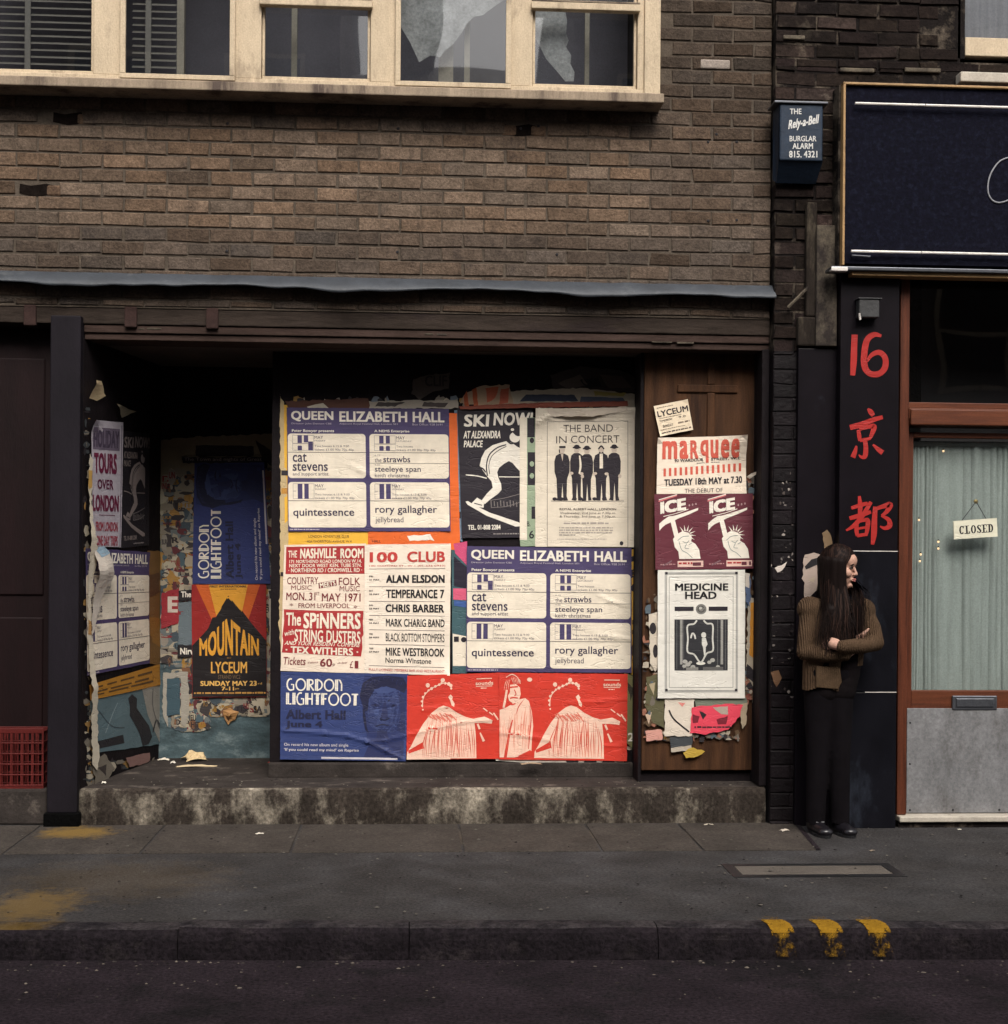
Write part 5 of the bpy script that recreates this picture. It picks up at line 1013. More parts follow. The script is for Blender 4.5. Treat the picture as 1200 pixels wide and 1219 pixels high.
for x, y, r in ((256, 596, 14), (272, 612, 15), (252, 622, 12), (286, 600, 10), (300, 626, 14), (410, 588, 14), (392, 600, 12), (440, 626, 12)): P.poly(ell(x, y, r, r * 0.8, 10), (168, 166, 158), 2)
P.rect(262, 628, 330, 645, (130, 128, 122), 2); P.rect(356, 626, 470, 645, (96, 94, 92), 2)
P.done('framed_photo_poster', 'white poster with a grey ruled border around a dark square photograph on the door', group=GP)
P = Poster((0, 0, 200, 180), cq(760, 450, 5.079, [(90, 170), (296, 128), (330, 314), (128, 356)]), DP, 2, (232, 214, 186), seed=21, curls=((200, 0, 70, 0.01), (0, 180, 60, 0.01)))
P.greek(16, 14, 110, 5, (120, 104, 90)); P.text('LYCEUM', 12, 34, 192, 68, INK, 0.02); P.text('TOMORROW', 16, 88, 92, 98, INK, 0.01); P.text('9.0', 130, 86, 170, 98, INK); P.greek(16, 76, 150, 4, (120, 104, 90)); P.text('SUNDAY', 30, 118, 92, 132, INK, 0.01); P.greek(120, 118, 188, 10, (120, 104, 90)); P.greek(12, 142, 160, 4, (120, 104, 90)); P.greek(14, 158, 190, 8, (90, 78, 70))
P.done('handbill', 'small buff handbill tilted at the top of the wooden door')

# --- mountain poster on the back wall
YW = (226, 160, 52); OR = (206, 96, 36); DRD = (150, 34, 32)
P = Poster((245, 78, 702, 762), cq(180, 680, 5.08, [(246, 80), (698, 78), (702, 760), (250, 762)]), BP, 5, DRD, seed=22)
P.poly([(272, 80), (360, 80), (420, 260), (376, 310)], OR); P.poly([(350, 80), (590, 80), (553, 245), (470, 160), (396, 270)], YW, 2); P.poly([(590, 80), (664, 80), (592, 290), (550, 240)], OR)
P.poly([(248, 448), (310, 385), (345, 345), (360, 312), (372, 278), (394, 276), (430, 210), (470, 146), (510, 196), (540, 232), (556, 240), (600, 300), (660, 372), (700, 420), (700, 758), (248, 758)], (26, 20, 22), 2)
P.text('FIRST INTERNATIONAL', 356, 84, 584, 97, INK, 0.03, 3); P.text('presents', 424, 103, 520, 113, INK, 0.01, 3)
def prof(u):
    L = ((290, 398), (318, 412), (332, 420), (345, 385), (400, 340), (440, 300), (470, 274), (510, 308), (545, 340), (600, 378), (625, 398), (655, 408))
    for (a, b), (c, d) in zip(L, L[1:]):
        if u <= c: return b + (d - b) * max(0, (u - a)) / (c - a)
    return 408
P.text('MOUNTAIN', 292, 400, 655, 510, YW, 0.035, 3, warp=prof); P.greek(460, 520, 486, 6, (150, 110, 50), 3)
P.text('LYCEUM', 362, 546, 582, 616, (232, 174, 80), 0.02, 3); P.text('STRAND WC2', 405, 626, 540, 650, (120, 96, 70), 0.0, 3)
P.text('SUNDAY MAY 23', 297, 662, 640, 692, (232, 184, 100), 0.03, 3); P.text('rd', 648, 672, 672, 684, (232, 184, 100), 0, 3); P.text('7-11', 426, 697, 502, 720, (232, 184, 100), 0.03, 3); P.text('pm', 508, 706, 532, 718, (232, 184, 100), 0, 3); P.greek(258, 729, 694, 11, (190, 140, 70), 3)
P.done('rock_poster', 'red, yellow and black poster of a black peak on the back wall', group=GP)

# --- side wall of the entrance
LV = (178, 170, 178); MG = (104, 26, 58)
P = Poster((0, 0, 200, 800), cq(90, 440, 5.541, [(88, 330), (302, 348), (288, 1172), (100, 1168)]), SP, 3, LV, seed=23, curls=((0, 0, 90, 0.03),))
P.rect(8, 45, 178, 185, (108, 96, 112)); P.text('HOLIDAY', 12, 60, 174, 170, (70, 60, 78), 0.03); P.rect(188, 20, 192, 795, (104, 96, 108))
P.text('TOURS', 14, 205, 160, 335, MG, 0.045); P.text('OVER', 34, 372, 140, 434, (92, 30, 60), 0.03); P.text('LONDON', 2, 470, 176, 575, MG, 0.045); P.rect(44, 596, 152, 600, MG)
P.text('FROM LONDON', 22, 640, 172, 700, (150, 60, 74), 0.035); P.text('ONE DAY TRIPS', 26, 728, 172, 792, (150, 60, 74), 0.035)
P.done('tour_poster', 'lavender grey poster with tall crimson letters on the side wall of the entrance', group=GP)
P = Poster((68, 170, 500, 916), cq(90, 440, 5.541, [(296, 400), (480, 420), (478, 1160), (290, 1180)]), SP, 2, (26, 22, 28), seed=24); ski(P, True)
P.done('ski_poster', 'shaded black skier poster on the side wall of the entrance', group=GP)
P = Poster((0, 0, 100, 100), cq(90, 640, 3.932, [(56, 690), (392, 590), (392, 690), (62, 762)]), SP, 2, (176, 122, 42), seed=25, tear=0.5)
for v in (22, 50, 68): P.greek(10, v, 90, 10, (92, 66, 36))
P.done('yellow_poster', 'ochre strip of a sheet below the side wall hall listing', group=GP)
P = Poster((0, 0, 60, 560), cq(90, 640, 3.932, [(330, 60), (398, 60), (404, 600), (332, 590)]), SP, 1, (122, 88, 46), seed=26, tear=1.2); P.poly(P.jag([(8, 120), (50, 110), (52, 200), (12, 230)], 1), (92, 62, 40)); P.poly(P.jag([(6, 330), (56, 330), (50, 470), (20, 450)], 1), (150, 104, 44)); P.done('paper_strip', 'tall tan paper strip on the side wall by the inner corner', 'paper scrap')
P = Poster((0, 0, 340, 260), cq(90, 640, 3.932, [(62, 762), (396, 686), (432, 964), (82, 1012)]), SP, 1, (92, 112, 118), seed=27, tear=0.8)
P.poly([(180, 30), (200, 15), (222, 40), (215, 80), (235, 120), (262, 170), (270, 220), (250, 250), (222, 255), (215, 200), (196, 150), (178, 110), (184, 70)], (40, 38, 42)); P.poly([(0, 205), (140, 190), (142, 230), (0, 240)], (38, 36, 40)); P.poly([(250, 0), (338, 0), (338, 250), (300, 250), (262, 120)], (150, 146, 138)); P.stroke([(300, 10), (290, 100), (320, 240)], 4, (100, 98, 96), 2); P.stroke([(40, 60), (90, 140), (150, 160)], 5, (60, 74, 82), 1); P.stroke([(60, 170), (100, 90), (130, 40)], 4, (130, 146, 150), 1); P.stroke([(276, 200), (300, 150), (318, 210)], 6, (60, 58, 60), 2)
P.done('blue_grey_poster', 'blue grey sheet with a dark standing figure at the foot of the side wall', group=GP)

# ---------------------------------------------------------------- torn scraps
def scrap(label, pts, plane, layer, col, seed, marks=(), tear=0.9, curls=(), cat='paper scrap', name='paper_scrap'):
    xs_ = [p[0] for p in pts]; ys_ = [p[1] for p in pts]; b = (min(xs_), min(ys_), max(xs_), max(ys_))
    q = [(b[0], b[1]), (b[2], b[1]), (b[2], b[3]), (b[0], b[3])]
    P = Poster(b, q, plane, layer, col, seed=seed, outline=pts, tear=tear, curls=curls)
    for k in marks:
        if k[0] == 't': P.text(*k[1:])
        elif k[0] == 'p': P.poly(P.jag(k[1], 0.5), k[2], k[3] if len(k) > 3 else 1)
        elif k[0] == 'e': P.poly(ell(*k[1:5], 14), k[5])
        elif k[0] == 's': P.stroke(k[1], k[2], k[3])
        elif k[0] == 'g': P.greek(*k[1:])
    return P.done(name, label, cat)
K2 = (40, 34, 38)
# along the top of the hoarding
scrap('faint grey torn scrap alone on the dark boards above the upper hall listing', [(492, 452), (510, 446), (536, 444), (534, 462), (512, 468), (500, 476), (490, 468)], HP, 1, (74, 64, 58), 30, [('t', 'CLIF', 506, 447, 532, 460, (40, 33, 33), 0.02, 1)])
scrap('brown and rust torn strip above the left half of the upper hall listing', [(340, 478), (438, 474), (440, 487), (345, 489)], HP, 2, (84, 50, 36), 31, [('p', [(366, 484), (385, 480), (392, 487), (368, 488)], (196, 186, 168))])
scrap('grey and white torn strip above the right half of the upper hall listing', [(440, 478), (545, 476), (546, 486), (440, 487)], HP, 2, (168, 158, 144), 32, [('p', [(450, 479), (482, 479), (470, 484), (446, 484)], (64, 56, 54)), ('p', [(505, 479), (534, 480), (530, 485), (502, 484)], (70, 60, 58))])
scrap('torn band of orange and cream stripes along the hoarding top above the skier', [(547, 480), (552, 470), (570, 460), (606, 458), (612, 482), (580, 485)], HP, 3, (178, 150, 122), 33, [('p', [(552, 472), (556, 466), (558, 484), (553, 484)], (176, 84, 44)), ('p', [(562, 464), (567, 462), (569, 484), (564, 484)], (176, 84, 44)), ('p', [(578, 462), (594, 460), (590, 474), (580, 480)], (190, 96, 66)), ('p', [(596, 464), (606, 462), (605, 480), (594, 482)], (184, 92, 66))])
scrap('torn sheet with a blue oblong above the five men poster', [(606, 466), (690, 462), (764, 470), (766, 492), (744, 486), (640, 480), (606, 484)], HP, 2, (176, 164, 144), 34, [('p', [(618, 478), (626, 470), (684, 470), (688, 478), (660, 478)], (56, 62, 80)), ('p', [(692, 472), (742, 474), (744, 478), (690, 479)], (74, 82, 98)), ('p', [(706, 466), (746, 468), (742, 472), (708, 471)], (168, 152, 82))])
scrap('rust red folded paper edge lying across the top of the skier poster', [(546, 484), (640, 480), (746, 478), (747, 484), (640, 486), (548, 488)], HP, 6, (132, 66, 48), 35, (), 0.5, ((640, 482, 60, 0.012),))
scrap('dark mottled scrap high on the boards near the wooden door', [(655, 446), (690, 436), (736, 440), (762, 452), (764, 468), (700, 464), (660, 468)], HP, 1, (56, 48, 46), 36, [('p', [(664, 456), (690, 446), (700, 458), (676, 464)], (92, 82, 76)), ('p', [(714, 446), (740, 448), (752, 462), (724, 462)], (84, 72, 66)), ('p', [(690, 452), (712, 450), (716, 460), (698, 462)], (30, 28, 30))])
scrap('thin crumpled white roll of paper over the top edge of the five men poster', [(640, 486), (700, 489), (745, 484), (748, 490), (700, 497), (644, 496)], HP, 7, (214, 200, 182), 37, (), 0.8, ((690, 490, 60, 0.03),))
# right edge of the hoarding
P = Poster((1060, 95, 1130, 800), cq(530, 635, 4.8, [(1055, 95), (1132, 60), (1126, 815), (1058, 810)]), HP, 2, (206, 160, 62), seed=38, tear=0.6)
P.rect(1064, 210, 1108, 255, INK); P.text('3', 1074, 218, 1098, 248, (206, 160, 62), 0.03, 2); P.poly(ell(1084, 312, 20, 24, 14), INK); P.rect(1066, 136, 1090, 165, INK)
for v in (490, 545): P.rect(1070, v, 1094, v + 26, INK)
P.poly(ell(1082, 660, 18, 40, 14), (80, 62, 44)); P.text('0', 1072, 760, 1092, 790, INK); P.text('7', 1070, 712, 1092, 740, INK); P.done('yellow_poster', 'yellow sheet with black figures at the right edge of the hoarding', group=GP)
scrap('slate blue ragged strip hanging on the right edge of the hoarding', [(764, 640), (772, 632), (777, 690), (774, 760), (768, 758), (765, 700)], HP, 3, (72, 92, 116), 39)
scrap('olive and yellow scrap with a white 2 beside the red posters', [(743, 800), (756, 806), (758, 850), (752, 892), (744, 880)], HP, 4, (122, 118, 78), 40, [('t', '2', 747, 872, 754, 882, WHT, 0.02, 1), ('p', [(746, 812), (755, 820), (750, 834)], (62, 56, 44))])
scrap('cream torn edge sticking up at the left end of the hoarding', [(333, 470), (338, 478), (344, 640), (340, 690), (336, 800), (332, 740), (334, 620)], HP, 1, (196, 172, 128), 41, [('g', 335, 560, 343, 6, K2), ('g', 335, 580, 343, 8, (196, 140, 60)), ('g', 334, 680, 341, 6, K2)], 1.0)
# around the door posters
scrap('grey poster fragment with an orange stripe right of the framed photo poster', [(890, 712), (908, 712), (906, 790), (898, 822), (888, 800)], DP, 2, (176, 164, 144), 42, [('p', [(893, 718), (901, 716), (898, 784), (892, 780)], (206, 140, 50)), ('p', [(889, 790), (900, 800), (896, 812), (888, 806)], K2)])
scrap('white sheet corner with a black bent line below the framed photo poster', [(792, 832), (826, 832), (823, 876), (790, 876)], DP, 3, (218, 206, 190), 43, [('s', [(796, 845), (802, 856), (820, 871)], 2.0, K2), ('p', [(806, 836), (815, 836), (812, 841)], (226, 140, 130))])
scrap('bright pink torn sheet with black print at the door bottom', [(823, 842), (858, 838), (884, 838), (880, 852), (866, 868), (840, 874), (821, 872)], DP, 4, (226, 70, 90), 44, [('p', [(848, 842), (866, 840), (866, 850), (858, 850)], (176, 160, 146)), ('g', 826, 864, 870, 2, K2), ('p', [(832, 846), (840, 850), (836, 856)], K2), ('p', [(852, 856), (866, 852), (864, 862), (854, 862)], (120, 30, 46)), ('p', [(824, 850), (832, 852), (830, 860), (824, 860)], (120, 30, 46))])
scrap('dark torn slip with a blue edge under the white corner sheet', [(797, 878), (824, 876), (823, 892), (798, 895)], DP, 2, (62, 66, 70), 45, [('p', [(798, 890), (823, 887), (823, 893), (799, 895)], (186, 174, 158))])
scrap('small mustard yellow scrap at the foot of the wooden door', [(812, 896), (822, 889), (838, 894), (826, 902), (816, 902)], DP, 3, (190, 158, 62), 46)
scrap('pale pink slip at the bottom left of the door', [(768, 870), (788, 868), (788, 881), (769, 882)], DP, 2, (206, 150, 136), 47)
scrap('black and white ragged fragment left of the framed photo poster', [(772, 732), (784, 728), (785, 790), (780, 800), (774, 790)], DP, 2, (206, 194, 176), 48, [('e', 777, 748, 4, 7, K2), ('e', 780, 775, 3, 8, K2)])
scrap('mottled green and cream fragment low on the left of the door', [(770, 806), (792, 800), (790, 866), (776, 860), (768, 840)], DP, 1, (92, 88, 62), 49, [('p', [(772, 814), (780, 812), (778, 828)], (176, 160, 130)), ('p', [(768, 850), (776, 848), (772, 862)], (196, 170, 146))])
scrap('curled white paper tag sticking out right of the club poster', [(888, 568), (893, 564), (900, 561), (899, 565), (892, 570)], DP, 3, (226, 214, 196), 50, (), 0.4, ((900, 562, 14, 0.05),))
scrap('blue and white edge strip right of the statue poster', [(886, 682), (893, 684), (892, 722), (888, 716)], DP, 3, (84, 100, 130), 51, [('p', [(886, 682), (892, 683), (891, 700), (887, 698)], (206, 196, 184))])
scrap('grey green torn strip under the framed photo poster', [(826, 832), (888, 830), (890, 838), (872, 840), (828, 842)], DP, 2, (118, 124, 108), 52)
scrap('narrow buff tatter hanging right of the pink sheet', [(880, 838), (889, 836), (888, 862), (884, 868), (881, 856)], DP, 2, (176, 158, 132), 53)
# painted pier by the girl
GPL = (Vector((0, -0.09, 0)), Vector((0, -1, 0)))
scrap('white torn bill with a black sweep behind the girl', [(957, 661), (968, 658), (980, 660), (981, 690), (974, 701), (966, 708), (958, 716), (957, 694), (955, 688)], GPL, 1, (170, 152, 140), 54, [('p', [(958, 674), (966, 666), (979, 661), (980, 670), (968, 674), (959, 678)], (26, 22, 26)), ('p', [(962, 690), (970, 686), (968, 694)], (176, 160, 140))])
scrap('small pale tan scrap on the glazed pilaster above the girl', [(979, 634), (985, 630), (990, 640), (991, 656), (982, 656)], GPL, 1, (120, 98, 72), 55)
PPL = (Vector((0, -0.056, 0)), Vector((0, -1, 0)))
scrap('white fleck of paper halfway up the painted pier', [(921, 676), (930, 672), (937, 669), (934, 676), (926, 681)], PPL, 1, (206, 194, 184), 56)
scrap('brownish paper remnant stuck low on the painted pier', [(918, 800), (926, 798), (930, 808), (924, 818), (920, 812)], PPL, 1, (110, 80, 56), 57)
# back wall
scrap('cream letter E on a red fragment, left of the black peak poster', [(193, 706), (213, 700), (213, 742), (192, 748)], BP, 3, (150, 40, 48), 58, [('t', 'E', 200, 710, 212, 729, (206, 190, 176), 0.05, 1)])
scrap('black strip reading The beside the red fragment', [(213, 703), (232, 702), (232, 714), (213, 716)], BP, 4, (28, 24, 28), 59, [('t', 'The', 216, 704, 228, 711, WHT, 0.03, 1)], 0.3)
scrap('black strip reading Nirv left of the black peak poster', [(212, 768), (232, 768), (232, 781), (212, 783)], BP, 4, (28, 24, 28), 60, [('t', 'Nirv', 215, 771, 231, 779, WHT, 0.03, 1)], 0.3)
scrap('blue grey blank patch left of the black peak poster', [(212, 717), (230, 716), (231, 767), (213, 768)], BP, 2, (104, 116, 122), 61)
scrap('teal sheet with a white border low on the back wall', [(194, 801), (224, 799), (226, 850), (220, 866), (216, 860), (215, 806), (200, 808), (200, 866), (194, 850)], BP, 3, (158, 152, 140), 62, [('p', [(199, 808), (214, 807), (215, 850), (199, 852)], (60, 82, 92))])
scrap('white sheet reading NET and ONL right of the black peak poster', [(320, 702), (334, 700), (334, 790), (322, 786)], BP, 3, (186, 178, 164), 63, [('p', [(320, 703), (333, 702), (333, 712), (321, 713)], (30, 26, 30)), ('t', 'NET', 324, 716, 335, 726, K2, 0.04, 1), ('t', 'ONL', 323, 732, 335, 741, K2, 0.04, 1), ('p', [(324, 765), (334, 752), (334, 776), (323, 774)], (30, 28, 32))])
scrap('buff fragment with black letters beneath the black peak poster', [(298, 826), (316, 826), (315, 850), (308, 846), (300, 836)], BP, 3, (186, 174, 152), 64, [('t', 'IR', 300, 828, 306, 834, K2, 0.03, 1), ('t', 'SA', 302, 840, 312, 848, K2, 0.03, 1)])
scrap('crumpled tan scrap stuck on the teal wall below the black peak poster', [(266, 846), (274, 842), (284, 848), (280, 856), (272, 862), (268, 856)], BP, 3, (176, 132, 84), 65, [('p', [(268, 848), (276, 850), (272, 858)], (96, 66, 42))], 1.0, ((275, 850, 10, 0.03),))
scrap('dark strip of white small print above the sideways singer poster', [(218, 544), (314, 544), (314, 551), (218, 552)], BP, 5, (28, 22, 30), 66, [('t', 'The Town and nights of Great', 220, 545, 312, 550, (150, 140, 136), 0.0, 1)])
scrap('tan paper with a black upper block behind the sideways singer poster', [(190, 524), (234, 520), (330, 516), (334, 640), (320, 690), (318, 545), (234, 545), (234, 690), (192, 690)], BP, 1, (132, 120, 98), 67, [('p', [(233, 530), (302, 531), (302, 543), (233, 543)], (36, 30, 36), 1), ('p', [(304, 524), (322, 536), (330, 560), (314, 548)], (40, 34, 36)), ('t', 'OUR', 207, 573, 233, 582, K2, 0.04, 1), ('t', '1T', 212, 590, 232, 600, (150, 110, 40), 0.04, 1)])
# side wall torn edge and its curling paper
scrap('cream paper corner peeling at the top of the side wall edge', [(102, 452), (114, 454), (122, 472), (112, 478), (102, 474)], SP, 4, (214, 190, 150), 68, (), 0.8, ((102, 455, 26, 0.05),))
scrap('grey folded paper flap near the top of the side wall', [(130, 481), (146, 486), (160, 490), (140, 497)], SP, 4, (150, 140, 118), 69, (), 0.6, ((135, 482, 24, 0.04),))
scrap('long pale torn paper edge running down the front of the side wall', [(102, 540), (106, 548), (104, 620), (110, 660), (106, 700), (104, 740), (108, 800), (114, 900), (112, 918), (106, 910), (103, 830), (100, 760), (101, 640)], SP, 5, (206, 196, 176), 70, [('p', [(101, 560), (106, 560), (105, 580), (101, 582)], (196, 156, 84)), ('p', [(101, 738), (105, 740), (105, 756), (101, 755)], (180, 140, 90))], 1.1, ((104, 640, 60, 0.02), (104, 820, 60, 0.02)))
scrap('white curled paper tongue over the side wall hall listing', [(106, 652), (124, 656), (127, 682), (118, 702), (110, 740), (104, 760), (106, 700)], SP, 6, (206, 196, 184), 71, [('p', [(107, 652), (118, 650), (124, 658), (112, 664)], (140, 164, 180))], 0.9, ((112, 680, 40, 0.05),))
scrap('pale tatters at the bottom corner of the side wall', [(108, 908), (122, 896), (134, 916), (126, 930), (112, 938)], SP, 3, (118, 110, 98), 72, [('p', [(114, 914), (124, 910), (124, 924)], (60, 52, 50))], 1.2)
scrap('pink and grey torn slip at the foot of the side wall', [(148, 902), (176, 896), (176, 906), (152, 914)], SP, 3, (136, 104, 98), 73)

# ---------------------------------------------------------------- uncountable old paper layers
def layers(name, label, regions, plane, n, seed, pal, letters, sz=1.0, base=0.2):
    P = Poster((0, 0, 1200, 1219), [(0, 0), (1200, 0), (1200, 1219), (0, 1219)], plane, 0.3, sheet=False, seed=seed, amp=0.001); r = P.rnd
    P.unit = 1.0
    for i in range(n):
        x0, y0, x1, y1 = regions[r.randrange(len(regions))]
        cx, cy = r.uniform(x0, x1), r.uniform(y0, y1); rx, ry = sz * r.uniform(0.4, 1.0) ** 2 * 11, sz * r.uniform(0.35, 1.0) ** 2 * 12
        if i < n * 0.22 and base > 1: rx, ry = rx * 1.6 + 3, ry * 2.0 + 5
        pts = []
        for k in range(r.randint(5, 9)): pts.append((0, 0))
        m_ = len(pts); pts = [(min(max(cx + rx * math.cos(6.283 * k / m_) * r.uniform(0.6, 1.2), x0 - 1), x1 + 1), min(max(cy + ry * math.sin(6.283 * k / m_) * r.uniform(0.6, 1.2), y0 - 3), y1 + 3)) for k in range(m_)]
        P.layer = base + 0.8 * i / n; P.k = 0
        P.poly(P.jag(pts, 0.7, 3.0), pal[r.randrange(len(pal))], 0)
        if r.random() < letters and ry > 5:
            t = ''.join(r.choice('AEHILNORSTUMBD') for _ in range(r.randint(1, 3))); hh = r.uniform(2.5, 8)
            P.layer += 0.03; P.text(t, max(cx - rx * .7, x0), cy - hh / 2, min(cx + rx * .7, x1), cy + hh / 2, (K2, (130, 40, 44), (150, 110, 40))[r.randrange(3)], 0.03, 0.5)
    return P.done(name, label, 'paper layers', kind='stuff')
PALE = [(176, 166, 144), (164, 152, 130), (150, 140, 120), (132, 122, 106), (170, 160, 140), (104, 110, 110), (120, 84, 60), (64, 76, 84), (160, 120, 60), (44, 38, 42), (92, 40, 44), (140, 132, 120), (58, 52, 52), (74, 92, 100)]
layers('torn_paper_layers', 'ragged remains of older posters on the back wall of the entrance', [(192, 560, 236, 700), (192, 640, 236, 800), (316, 560, 334, 830), (232, 826, 320, 850), (205, 800, 250, 868)], BP, 700, 5, PALE, 0.5, 0.95, 1.15)
layers('torn_paper_layers', 'ragged paper remains down the right edge of the hoarding', [(744, 800, 764, 896), (757, 600, 765, 660), (340, 474, 760, 482), (750, 478, 765, 600)], HP, 150, 6, [(206, 190, 168), (150, 140, 126), (52, 46, 48), (168, 130, 66), (120, 130, 140)], 0.1, 0.7)
layers('torn_paper_layers', 'ragged paper remains around the posters on the wooden door', [(766, 700, 784, 880), (884, 800, 900, 836), (888, 560, 902, 830), (780, 870, 880, 880)], DP, 260, 7, [(176, 164, 146), (110, 102, 92), (46, 40, 42), (150, 100, 80), (84, 96, 104), (90, 70, 50)], 0.1, 0.55)
layers('torn_paper_layers', 'ragged paper remains down the front edge of the side wall', [(100, 480, 106, 930), (104, 840, 112, 935), (110, 905, 186, 926)], SP, 180, 8, [(176, 166, 146), (120, 112, 100), (60, 64, 66), (150, 116, 66), (40, 34, 38)], 0.0, 0.55)
layers('torn_paper_layers', 'tiny paper flecks left on the black painted pier', [(918, 560, 944, 830)], PPL, 60, 9, [(110, 102, 98), (70, 60, 56), (150, 140, 132), (34, 26, 28)], 0.0, 0.22)
# ================================================================ SMALL THINGS
# curtain behind the door pane
CUR = mat('sea_green_curtain', (0.245, 0.27, 0.257), rough=0.9, spec=0.1, var=0.16, vscale=4, bump=0.25, bscale=160, stretch=(6, 6, 0.6))
m = MB(); nx, nz = 420, 22; vs = []; fs = []
cx0, cx1, cz0, cz1 = d0 + 0.004, xr_ - 0.064, zg1 - 0.02, zg0 - 0.012
r = random.Random(4)
folds_, q_ = [], 0.0
while q_ < 1.0:
    wd_ = r.choice((0.022, 0.03, 0.045, 0.06, 0.08)) * r.uniform(0.8, 1.2); folds_.append((q_, q_ + wd_, r.uniform(0.006, 0.026), r.uniform(0.35, 0.65))); q_ += wd_
def pleat(t, h):
    t2 = t + 0.010 * noise.noise(Vector((t * 7, h * 1.3, 2.0))) * (1.2 - h)
    for a, b, am, pk_ in folds_:
        if a <= t2 < b:
            f = (t2 - a) / (b - a); f = f / pk_ * 0.5 if f < pk_ else 0.5 + (f - pk_) / (1 - pk_) * 0.5
            return -am * (0.75 + 0.5 * noise.noise(Vector((a * 40, h * 1.5, 0)))) * math.sin(math.pi * f) ** 0.8 + 0.006 * noise.noise(Vector((t * 20, h * 2, 5)))
    return 0.0
for j in range(nz + 1):
    h = j / nz; g = 1.0 if 0.03 < h < 0.96 else 0.55
    for i in range(nx + 1):
        t = i / nx; hem = 0.0
        vs.append((cx0 + (cx1 - cx0) * t, GY + 0.082 + pleat(t, h) * g, cz0 + (cz1 - cz0) * h + hem))
for j in range(nz):
    for i in range(nx): fs.append((j * (nx + 1) + i, j * (nx + 1) + i + 1, (j + 1) * (nx + 1) + i + 1, (j + 1) * (nx + 1) + i))
m.mesh(vs, fs, CUR)
cu = tag(m.build('curtain', smooth=True), 'sea green pleated curtain hanging full length behind the glass of the mahogany door', 'curtain')
m = MB(); m.box((cx0, GY + 0.07, cz1 - 0.028), (cx1, GY + 0.09, cz1 - 0.004), CUR, 0.004); m.build('curtain_heading', cu)
m = MB(); m.box((d0, 0.3, zsill), (xr_, 0.32, zt0), ROOM); m.build('dark_interior', B2)
# glowing beads added to stand for warm lamp reflections in the glass
SPECK = bpy.data.materials.new('warm_speck_glow'); SPECK.use_nodes = True
bp_ = SPECK.node_tree.nodes['Principled BSDF']; bp_.inputs['Base Color'].default_value = (0.9, 0.6, 0.35, 1); bp_.inputs['Emission Color'].default_value = (1.0, 0.62, 0.32, 1); bp_.inputs['Emission Strength'].default_value = 0.5
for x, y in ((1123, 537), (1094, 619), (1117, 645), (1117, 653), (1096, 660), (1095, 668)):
    q = at(x, y, GY + 0.035); m = MB(); m.ball(q, 0.0062, SPECK, (1, 1, 1.1), 7)
    o = tag(m.build('reflection_speck', smooth=True), 'tiny glowing bead added for a warm lamp reflection in the door glass', 'light', 'warm specks of light by the curtain')
    m = MB(); m.tube([(q.x, q.y, q.z + 0.005), (q.x, q.y, q.z + 0.014)], 0.0035, SCREW, 6); m.build('speck_cap', o)
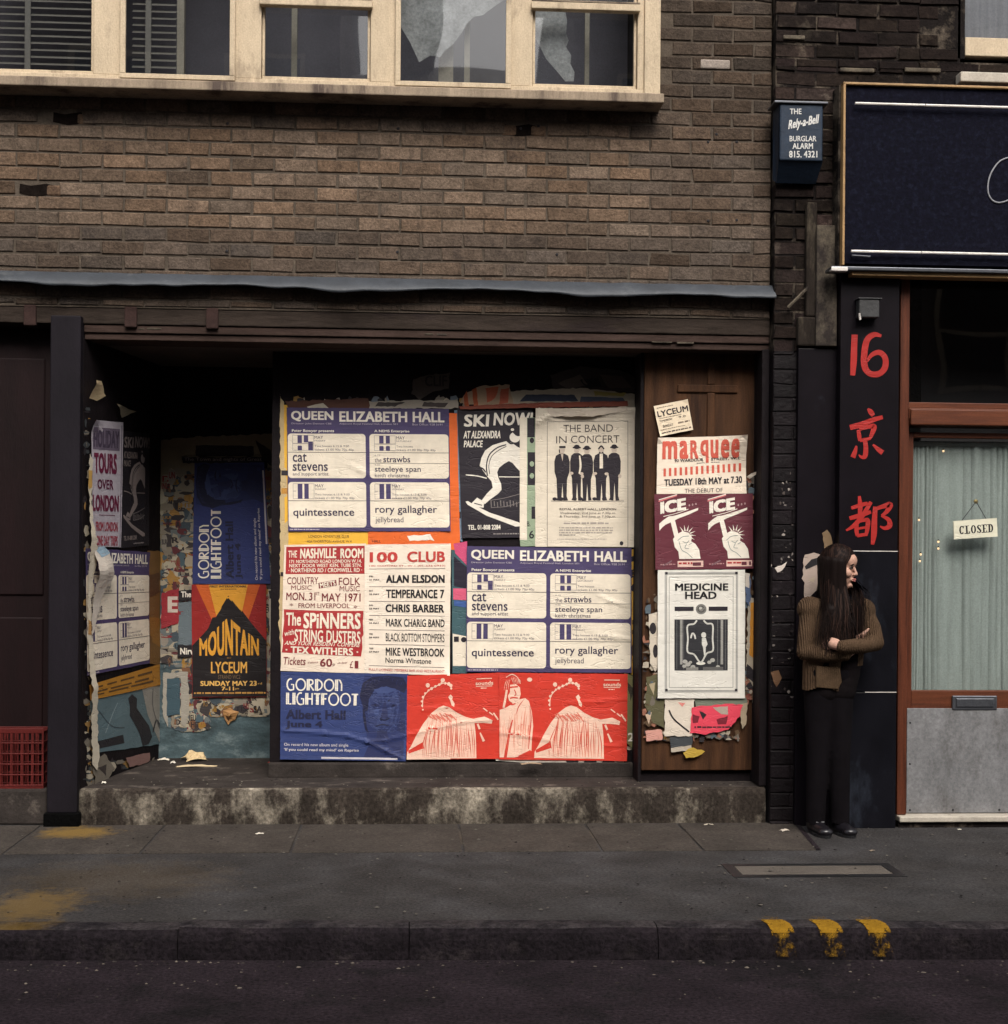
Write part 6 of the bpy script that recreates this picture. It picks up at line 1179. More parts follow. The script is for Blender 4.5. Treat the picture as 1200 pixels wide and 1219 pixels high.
# CLOSED sign on its chain
CY = GY - 0.012
CPL = (Vector((0, CY, 0)), Vector((0, -1, 0)))
SGW = (216, 212, 190)
quad = cq(1060, 450, 4.514, [(337, 768), (572, 752), (576, 852), (341, 868)])
P = Poster((0, 0, 238, 100), quad, CPL, 0.6, SGW, seed=80, amp=0.0)
xs_ = ((30, 'C'), (62, 'L'), (94, 'O'), (128, 'S'), (156, 'E'), (184, 'D'))
K0 = (24, 22, 26)
def serif_word(P, word, u, v, h, c):
    for ch, wd in word:
        T = h * 0.2; t_ = h * 0.09; E = lambda a0, a1: [(u + wd / 2 + (wd / 2 - T / 2) * math.cos(R(a)), v + h / 2 + (h / 2 - t_ / 2) * math.sin(R(a))) for a in range(a0, a1 + 1, 15)]
        WD = lambda a0, a1: [t_ + (T - t_) * abs(math.cos(R(a))) for a in range(a0, a1 + 1, 15)]
        if ch == 'C': P.stroke(E(40, 320), WD(40, 320), c, 1, False); P.rect(u + wd - t_ * 1.6, v, u + wd - t_ * .4, v + h * .3, c)
        if ch == 'O': P.stroke(E(0, 360), WD(0, 360), c, 1, False)
        if ch == 'L': P.rect(u + t_, v, u + t_ + T, v + h, c); P.rect(u - t_, v, u + T + 3 * t_, v + t_ * .8, c, 1.2); P.rect(u - t_, v + h - t_, u + wd, v + h, c, 1.2); P.rect(u + wd - t_ * 1.2, v + h * .72, u + wd, v + h, c, 1.4)
        if ch == 'E': P.rect(u + t_, v, u + t_ + T, v + h, c); P.rect(u - t_, v, u + wd, v + t_, c, 1.2); P.rect(u - t_, v + h - t_, u + wd, v + h, c, 1.2); P.rect(u + T, v + h * .46, u + wd * .75, v + h * .54, c, 1.2); P.rect(u + wd - t_, v, u + wd, v + h * .25, c, 1.4); P.rect(u + wd - t_, v + h * .75, u + wd, v + h, c, 1.4)
        if ch == 'D': P.rect(u + t_, v, u + t_ + T, v + h, c); P.rect(u - t_, v, u + wd * .5, v + t_ * .8, c, 1.2); P.rect(u - t_, v + h - t_ * .8, u + wd * .5, v + h, c, 1.2); P.stroke([(u + wd * .45 + (wd * .55 - T / 2) * math.cos(R(a)), v + h / 2 + (h / 2 - t_ / 2) * math.sin(R(a))) for a in range(-90, 91, 15)], [t_ + (T - t_) * abs(math.cos(R(a))) for a in range(-90, 91, 15)], c, 1.4, False)
        if ch == 'S': P.stroke([(u + wd * .9, v + h * .24), (u + wd * .55, v + t_ * .5), (u + wd * .16, v + h * .24), (u + wd * .5, v + h * .5), (u + wd * .86, v + h * .76), (u + wd * .5, v + h - t_ * .5), (u + wd * .06, v + h * .74)], [t_, t_, T, T, T, t_, t_], c, 1); P.rect(u + wd * .84, v, u + wd * .93, v + h * .28, c, 1.4); P.rect(u, v + h * .72, u + wd * .1, v + h, c, 1.4)
        u += wd + h * 0.13
serif_word(P, (('C', 27), ('L', 25), ('O', 28), ('S', 22), ('E', 25), ('D', 29)), 30, 30, 44, K0)
cs = tag(P.mb.build('closed_sign'), 'small cream sign reading CLOSED hung askew on a chain in the door glass', 'sign')
m = MB(); c4 = [hit(*q, CPL) for q in quad]; m.mesh(c4 + [c + Vector((0, 0.004, 0)) for c in c4], [(4, 5, 6, 7), (0, 4, 7, 3), (1, 2, 6, 5), (0, 1, 5, 4), (3, 7, 6, 2)], mat('sign_board', S(*SGW), var=0.1, bump=0)); m.build('board', cs)
hook = at(1162, 597, CY); m = MB(); m.tube([c4[0] * 0.8 + c4[1] * 0.2, hook], 0.0022, SCREW, 5); m.tube([hook, c4[0] * 0.25 + c4[1] * 0.75], 0.0022, SCREW, 5); m.build('chain', cs)
m = MB(); m.ball((hook.x, hook.y + 0.004, hook.z), 0.013, mat('brass_hook', (0.2, 0.16, 0.07), metal=0.6, rough=0.4, bump=0), (1, 0.5, 1), 8); m.build('suction_hook', cs)

# burglar alarm box
ABL = mat('alarm_blue', (0.012, 0.022, 0.040), rough=0.55, spec=0.25, var=0.35, vscale=9, bump=0.2)
AY = -0.20
a0, a1 = at(928, 123, AY), at(980, 192, AY); bz = at(950, 215, AY).z
m = MB(); W0, W1 = a0.x, a1.x
m.mesh([(W0, -0.06, bz + 0.04), (W0 + 0.012, AY + 0.10, bz + 0.01), (W0, AY + 0.012, a1.z), (W0, AY + 0.012, a0.z), (W0, -0.06, a0.z), (W1, -0.06, bz + 0.04), (W1 - 0.012, AY + 0.10, bz + 0.01), (W1, AY + 0.012, a1.z), (W1, AY + 0.012, a0.z), (W1, -0.06, a0.z)],
       [(0, 1, 2, 3, 4), (9, 8, 7, 6, 5), (0, 5, 6, 1), (1, 6, 7, 2), (4, 3, 8, 9)], ABL)
m.box((W0 + 0.003, AY, a1.z), (W1 - 0.003, AY + 0.02, a0.z - 0.002), ABL, 0.008)
al = tag(m.build('burglar_alarm'), 'dark blue burglar alarm box with white lettering high on the sooty brick pier', 'alarm box')
m = MB(); m.box((W0 - 0.03, AY - 0.012, a0.z), (W1 + 0.022, -0.06, a0.z + 0.012), LBOX, 0.003); m.build('lid', al)
APL = (Vector((0, AY, 0)), Vector((0, -1, 0)))
P = Poster((120, 130, 275, 345), cq(900, 90, 3.482, [(118, 130), (273, 130), (273, 345), (118, 345)]), APL, 0.3, sheet=False, amp=0.0)
AW = (206, 204, 200)
P.text('THE', 142, 137, 190, 160, AW, 0.02, 0); P.text('Rely-a-Bell', 134, 186, 258, 234, AW, 0.03, 0, shear=0.12, skew=-0.2); P.text('BURGLAR', 141, 250, 252, 273, AW, 0.015, 0); P.text('ALARM', 153, 280, 238, 304, AW, 0.02, 0); P.text('815. 4321', 139, 312, 256, 340, AW, 0.02, 0)
P.mb.build('lettering', al)
# junction box on the glazed pilaster
JM = mat('grey_iron_box', (0.035, 0.035, 0.036), rough=0.6, var=0.35, vscale=12, bump=0.3)
JY = -0.23; a, b = at(1023, 356, JY), at(1047, 378, JY)
m = MB(); m.box((a.x, JY, b.z), (b.x, VY, a.z), JM, 0.006); jb = tag(m.build('junction_box'), 'small grey metal box above the red number on the glazed pilaster', 'box')
m = MB(); m.box((a.x - 0.006, JY - 0.006, a.z + 0.001), (b.x + 0.012, VY, a.z + 0.008), JM, 0.002); m.build('lid', jb)
m = MB(); m.tube([(a.x + 0.01, JY + 0.02, b.z - 0.006), (a.x + 0.004, JY - 0.004, b.z - 0.012), (a.x - 0.003, JY - 0.008, b.z + 0.02)], 0.006, CHROME, 6); m.build('bracket', jb)
# red crate in the side doorway
CRT = mat('red_crate_plastic', (0.085, 0.0105, 0.009), rough=0.5, spec=0.25, var=0.3, vscale=6, bump=0.1)
cx1_, cz0_ = -1.955, 0.19; q = at(40, 866, -0.0); top = at(40, 867, 0.05).z
m = MB(); L_, D_, H_ = 0.40, 0.10, top - cz0_
X0 = cx1_ - L_; Y0 = 0.045
m.box((X0, Y0, cz0_), (cx1_, Y0 + D_, cz0_ + 0.012), CRT)
cr = tag(m.build('crate'), 'red openwork plastic crate standing in the maroon side doorway', 'crate')
for nm, yy in (('front_grid', Y0), ('back_grid', Y0 + D_ - 0.012)):
    m = MB()
    for k in range(6): z = cz0_ + 0.013 + (H_ - 0.04) * k / 5; m.box((X0, yy, z), (cx1_, yy + 0.010, z + (0.008 if k < 5 else 0.026)), CRT, 0.002)
    for k in range(8): x = X0 + (L_ - 0.012) * k / 7; m.box((x, yy + 0.001, cz0_ + 0.013), (x + 0.012, yy + 0.011, top - 0.02), CRT, 0.002)
    for k in range(14): x = X0 + 0.02 + (L_ - 0.05) * k / 13; m.box((x, yy + 0.002, cz0_ + 0.013), (x + 0.004, yy + 0.008, top - 0.02), CRT)
    m.build(nm, cr)
for xx in (X0, cx1_ - 0.011):
    m = MB()
    for k in range(6): z = cz0_ + 0.013 + (H_ - 0.04) * k / 5; m.box((xx, Y0 + 0.011, z), (xx + 0.010, Y0 + D_ - 0.013, z + 0.01), CRT)
    m.build('end_panel', cr)
# litter
LIT = ink((222, 206, 182))
def litter(px, py, z, sx, sy, h, col, label, seed, rz=0.0):
    p = atz(px, py, z); m = MB(); n = 9; rr = random.Random(seed); vs = []; fs = []
    for j in range(n):
        for i in range(n):
            u, v = i / (n - 1) - .5, j / (n - 1) - .5
            e = 1 + 0.35 * noise.noise(Vector((u * 5 + seed, v * 5, 0))); hh = h * (0.35 + 0.9 * abs(noise.noise(Vector((u * 3.5 + seed * 2, v * 3.5, 3)))) + 0.5 * abs(noise.noise(Vector((u * 8, v * 8 + seed, 5))))) * max(0, 1 - (u * u + v * v) * 2.2)
            a_, b_ = u * sx * e, v * sy * e
            vs.append((p.x + a_ * math.cos(rz) - b_ * math.sin(rz), p.y + a_ * math.sin(rz) + b_ * math.cos(rz), z + 0.002 + hh))
    for j in range(n - 1):
        for i in range(n - 1): fs.append((j * n + i, j * n + i + 1, (j + 1) * n + i + 1, (j + 1) * n + i))
    m.mesh(vs, fs, ink(col)); return tag(m.build('litter'), label, 'litter')
litter(232, 905, 0.195, 0.13, 0.12, 0.075, (206, 182, 140), 'crumpled buff paper lying in the entrance below the black peak poster', 90, 0.4)
litter(234, 913, 0.195, 0.22, 0.03, 0.018, (196, 176, 142), 'flat twisted buff paper strip on the step in front of the crumpled paper', 91, 0.05)
litter(195, 905, 0.195, 0.06, 0.04, 0.02, (216, 206, 190), 'white paper shred in the inner corner of the entrance', 92)
litter(206, 909, 0.195, 0.028, 0.028, 0.022, (232, 226, 214), 'small white paper pellet right of the shred in the inner corner', 93)
litter(124, 933, 0.195, 0.024, 0.024, 0.02, (226, 220, 206), 'white paper pellet on the step at the foot of the side wall', 94)
litter(325, 909, 0.195, 0.06, 0.04, 0.03, (150, 40, 30), 'crushed red packet against the left end of the hoarding plinth', 95, 0.3)
litter(309, 993, 0.004, 0.04, 0.022, 0.01, (206, 198, 184), 'flat white scrap on the pavement below the left of the step', 96, 0.3)
litter(934, 989, 0.004, 0.05, 0.03, 0.014, (196, 186, 172), 'white scrap on the pavement at the foot of the painted pier', 97, 0.5)
litter(1142, 988, 0.004, 0.02, 0.016, 0.008, (214, 206, 190), 'tiny white speck of paper on the pavement below the door sill', 98)
litter(843, 982, 0.004, 0.05, 0.02, 0.008, (196, 184, 166), 'thin pale scrap on the pavement below the wooden door', 99, 0.2)
litter(1038, 1013, 0.004, 0.035, 0.015, 0.006, (130, 116, 100), 'dull brown leaf of paper on the pavement beyond the pale slab', 100, 0.6)
litter(632, 910, at(500, 907, HY).z, 0.11, 0.03, 0.02, (150, 128, 104), 'crumpled tan paper on the plinth under the red posters', 101, 0.1)
litter(993, 1139, -0.114, 0.03, 0.02, 0.012, (216, 204, 184), 'white scrap in the gutter under the middle yellow kerb mark', 102, 0.1)

# grit, gum spots and chaff on the ground
def grit(name, label, n, box_, pal, seed, smin, smax):
    r = random.Random(seed); m = MB(); ms = [mat('grit_%s_%d' % (name[:4], i), c, rough=0.9, spec=0.1, var=0.2, bump=0) for i, c in enumerate(pal)]
    for k in range(n):
        x = r.uniform(box_[0], box_[2]); y = box_[1] + (box_[3] - box_[1]) * r.random() ** 1.0; z = box_[4]
        if name == 'gutter_grit': y = kerb_y(x) - 0.02 - 0.5 * r.random() ** 2.2
        s_ = r.uniform(smin, smax) * r.random() ** 0.8 + 0.002; n_ = r.randint(5, 7); a0 = r.uniform(0, 6)
        P_ = [(x + s_ * math.cos(a0 + 6.283 * i / n_) * r.uniform(0.6, 1.2), y + s_ * math.sin(a0 + 6.283 * i / n_) * r.uniform(0.6, 1.2)) for i in range(n_)]
        hh = s_ * r.uniform(0.1, 0.5); mm = ms[r.randrange(len(ms))]
        m.mesh([(a, b, z) for a, b in P_] + [(x, y, z + hh + 0.001)], [(i, (i + 1) % n_, n_) for i in range(n_)], mm)
    tag(m.build(name), label, 'grit', kind='stuff')
grit('gutter_grit', 'grit and chaff lying along the gutter and road edge', 900, (-4, -3, 5, -2.2, -0.1145), [(0.05, 0.042, 0.038), (0.012, 0.01, 0.01), (0.028, 0.022, 0.02), (0.13, 0.11, 0.09)], 31, 0.003, 0.010)
grit('pavement_grit', 'specks of grit and old gum on the pavement', 700, (-3.5, -2.05, 4.5, -0.03, 0.0075), [(0.075, 0.066, 0.058), (0.016, 0.014, 0.014), (0.10, 0.09, 0.078)], 32, 0.003, 0.011)
grit('step_grit', 'dust and paper crumbs on the concrete step', 160, (-1.6, 0.03, 1.85, 0.36, 0.196), [(0.07, 0.06, 0.05), (0.2, 0.18, 0.15), (0.02, 0.017, 0.016)], 33, 0.003, 0.009)
# ================================================================ THE GIRL
GYL = -0.30
root = atz(985, 999, 0.0); root.y = GYL
GIRL = empty('person', root, 'long haired girl with folded arms in a brown cardigan leaning against the dark pilaster', 'person')
def g(px, py, dy=0.0): return at(px, py, GYL + dy)
SKIN = mat('skin', (0.43, 0.25, 0.185), rough=0.55, spec=0.3, var=0.08, vscale=30, bump=0.05)
HAIRM = mat('dark_hair', (0.0072, 0.0042, 0.0036), rough=0.6, spec=0.07, var=0.4, vscale=30, bump=0.2, stretch=(3, 3, 0.3))
TROU = mat('black_cloth', (0.0055, 0.0045, 0.0055), rough=0.95, spec=0.05, var=0.3, vscale=12, bump=0.3)
SHOE = mat('black_leather', (0.008, 0.007, 0.009), rough=0.28, spec=0.5, var=0.2, bump=0.05)
def knit(name, col, ribs):
    m = mat(name, col, rough=0.95, spec=0.05, var=0.3, vscale=18, bump=0)
    t = m.node_tree; L = t.links.new; tc = N(t, 'ShaderNodeTexCoord')
    wv = N(t, 'ShaderNodeTexWave', Scale=ribs, Distortion=1.2); wv.bands_direction = 'X'; wv.inputs['Detail'].default_value = 2.0; wv.inputs['Detail Scale'].default_value = 2.5
    L(tc.outputs['Object'], wv.inputs['Vector'])
    nz = N(t, 'ShaderNodeTexNoise', Scale=140.0); L(tc.outputs['Object'], nz.inputs['Vector'])
    ad = N(t, 'ShaderNodeMath', operation='MULTIPLY_ADD'); L(nz.outputs['Fac'], ad.inputs[0]); ad.inputs[1].default_value = 0.6; L(wv.outputs['Fac'], ad.inputs[2])
    b = N(t, 'ShaderNodeBump', Strength=0.6, Distance=0.01); L(ad.outputs[0], b.inputs['Height']); L(b.outputs[0], t.nodes['Principled BSDF'].inputs['Normal'])
    return m
KNIT = knit('brown_rib_knit', (0.070, 0.044, 0.027), 30.0)
def blob(prims, voxel, it=6, cut=None):
    """one continuous surface grown round a skeleton of tapering limbs and rounded masses"""
    bm = bmesh.new()
    def sphere(c, r, sc=(1, 1, 1), rot=None):
        q = bmesh.ops.create_icosphere(bm, subdivisions=3, radius=1.0)['verts']
        for v in q:
            p = Vector((v.co.x * r * sc[0], v.co.y * r * sc[1], v.co.z * r * sc[2]))
            if rot is not None: p = rot @ p
            v.co = Vector(c) + p
    for pr in prims:
        if pr[0] == 's': sphere(*pr[1:])
        else:
            pts, rs = [Vector(p) for p in pr[1]], pr[2]
            for (a, b), (ra, rb) in zip(zip(pts, pts[1:]), zip(rs, rs[1:])):
                n = max(2, int((b - a).length / (min(ra, rb) * 0.35)))
                for i in range(n + 1): sphere(a.lerp(b, i / n), ra + (rb - ra) * i / n)
    me = bpy.data.meshes.new('growth'); bm.to_mesh(me); bm.free()
    o = bpy.data.objects.new('growth', me); COL.objects.link(o)
    rm = o.modifiers.new('r', 'REMESH'); rm.mode = 'VOXEL'; rm.voxel_size = voxel
    sm = o.modifiers.new('s', 'SMOOTH'); sm.iterations = it; sm.factor = 0.5
    dg = bpy.context.evaluated_depsgraph_get(); ev = o.evaluated_get(dg); m2 = ev.to_mesh()
    V = [v.co.copy() for v in m2.vertices]; F = [tuple(p.vertices) for p in m2.polygons]
    ev.to_mesh_clear(); bpy.data.objects.remove(o); bpy.data.meshes.remove(me)
    if cut:
        F = [f for f in F if cut(sum((V[i] for i in f), Vector()) / len(f))]
        used = sorted({i for f in F for i in f}); ix = {a: b for b, a in enumerate(used)}; V = [V[i] for i in used]; F = [tuple(ix[i] for i in f) for f in F]
    return V, F
def grow(name, prims, mat_, voxel=0.007, it=6, cut=None, parent=GIRL):
    V, F = blob(prims, voxel, it, cut); m = MB(); m.mesh(V, F, mat_); return m.build(name, parent, smooth=True)
HC = g(1000, 676, -0.03); HR = Matrix.Rotation(R(53), 3, 'Z') @ Matrix.Rotation(R(6), 3, 'X'); HS = 0.95
def h(x, y, z): return HC + HR @ (Vector((x, y, z)) * HS)
shL, shR = g(963, 724, 0.0), g(1028, 726, 0.01)
elL, elR = g(959, 776, -0.055), g(1042, 765, -0.05)
wrL, wrR = g(1008, 779, -0.135), g(1001, 770, -0.185)
body = [('s', h(0, 0.012, 0.022), 1.0, (0.072 * HS, 0.09 * HS, 0.092 * HS), HR), ('s', h(0, -0.022, -0.042), 1.0, (0.054 * HS, 0.058 * HS, 0.068 * HS), HR),
        ('s', h(0, -0.066, -0.094), 0.019), ('s', h(0, -0.05, 0.045), 1.0, (0.05, 0.038, 0.042), HR), ('c', [h(0, -0.078, 0.014), h(0, -0.097, -0.024)], [0.006, 0.0085]), ('s', h(0.009, -0.089, -0.028), 0.0065), ('s', h(-0.009, -0.089, -0.028), 0.0065),
        ('s', h(0, -0.081, -0.058), 1.0, (0.02, 0.011, 0.010), HR), ('s', h(0.034, -0.055, -0.022), 0.026), ('s', h(-0.034, -0.055, -0.022), 0.026), ('c', [h(-0.028, -0.074, 0.026), h(0.028, -0.074, 0.026)], [0.009, 0.009]),
        ('s', h(0.072, 0.008, -0.008), 1.0, (0.008, 0.016, 0.026), HR), ('s', h(-0.072, 0.008, -0.008), 1.0, (0.008, 0.016, 0.026), HR),
        ('c', [HC + Vector((0, 0.015, -0.06)), g(996, 722, 0.0)], [0.048, 0.055]),
        ('c', [shL, shR], [0.055, 0.055]), ('c', [g(985, 735, 0.0), g(986, 800, 0.0)], [0.088, 0.085]), ('c', [g(1008, 735, 0.0), g(1000, 800, 0.0)], [0.088, 0.085]),
        ('c', [g(977, 822, 0.01), g(973, 905, -0.005), g(971, 980, 0.02)], [0.066, 0.045, 0.034]), ('c', [g(999, 822, 0.01), g(999, 905, -0.01), g(999, 983, 0.01)], [0.066, 0.045, 0.034]),
        ('c', [shL, elL, wrL], [0.042, 0.036, 0.024]), ('c', [shR, elR, wrR], [0.042, 0.036, 0.024])]
def hand(wr, pts, tips, thumb):
    body.append(('c', [wr, pts], [0.023, 0.027]))
    for a, b, c in tips: body.append(('c', [a, b, c], [0.0078, 0.0074, 0.006]))
    body.append(('c', thumb, [0.011, 0.010, 0.008][:len(thumb)]))
# her left hand, laid over the other forearm, fingers curling round it
pk = g(992, 767, -0.155)
hand(wrR, pk, [(g(991, 763 + 2.5 * i, -0.155), g(984 + 0.4 * i, 763.5 + 3.0 * i, -0.142), g(979.5 + 0.8 * i, 766 + 3.0 * i, -0.122)) for i in range(4)], [g(997, 763, -0.165), g(990, 760.5, -0.15), g(985, 760.5, -0.135)])
# her right hand, fingers showing over the other upper arm
pk2 = g(1024, 766, -0.105)
hand(wrL, pk2, [(g(1026 - 1.3 * i, 760 - 0.4 * i, -0.115), g(1029.5 - 1.5 * i, 754 + 0.2 * i, -0.128), g(1034 - 2.0 * i, 748.5 + 1.6 * i, -0.118)) for i in range(4)], [g(1020, 764, -0.11), g(1021, 757, -0.122)])
grow('body', body, SKIN, 0.0042, 4)
LIPM = mat('lips', (0.30, 0.10, 0.085), rough=0.45, var=0.1, bump=0)
lp = grow('lips', [('c', [h(-0.017, -0.086, -0.053), h(0, -0.094, -0.052), h(0.017, -0.086, -0.053)], [0.003, 0.005, 0.003]), ('c', [h(-0.015, -0.085, -0.062), h(0, -0.092, -0.063), h(0.015, -0.085, -0.062)], [0.003, 0.0055, 0.003])], LIPM, 0.002, 2)
EYEW = mat('eye_white', (0.16, 0.13, 0.115), rough=0.7, spec=0.1, var=0.05, bump=0); EYEB = mat('eye_dark', (0.010, 0.007, 0.006), rough=0.6, spec=0.1, var=0.05, bump=0)
for sx in (-0.03, 0.03):
    m = MB(); m.ball(h(sx, -0.0735, 0.008), 0.0095, EYEW, n=8); m.ball(h(sx, -0.0785, 0.0075), 0.0062, EYEB, n=6); m.build('eye', GIRL, smooth=True)
    grow('eyebrow', [('c', [h(sx - 0.018, -0.080, 0.024), h(sx, -0.085, 0.029), h(sx + 0.016, -0.078, 0.025)], [0.0025, 0.0035, 0.002])], HAIRM, 0.0018, 1)
    grow('eyelid', [('c', [h(sx - 0.015, -0.079, 0.011), h(sx, -0.0855, 0.016), h(sx + 0.015, -0.077, 0.011)], [0.002, 0.003, 0.002])], HAIRM, 0.0016, 1)
# trousers
hem = g(985, 981).z
grow('trousers', [('c', [g(978, 800, 0.0), g(996, 800, 0.0)], [0.10, 0.10]), ('c', [g(976, 822, 0.0), g(973, 905, -0.005), g(970.5, 990, 0.0)], [0.086, 0.058, 0.050]), ('c', [g(997, 822, 0.0), g(999, 905, -0.01), g(1000, 992, -0.01)], [0.086, 0.058, 0.050])], TROU, 0.008, 8,
     cut=lambda c: c.z > hem + 0.01 * math.sin(c.x * 40) and c.z < g(985, 796).z)
# cardigan
hl, hr_ = g(980, 819).z, g(1020, 792).z
xm = g(1004, 800).x
def ccut(c):
    if c.z < (hl + 0.012 * math.sin(c.x * 30) if c.x < xm else hr_): return False
    nk = g(997, 716); return not ((c.x - nk.x) ** 2 + (c.y - nk.y) ** 2 < 0.062 ** 2 and c.z > g(995, 722).z)
card = [('s', g(964, 725, 0.0), 0.068), ('s', g(1027, 727, 0.01), 0.068), ('c', [g(966, 727, 0.0), g(1026, 729, 0.01)], [0.070, 0.070]), ('c', [g(978, 738, -0.005), g(975, 770, -0.01), g(972, 800, -0.01), g(972, 845, -0.015)], [0.086, 0.080, 0.074, 0.080]), ('c', [g(994, 738, -0.005), g(990, 770, -0.01), g(986, 800, -0.015), g(986, 845, -0.02)], [0.094, 0.086, 0.080, 0.084]), ('c', [g(1014, 740, 0.0), g(1010, 770, 0.0), g(1006, 810, 0.0)], [0.092, 0.086, 0.08]),
        ('c', [shL + Vector((0.012, 0, 0)), g(962, 750, -0.03), elL], [0.058, 0.052, 0.048]), ('c', [elL, g(982, 779, -0.105), wrL + Vector((-0.012, 0, 0))], [0.048, 0.044, 0.036]),
        ('c', [shR + Vector((-0.012, 0, 0)), g(1037, 748, -0.02), elR], [0.058, 0.052, 0.046]), ('c', [elR, g(1024, 769, -0.125), wrR + Vector((0.008, 0, 0))], [0.046, 0.043, 0.035])]
grow('cardigan', card, KNIT, 0.0062, 5, cut=ccut)
m = MB()
pk_ = [(972, 793), (1000, 795), (1002, 812), (998, 820), (972, 818)]
pts = [g(a, b, -0.100 - 0.006 * (982 < a)) for a, b in pk_]; m.mesh(pts + [p + Vector((0, 0.03, 0)) for p in pts], [tuple(range(5))] + [(i, i + 5, (i + 1) % 5 + 5, (i + 1) % 5) for i in range(5)], knit('pocket_knit', (0.078, 0.050, 0.030), 30.0)); m.build('pocket', GIRL)
REDS = mat('rust_red_top', (0.16, 0.028, 0.016), rough=0.9, spec=0.05, var=0.3, vscale=20, bump=0.2)
grow('red_collar', [('c', [g(998, 713, -0.065), g(1001, 722, -0.092), g(1002, 730, -0.102)], [0.026, 0.020, 0.009])], REDS, 0.004, 3)
BLOU = mat('dark_top', (0.0065, 0.005, 0.0055), rough=0.95, spec=0.05, var=0.3, vscale=12, bump=0.2)
grow('top', [('c', [g(970, 727, 0.0), g(1022, 729, 0.01)], [0.062, 0.062]), ('c', [g(983, 738, 0.0), g(982, 800, 0.0), g(980, 820, 0.0)], [0.094, 0.092, 0.094]), ('c', [g(1010, 738, 0.0), g(1003, 800, 0.0), g(998, 820, 0.0)], [0.094, 0.092, 0.094])], BLOU, 0.007, 5, cut=lambda c: c.z < g(995, 722).z or (c.x - g(997, 716).x) ** 2 + (c.y - g(997, 716).y) ** 2 > 0.055 ** 2)
INN = mat('dark_front', (0.020, 0.014, 0.012), rough=0.95, spec=0.05, var=0.3, bump=0.2)
grow('placket', [('c', [g(1002, 729, -0.098), g(1004, 745, -0.104), g(1004, 764, -0.104)], [0.012, 0.017, 0.018])], INN, 0.004, 3)
for y in (733, 745, 756):
    m = MB(); m.ball(g(1003.5, y, -0.123), 0.0075, mat('shell_button', (0.55, 0.5, 0.45), rough=0.35, var=0.1, bump=0), (1, 0.5, 1), 7); m.build('button', GIRL, smooth=True)
# shoes
for x, y, rz in ((972, 992, 0.12), (999, 993.5, 0.2)):
    c = g(x, y, 0.0); c.z = 0.0; rt = Matrix.Rotation(rz, 3, 'Z'); q = lambda a, b, z: c + rt @ Vector((a, b, z))
    cutz = lambda p: p.z > 0.0015
    sh = grow('shoe', [('c', [q(0, 0.05, 0.045), q(0, 0.02, 0.06)], [0.036, 0.040]), ('c', [q(0, 0.045, 0.032), q(0, -0.03, 0.034), q(0.002, -0.10, 0.028)], [0.036, 0.038, 0.031]), ('s', q(0.002, -0.115, 0.027), 1.0, (0.040, 0.036, 0.026), rt)], SHOE, 0.005, 5, cut=cutz)
    m = MB(); out = []
    for a in range(24):
        t_ = 2 * math.pi * a / 24; ly = -0.045 + 0.108 * math.sin(t_); out.append((0.041 * math.cos(t_) * (1.0 + 0.12 * (ly < -0.05)), ly))
    m.mesh([q(a, b, 0.001) for a, b in out] + [q(a, b, 0.014) for a, b in out], [tuple(range(24))[::-1], tuple(range(24, 48))] + [(i, (i + 1) % 24, (i + 1) % 24 + 24, i + 24) for i in range(24)], SCREW); m.build('sole', GIRL)
    m = MB(); m.tube([q(-0.034, -0.02, 0.055), q(-0.02, -0.045, 0.066), q(0.02, -0.045, 0.066), q(0.036, -0.02, 0.055)], 0.006, SHOE, 6); m.build('shoe_strap', GIRL)
# hair
hr = random.Random(21)
def cap(az, pol, rad=1.0):
    s_, c_ = math.sin(pol), math.cos(pol); a = R(az)
    return h(0.086 * rad * s_ * math.sin(a), 0.016 - 0.100 * rad * s_ * math.cos(a), 0.026 + 0.102 * rad * c_)
prims = [('s', h(0, 0.022, 0.026), 1.0, (0.076 * HS, 0.083 * HS, 0.094 * HS), HR), ('s', h(0, -0.010, 0.056), 1.0, (0.069 * HS, 0.069 * HS, 0.061 * HS), HR)]
for az in (-62, -85, -110, -135, -160, 180, 150, 120, 90):
    p0 = cap(az, R(85), 0.86); front = p0.y < HC.y + 0.02
    yy = -0.125 if front else -0.02
    zc = g(990, 742).z if front else g(990, 730).z
    prims.append(('c', [p0, Vector((p0.x * 0.9 + HC.x * 0.1, p0.y, HC.z - 0.12)), Vector((p0.x * 0.85 + (HC.x - 0.02) * 0.15, GYL + yy * 0.9, HC.z - 0.22)), Vector((p0.x * 0.8 + (HC.x - 0.03) * 0.2, GYL + yy, zc))], [0.03, 0.032, 0.03, 0.014]))
V, F = blob(prims, 0.007, 6); m = MB(); m.mesh(V, F, HAIRM)
def dirv(az, pol): return Vector((math.sin(R(pol)) * math.sin(R(az)), -math.sin(R(pol)) * math.cos(R(az)), math.cos(R(pol))))
def on(d, rad): return h(0.086 * rad * d.x, 0.016 + 0.100 * rad * d.y, 0.026 + 0.102 * rad * d.z)
HAIRB = mat('brown_hair', (0.022, 0.011, 0.008), rough=0.55, spec=0.1, var=0.4, vscale=30, bump=0.2, stretch=(3, 3, 0.3))
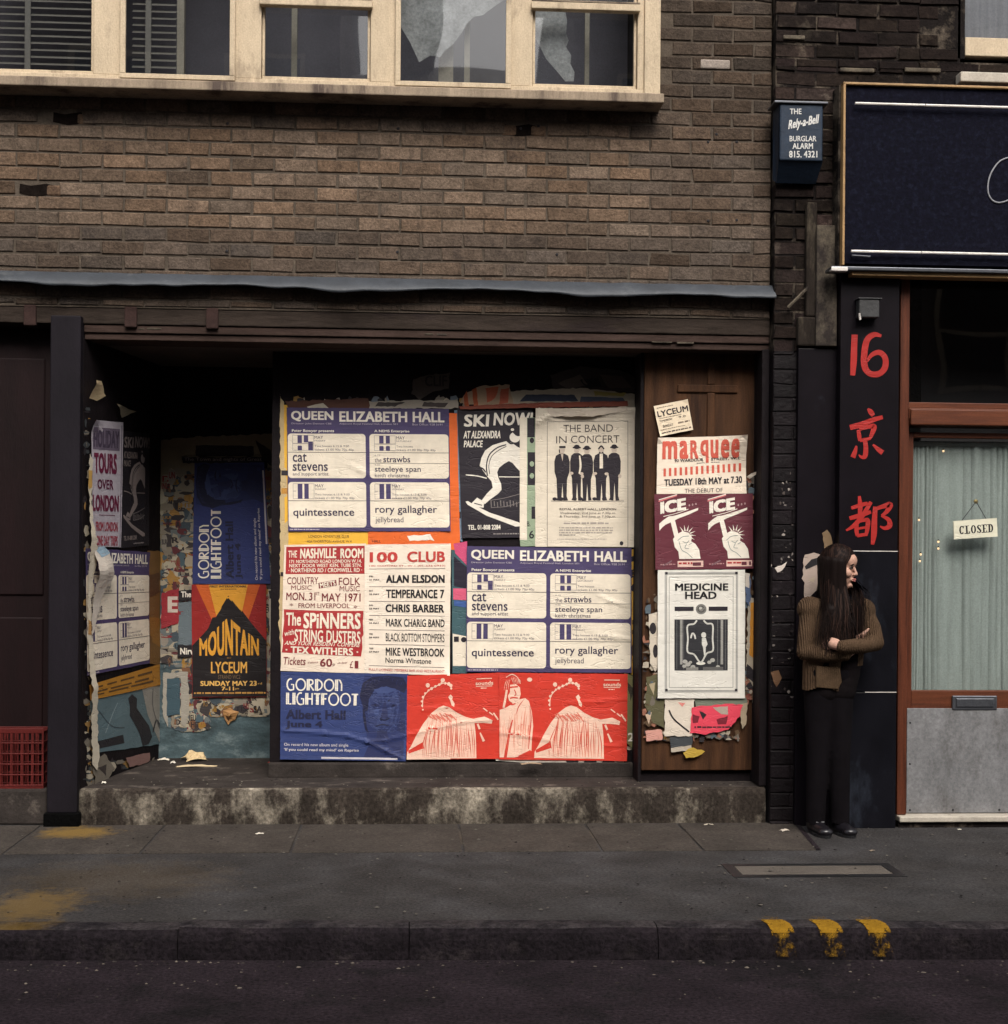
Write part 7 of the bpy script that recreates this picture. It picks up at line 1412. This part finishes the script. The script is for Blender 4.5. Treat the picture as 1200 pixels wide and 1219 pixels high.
for k in range(950):
    az = -hr.uniform(46, 180) if hr.random() < 0.66 else hr.uniform(52, 180)
    d0_ = dirv(0, hr.uniform(-25, 44) if abs(az) < 100 else hr.uniform(-60, 5)); d1_ = dirv(az, 94)
    rad = hr.uniform(0.955, 1.04); P_ = [on(d0_.slerp(d1_, q), rad + 0.03 * math.sin(math.pi * q)) for q in (0, .17, .33, .5, .67, .84, 1)]
    p0 = P_[-1]; far = 0 < az < 112; front = far or p0.y < HC.y + 0.03
    L_ = (g(990, 768).z if az < 0 else g(990, 752).z) + hr.uniform(-0.05, 0.10)
    lo = 0.034 if hr.random() < 0.22 else 0.014; jx, jy = hr.uniform(-lo, lo), hr.uniform(-0.008, 0.008); n = 8
    for i in range(1, n + 1):
        t_ = i / n; z = p0.z + (L_ - p0.z) * t_; e = t_ * t_ * (3 - 2 * t_)
        tx = p0.x * (1 - 0.18 * e) + (HC.x - 0.035) * 0.18 * e + jx * e * (1 + 1.6 * t_) + (0.003 + 0.006 * t_) * math.sin(9 * t_ + k * 0.37)
        ty = (GYL + (-0.152 if front else 0.0) + jy) * e + p0.y * (1 - e)
        if far:
            e2 = min(1.0, e * 1.8); tx = p0.x * (1 - e2) + (g(1013, 740).x + jx * 2.2) * e2; ty = p0.y * (1 - e2) + (GYL - 0.132 + jy) * e2
        elif front: ty = min(ty, p0.y)
        P_.append(Vector((tx, ty, z)))
    wd = hr.uniform(0.0018, 0.006); vs, fs = [], []
    for i, p in enumerate(P_):
        d = (p - HC); d.z *= 0.3; d = d.normalized(); tn = (P_[min(i + 1, len(P_) - 1)] - P_[max(i - 1, 0)]).normalized(); sd_ = tn.cross(d).normalized()
        w_ = wd * (1 - 0.75 * max(0, i / (len(P_) - 1) - 0.6) / 0.4); vs += [p - sd_ * w_, p + d * 0.0015, p + sd_ * w_]
    for i in range(len(P_) - 1): fs += [(3 * i, 3 * i + 1, 3 * i + 4, 3 * i + 3), (3 * i + 1, 3 * i + 2, 3 * i + 5, 3 * i + 4)]
    m.mesh(vs, fs, HAIRB if hr.random() < 0.3 else HAIRM)
m.build('hair', GIRL, smooth=True)
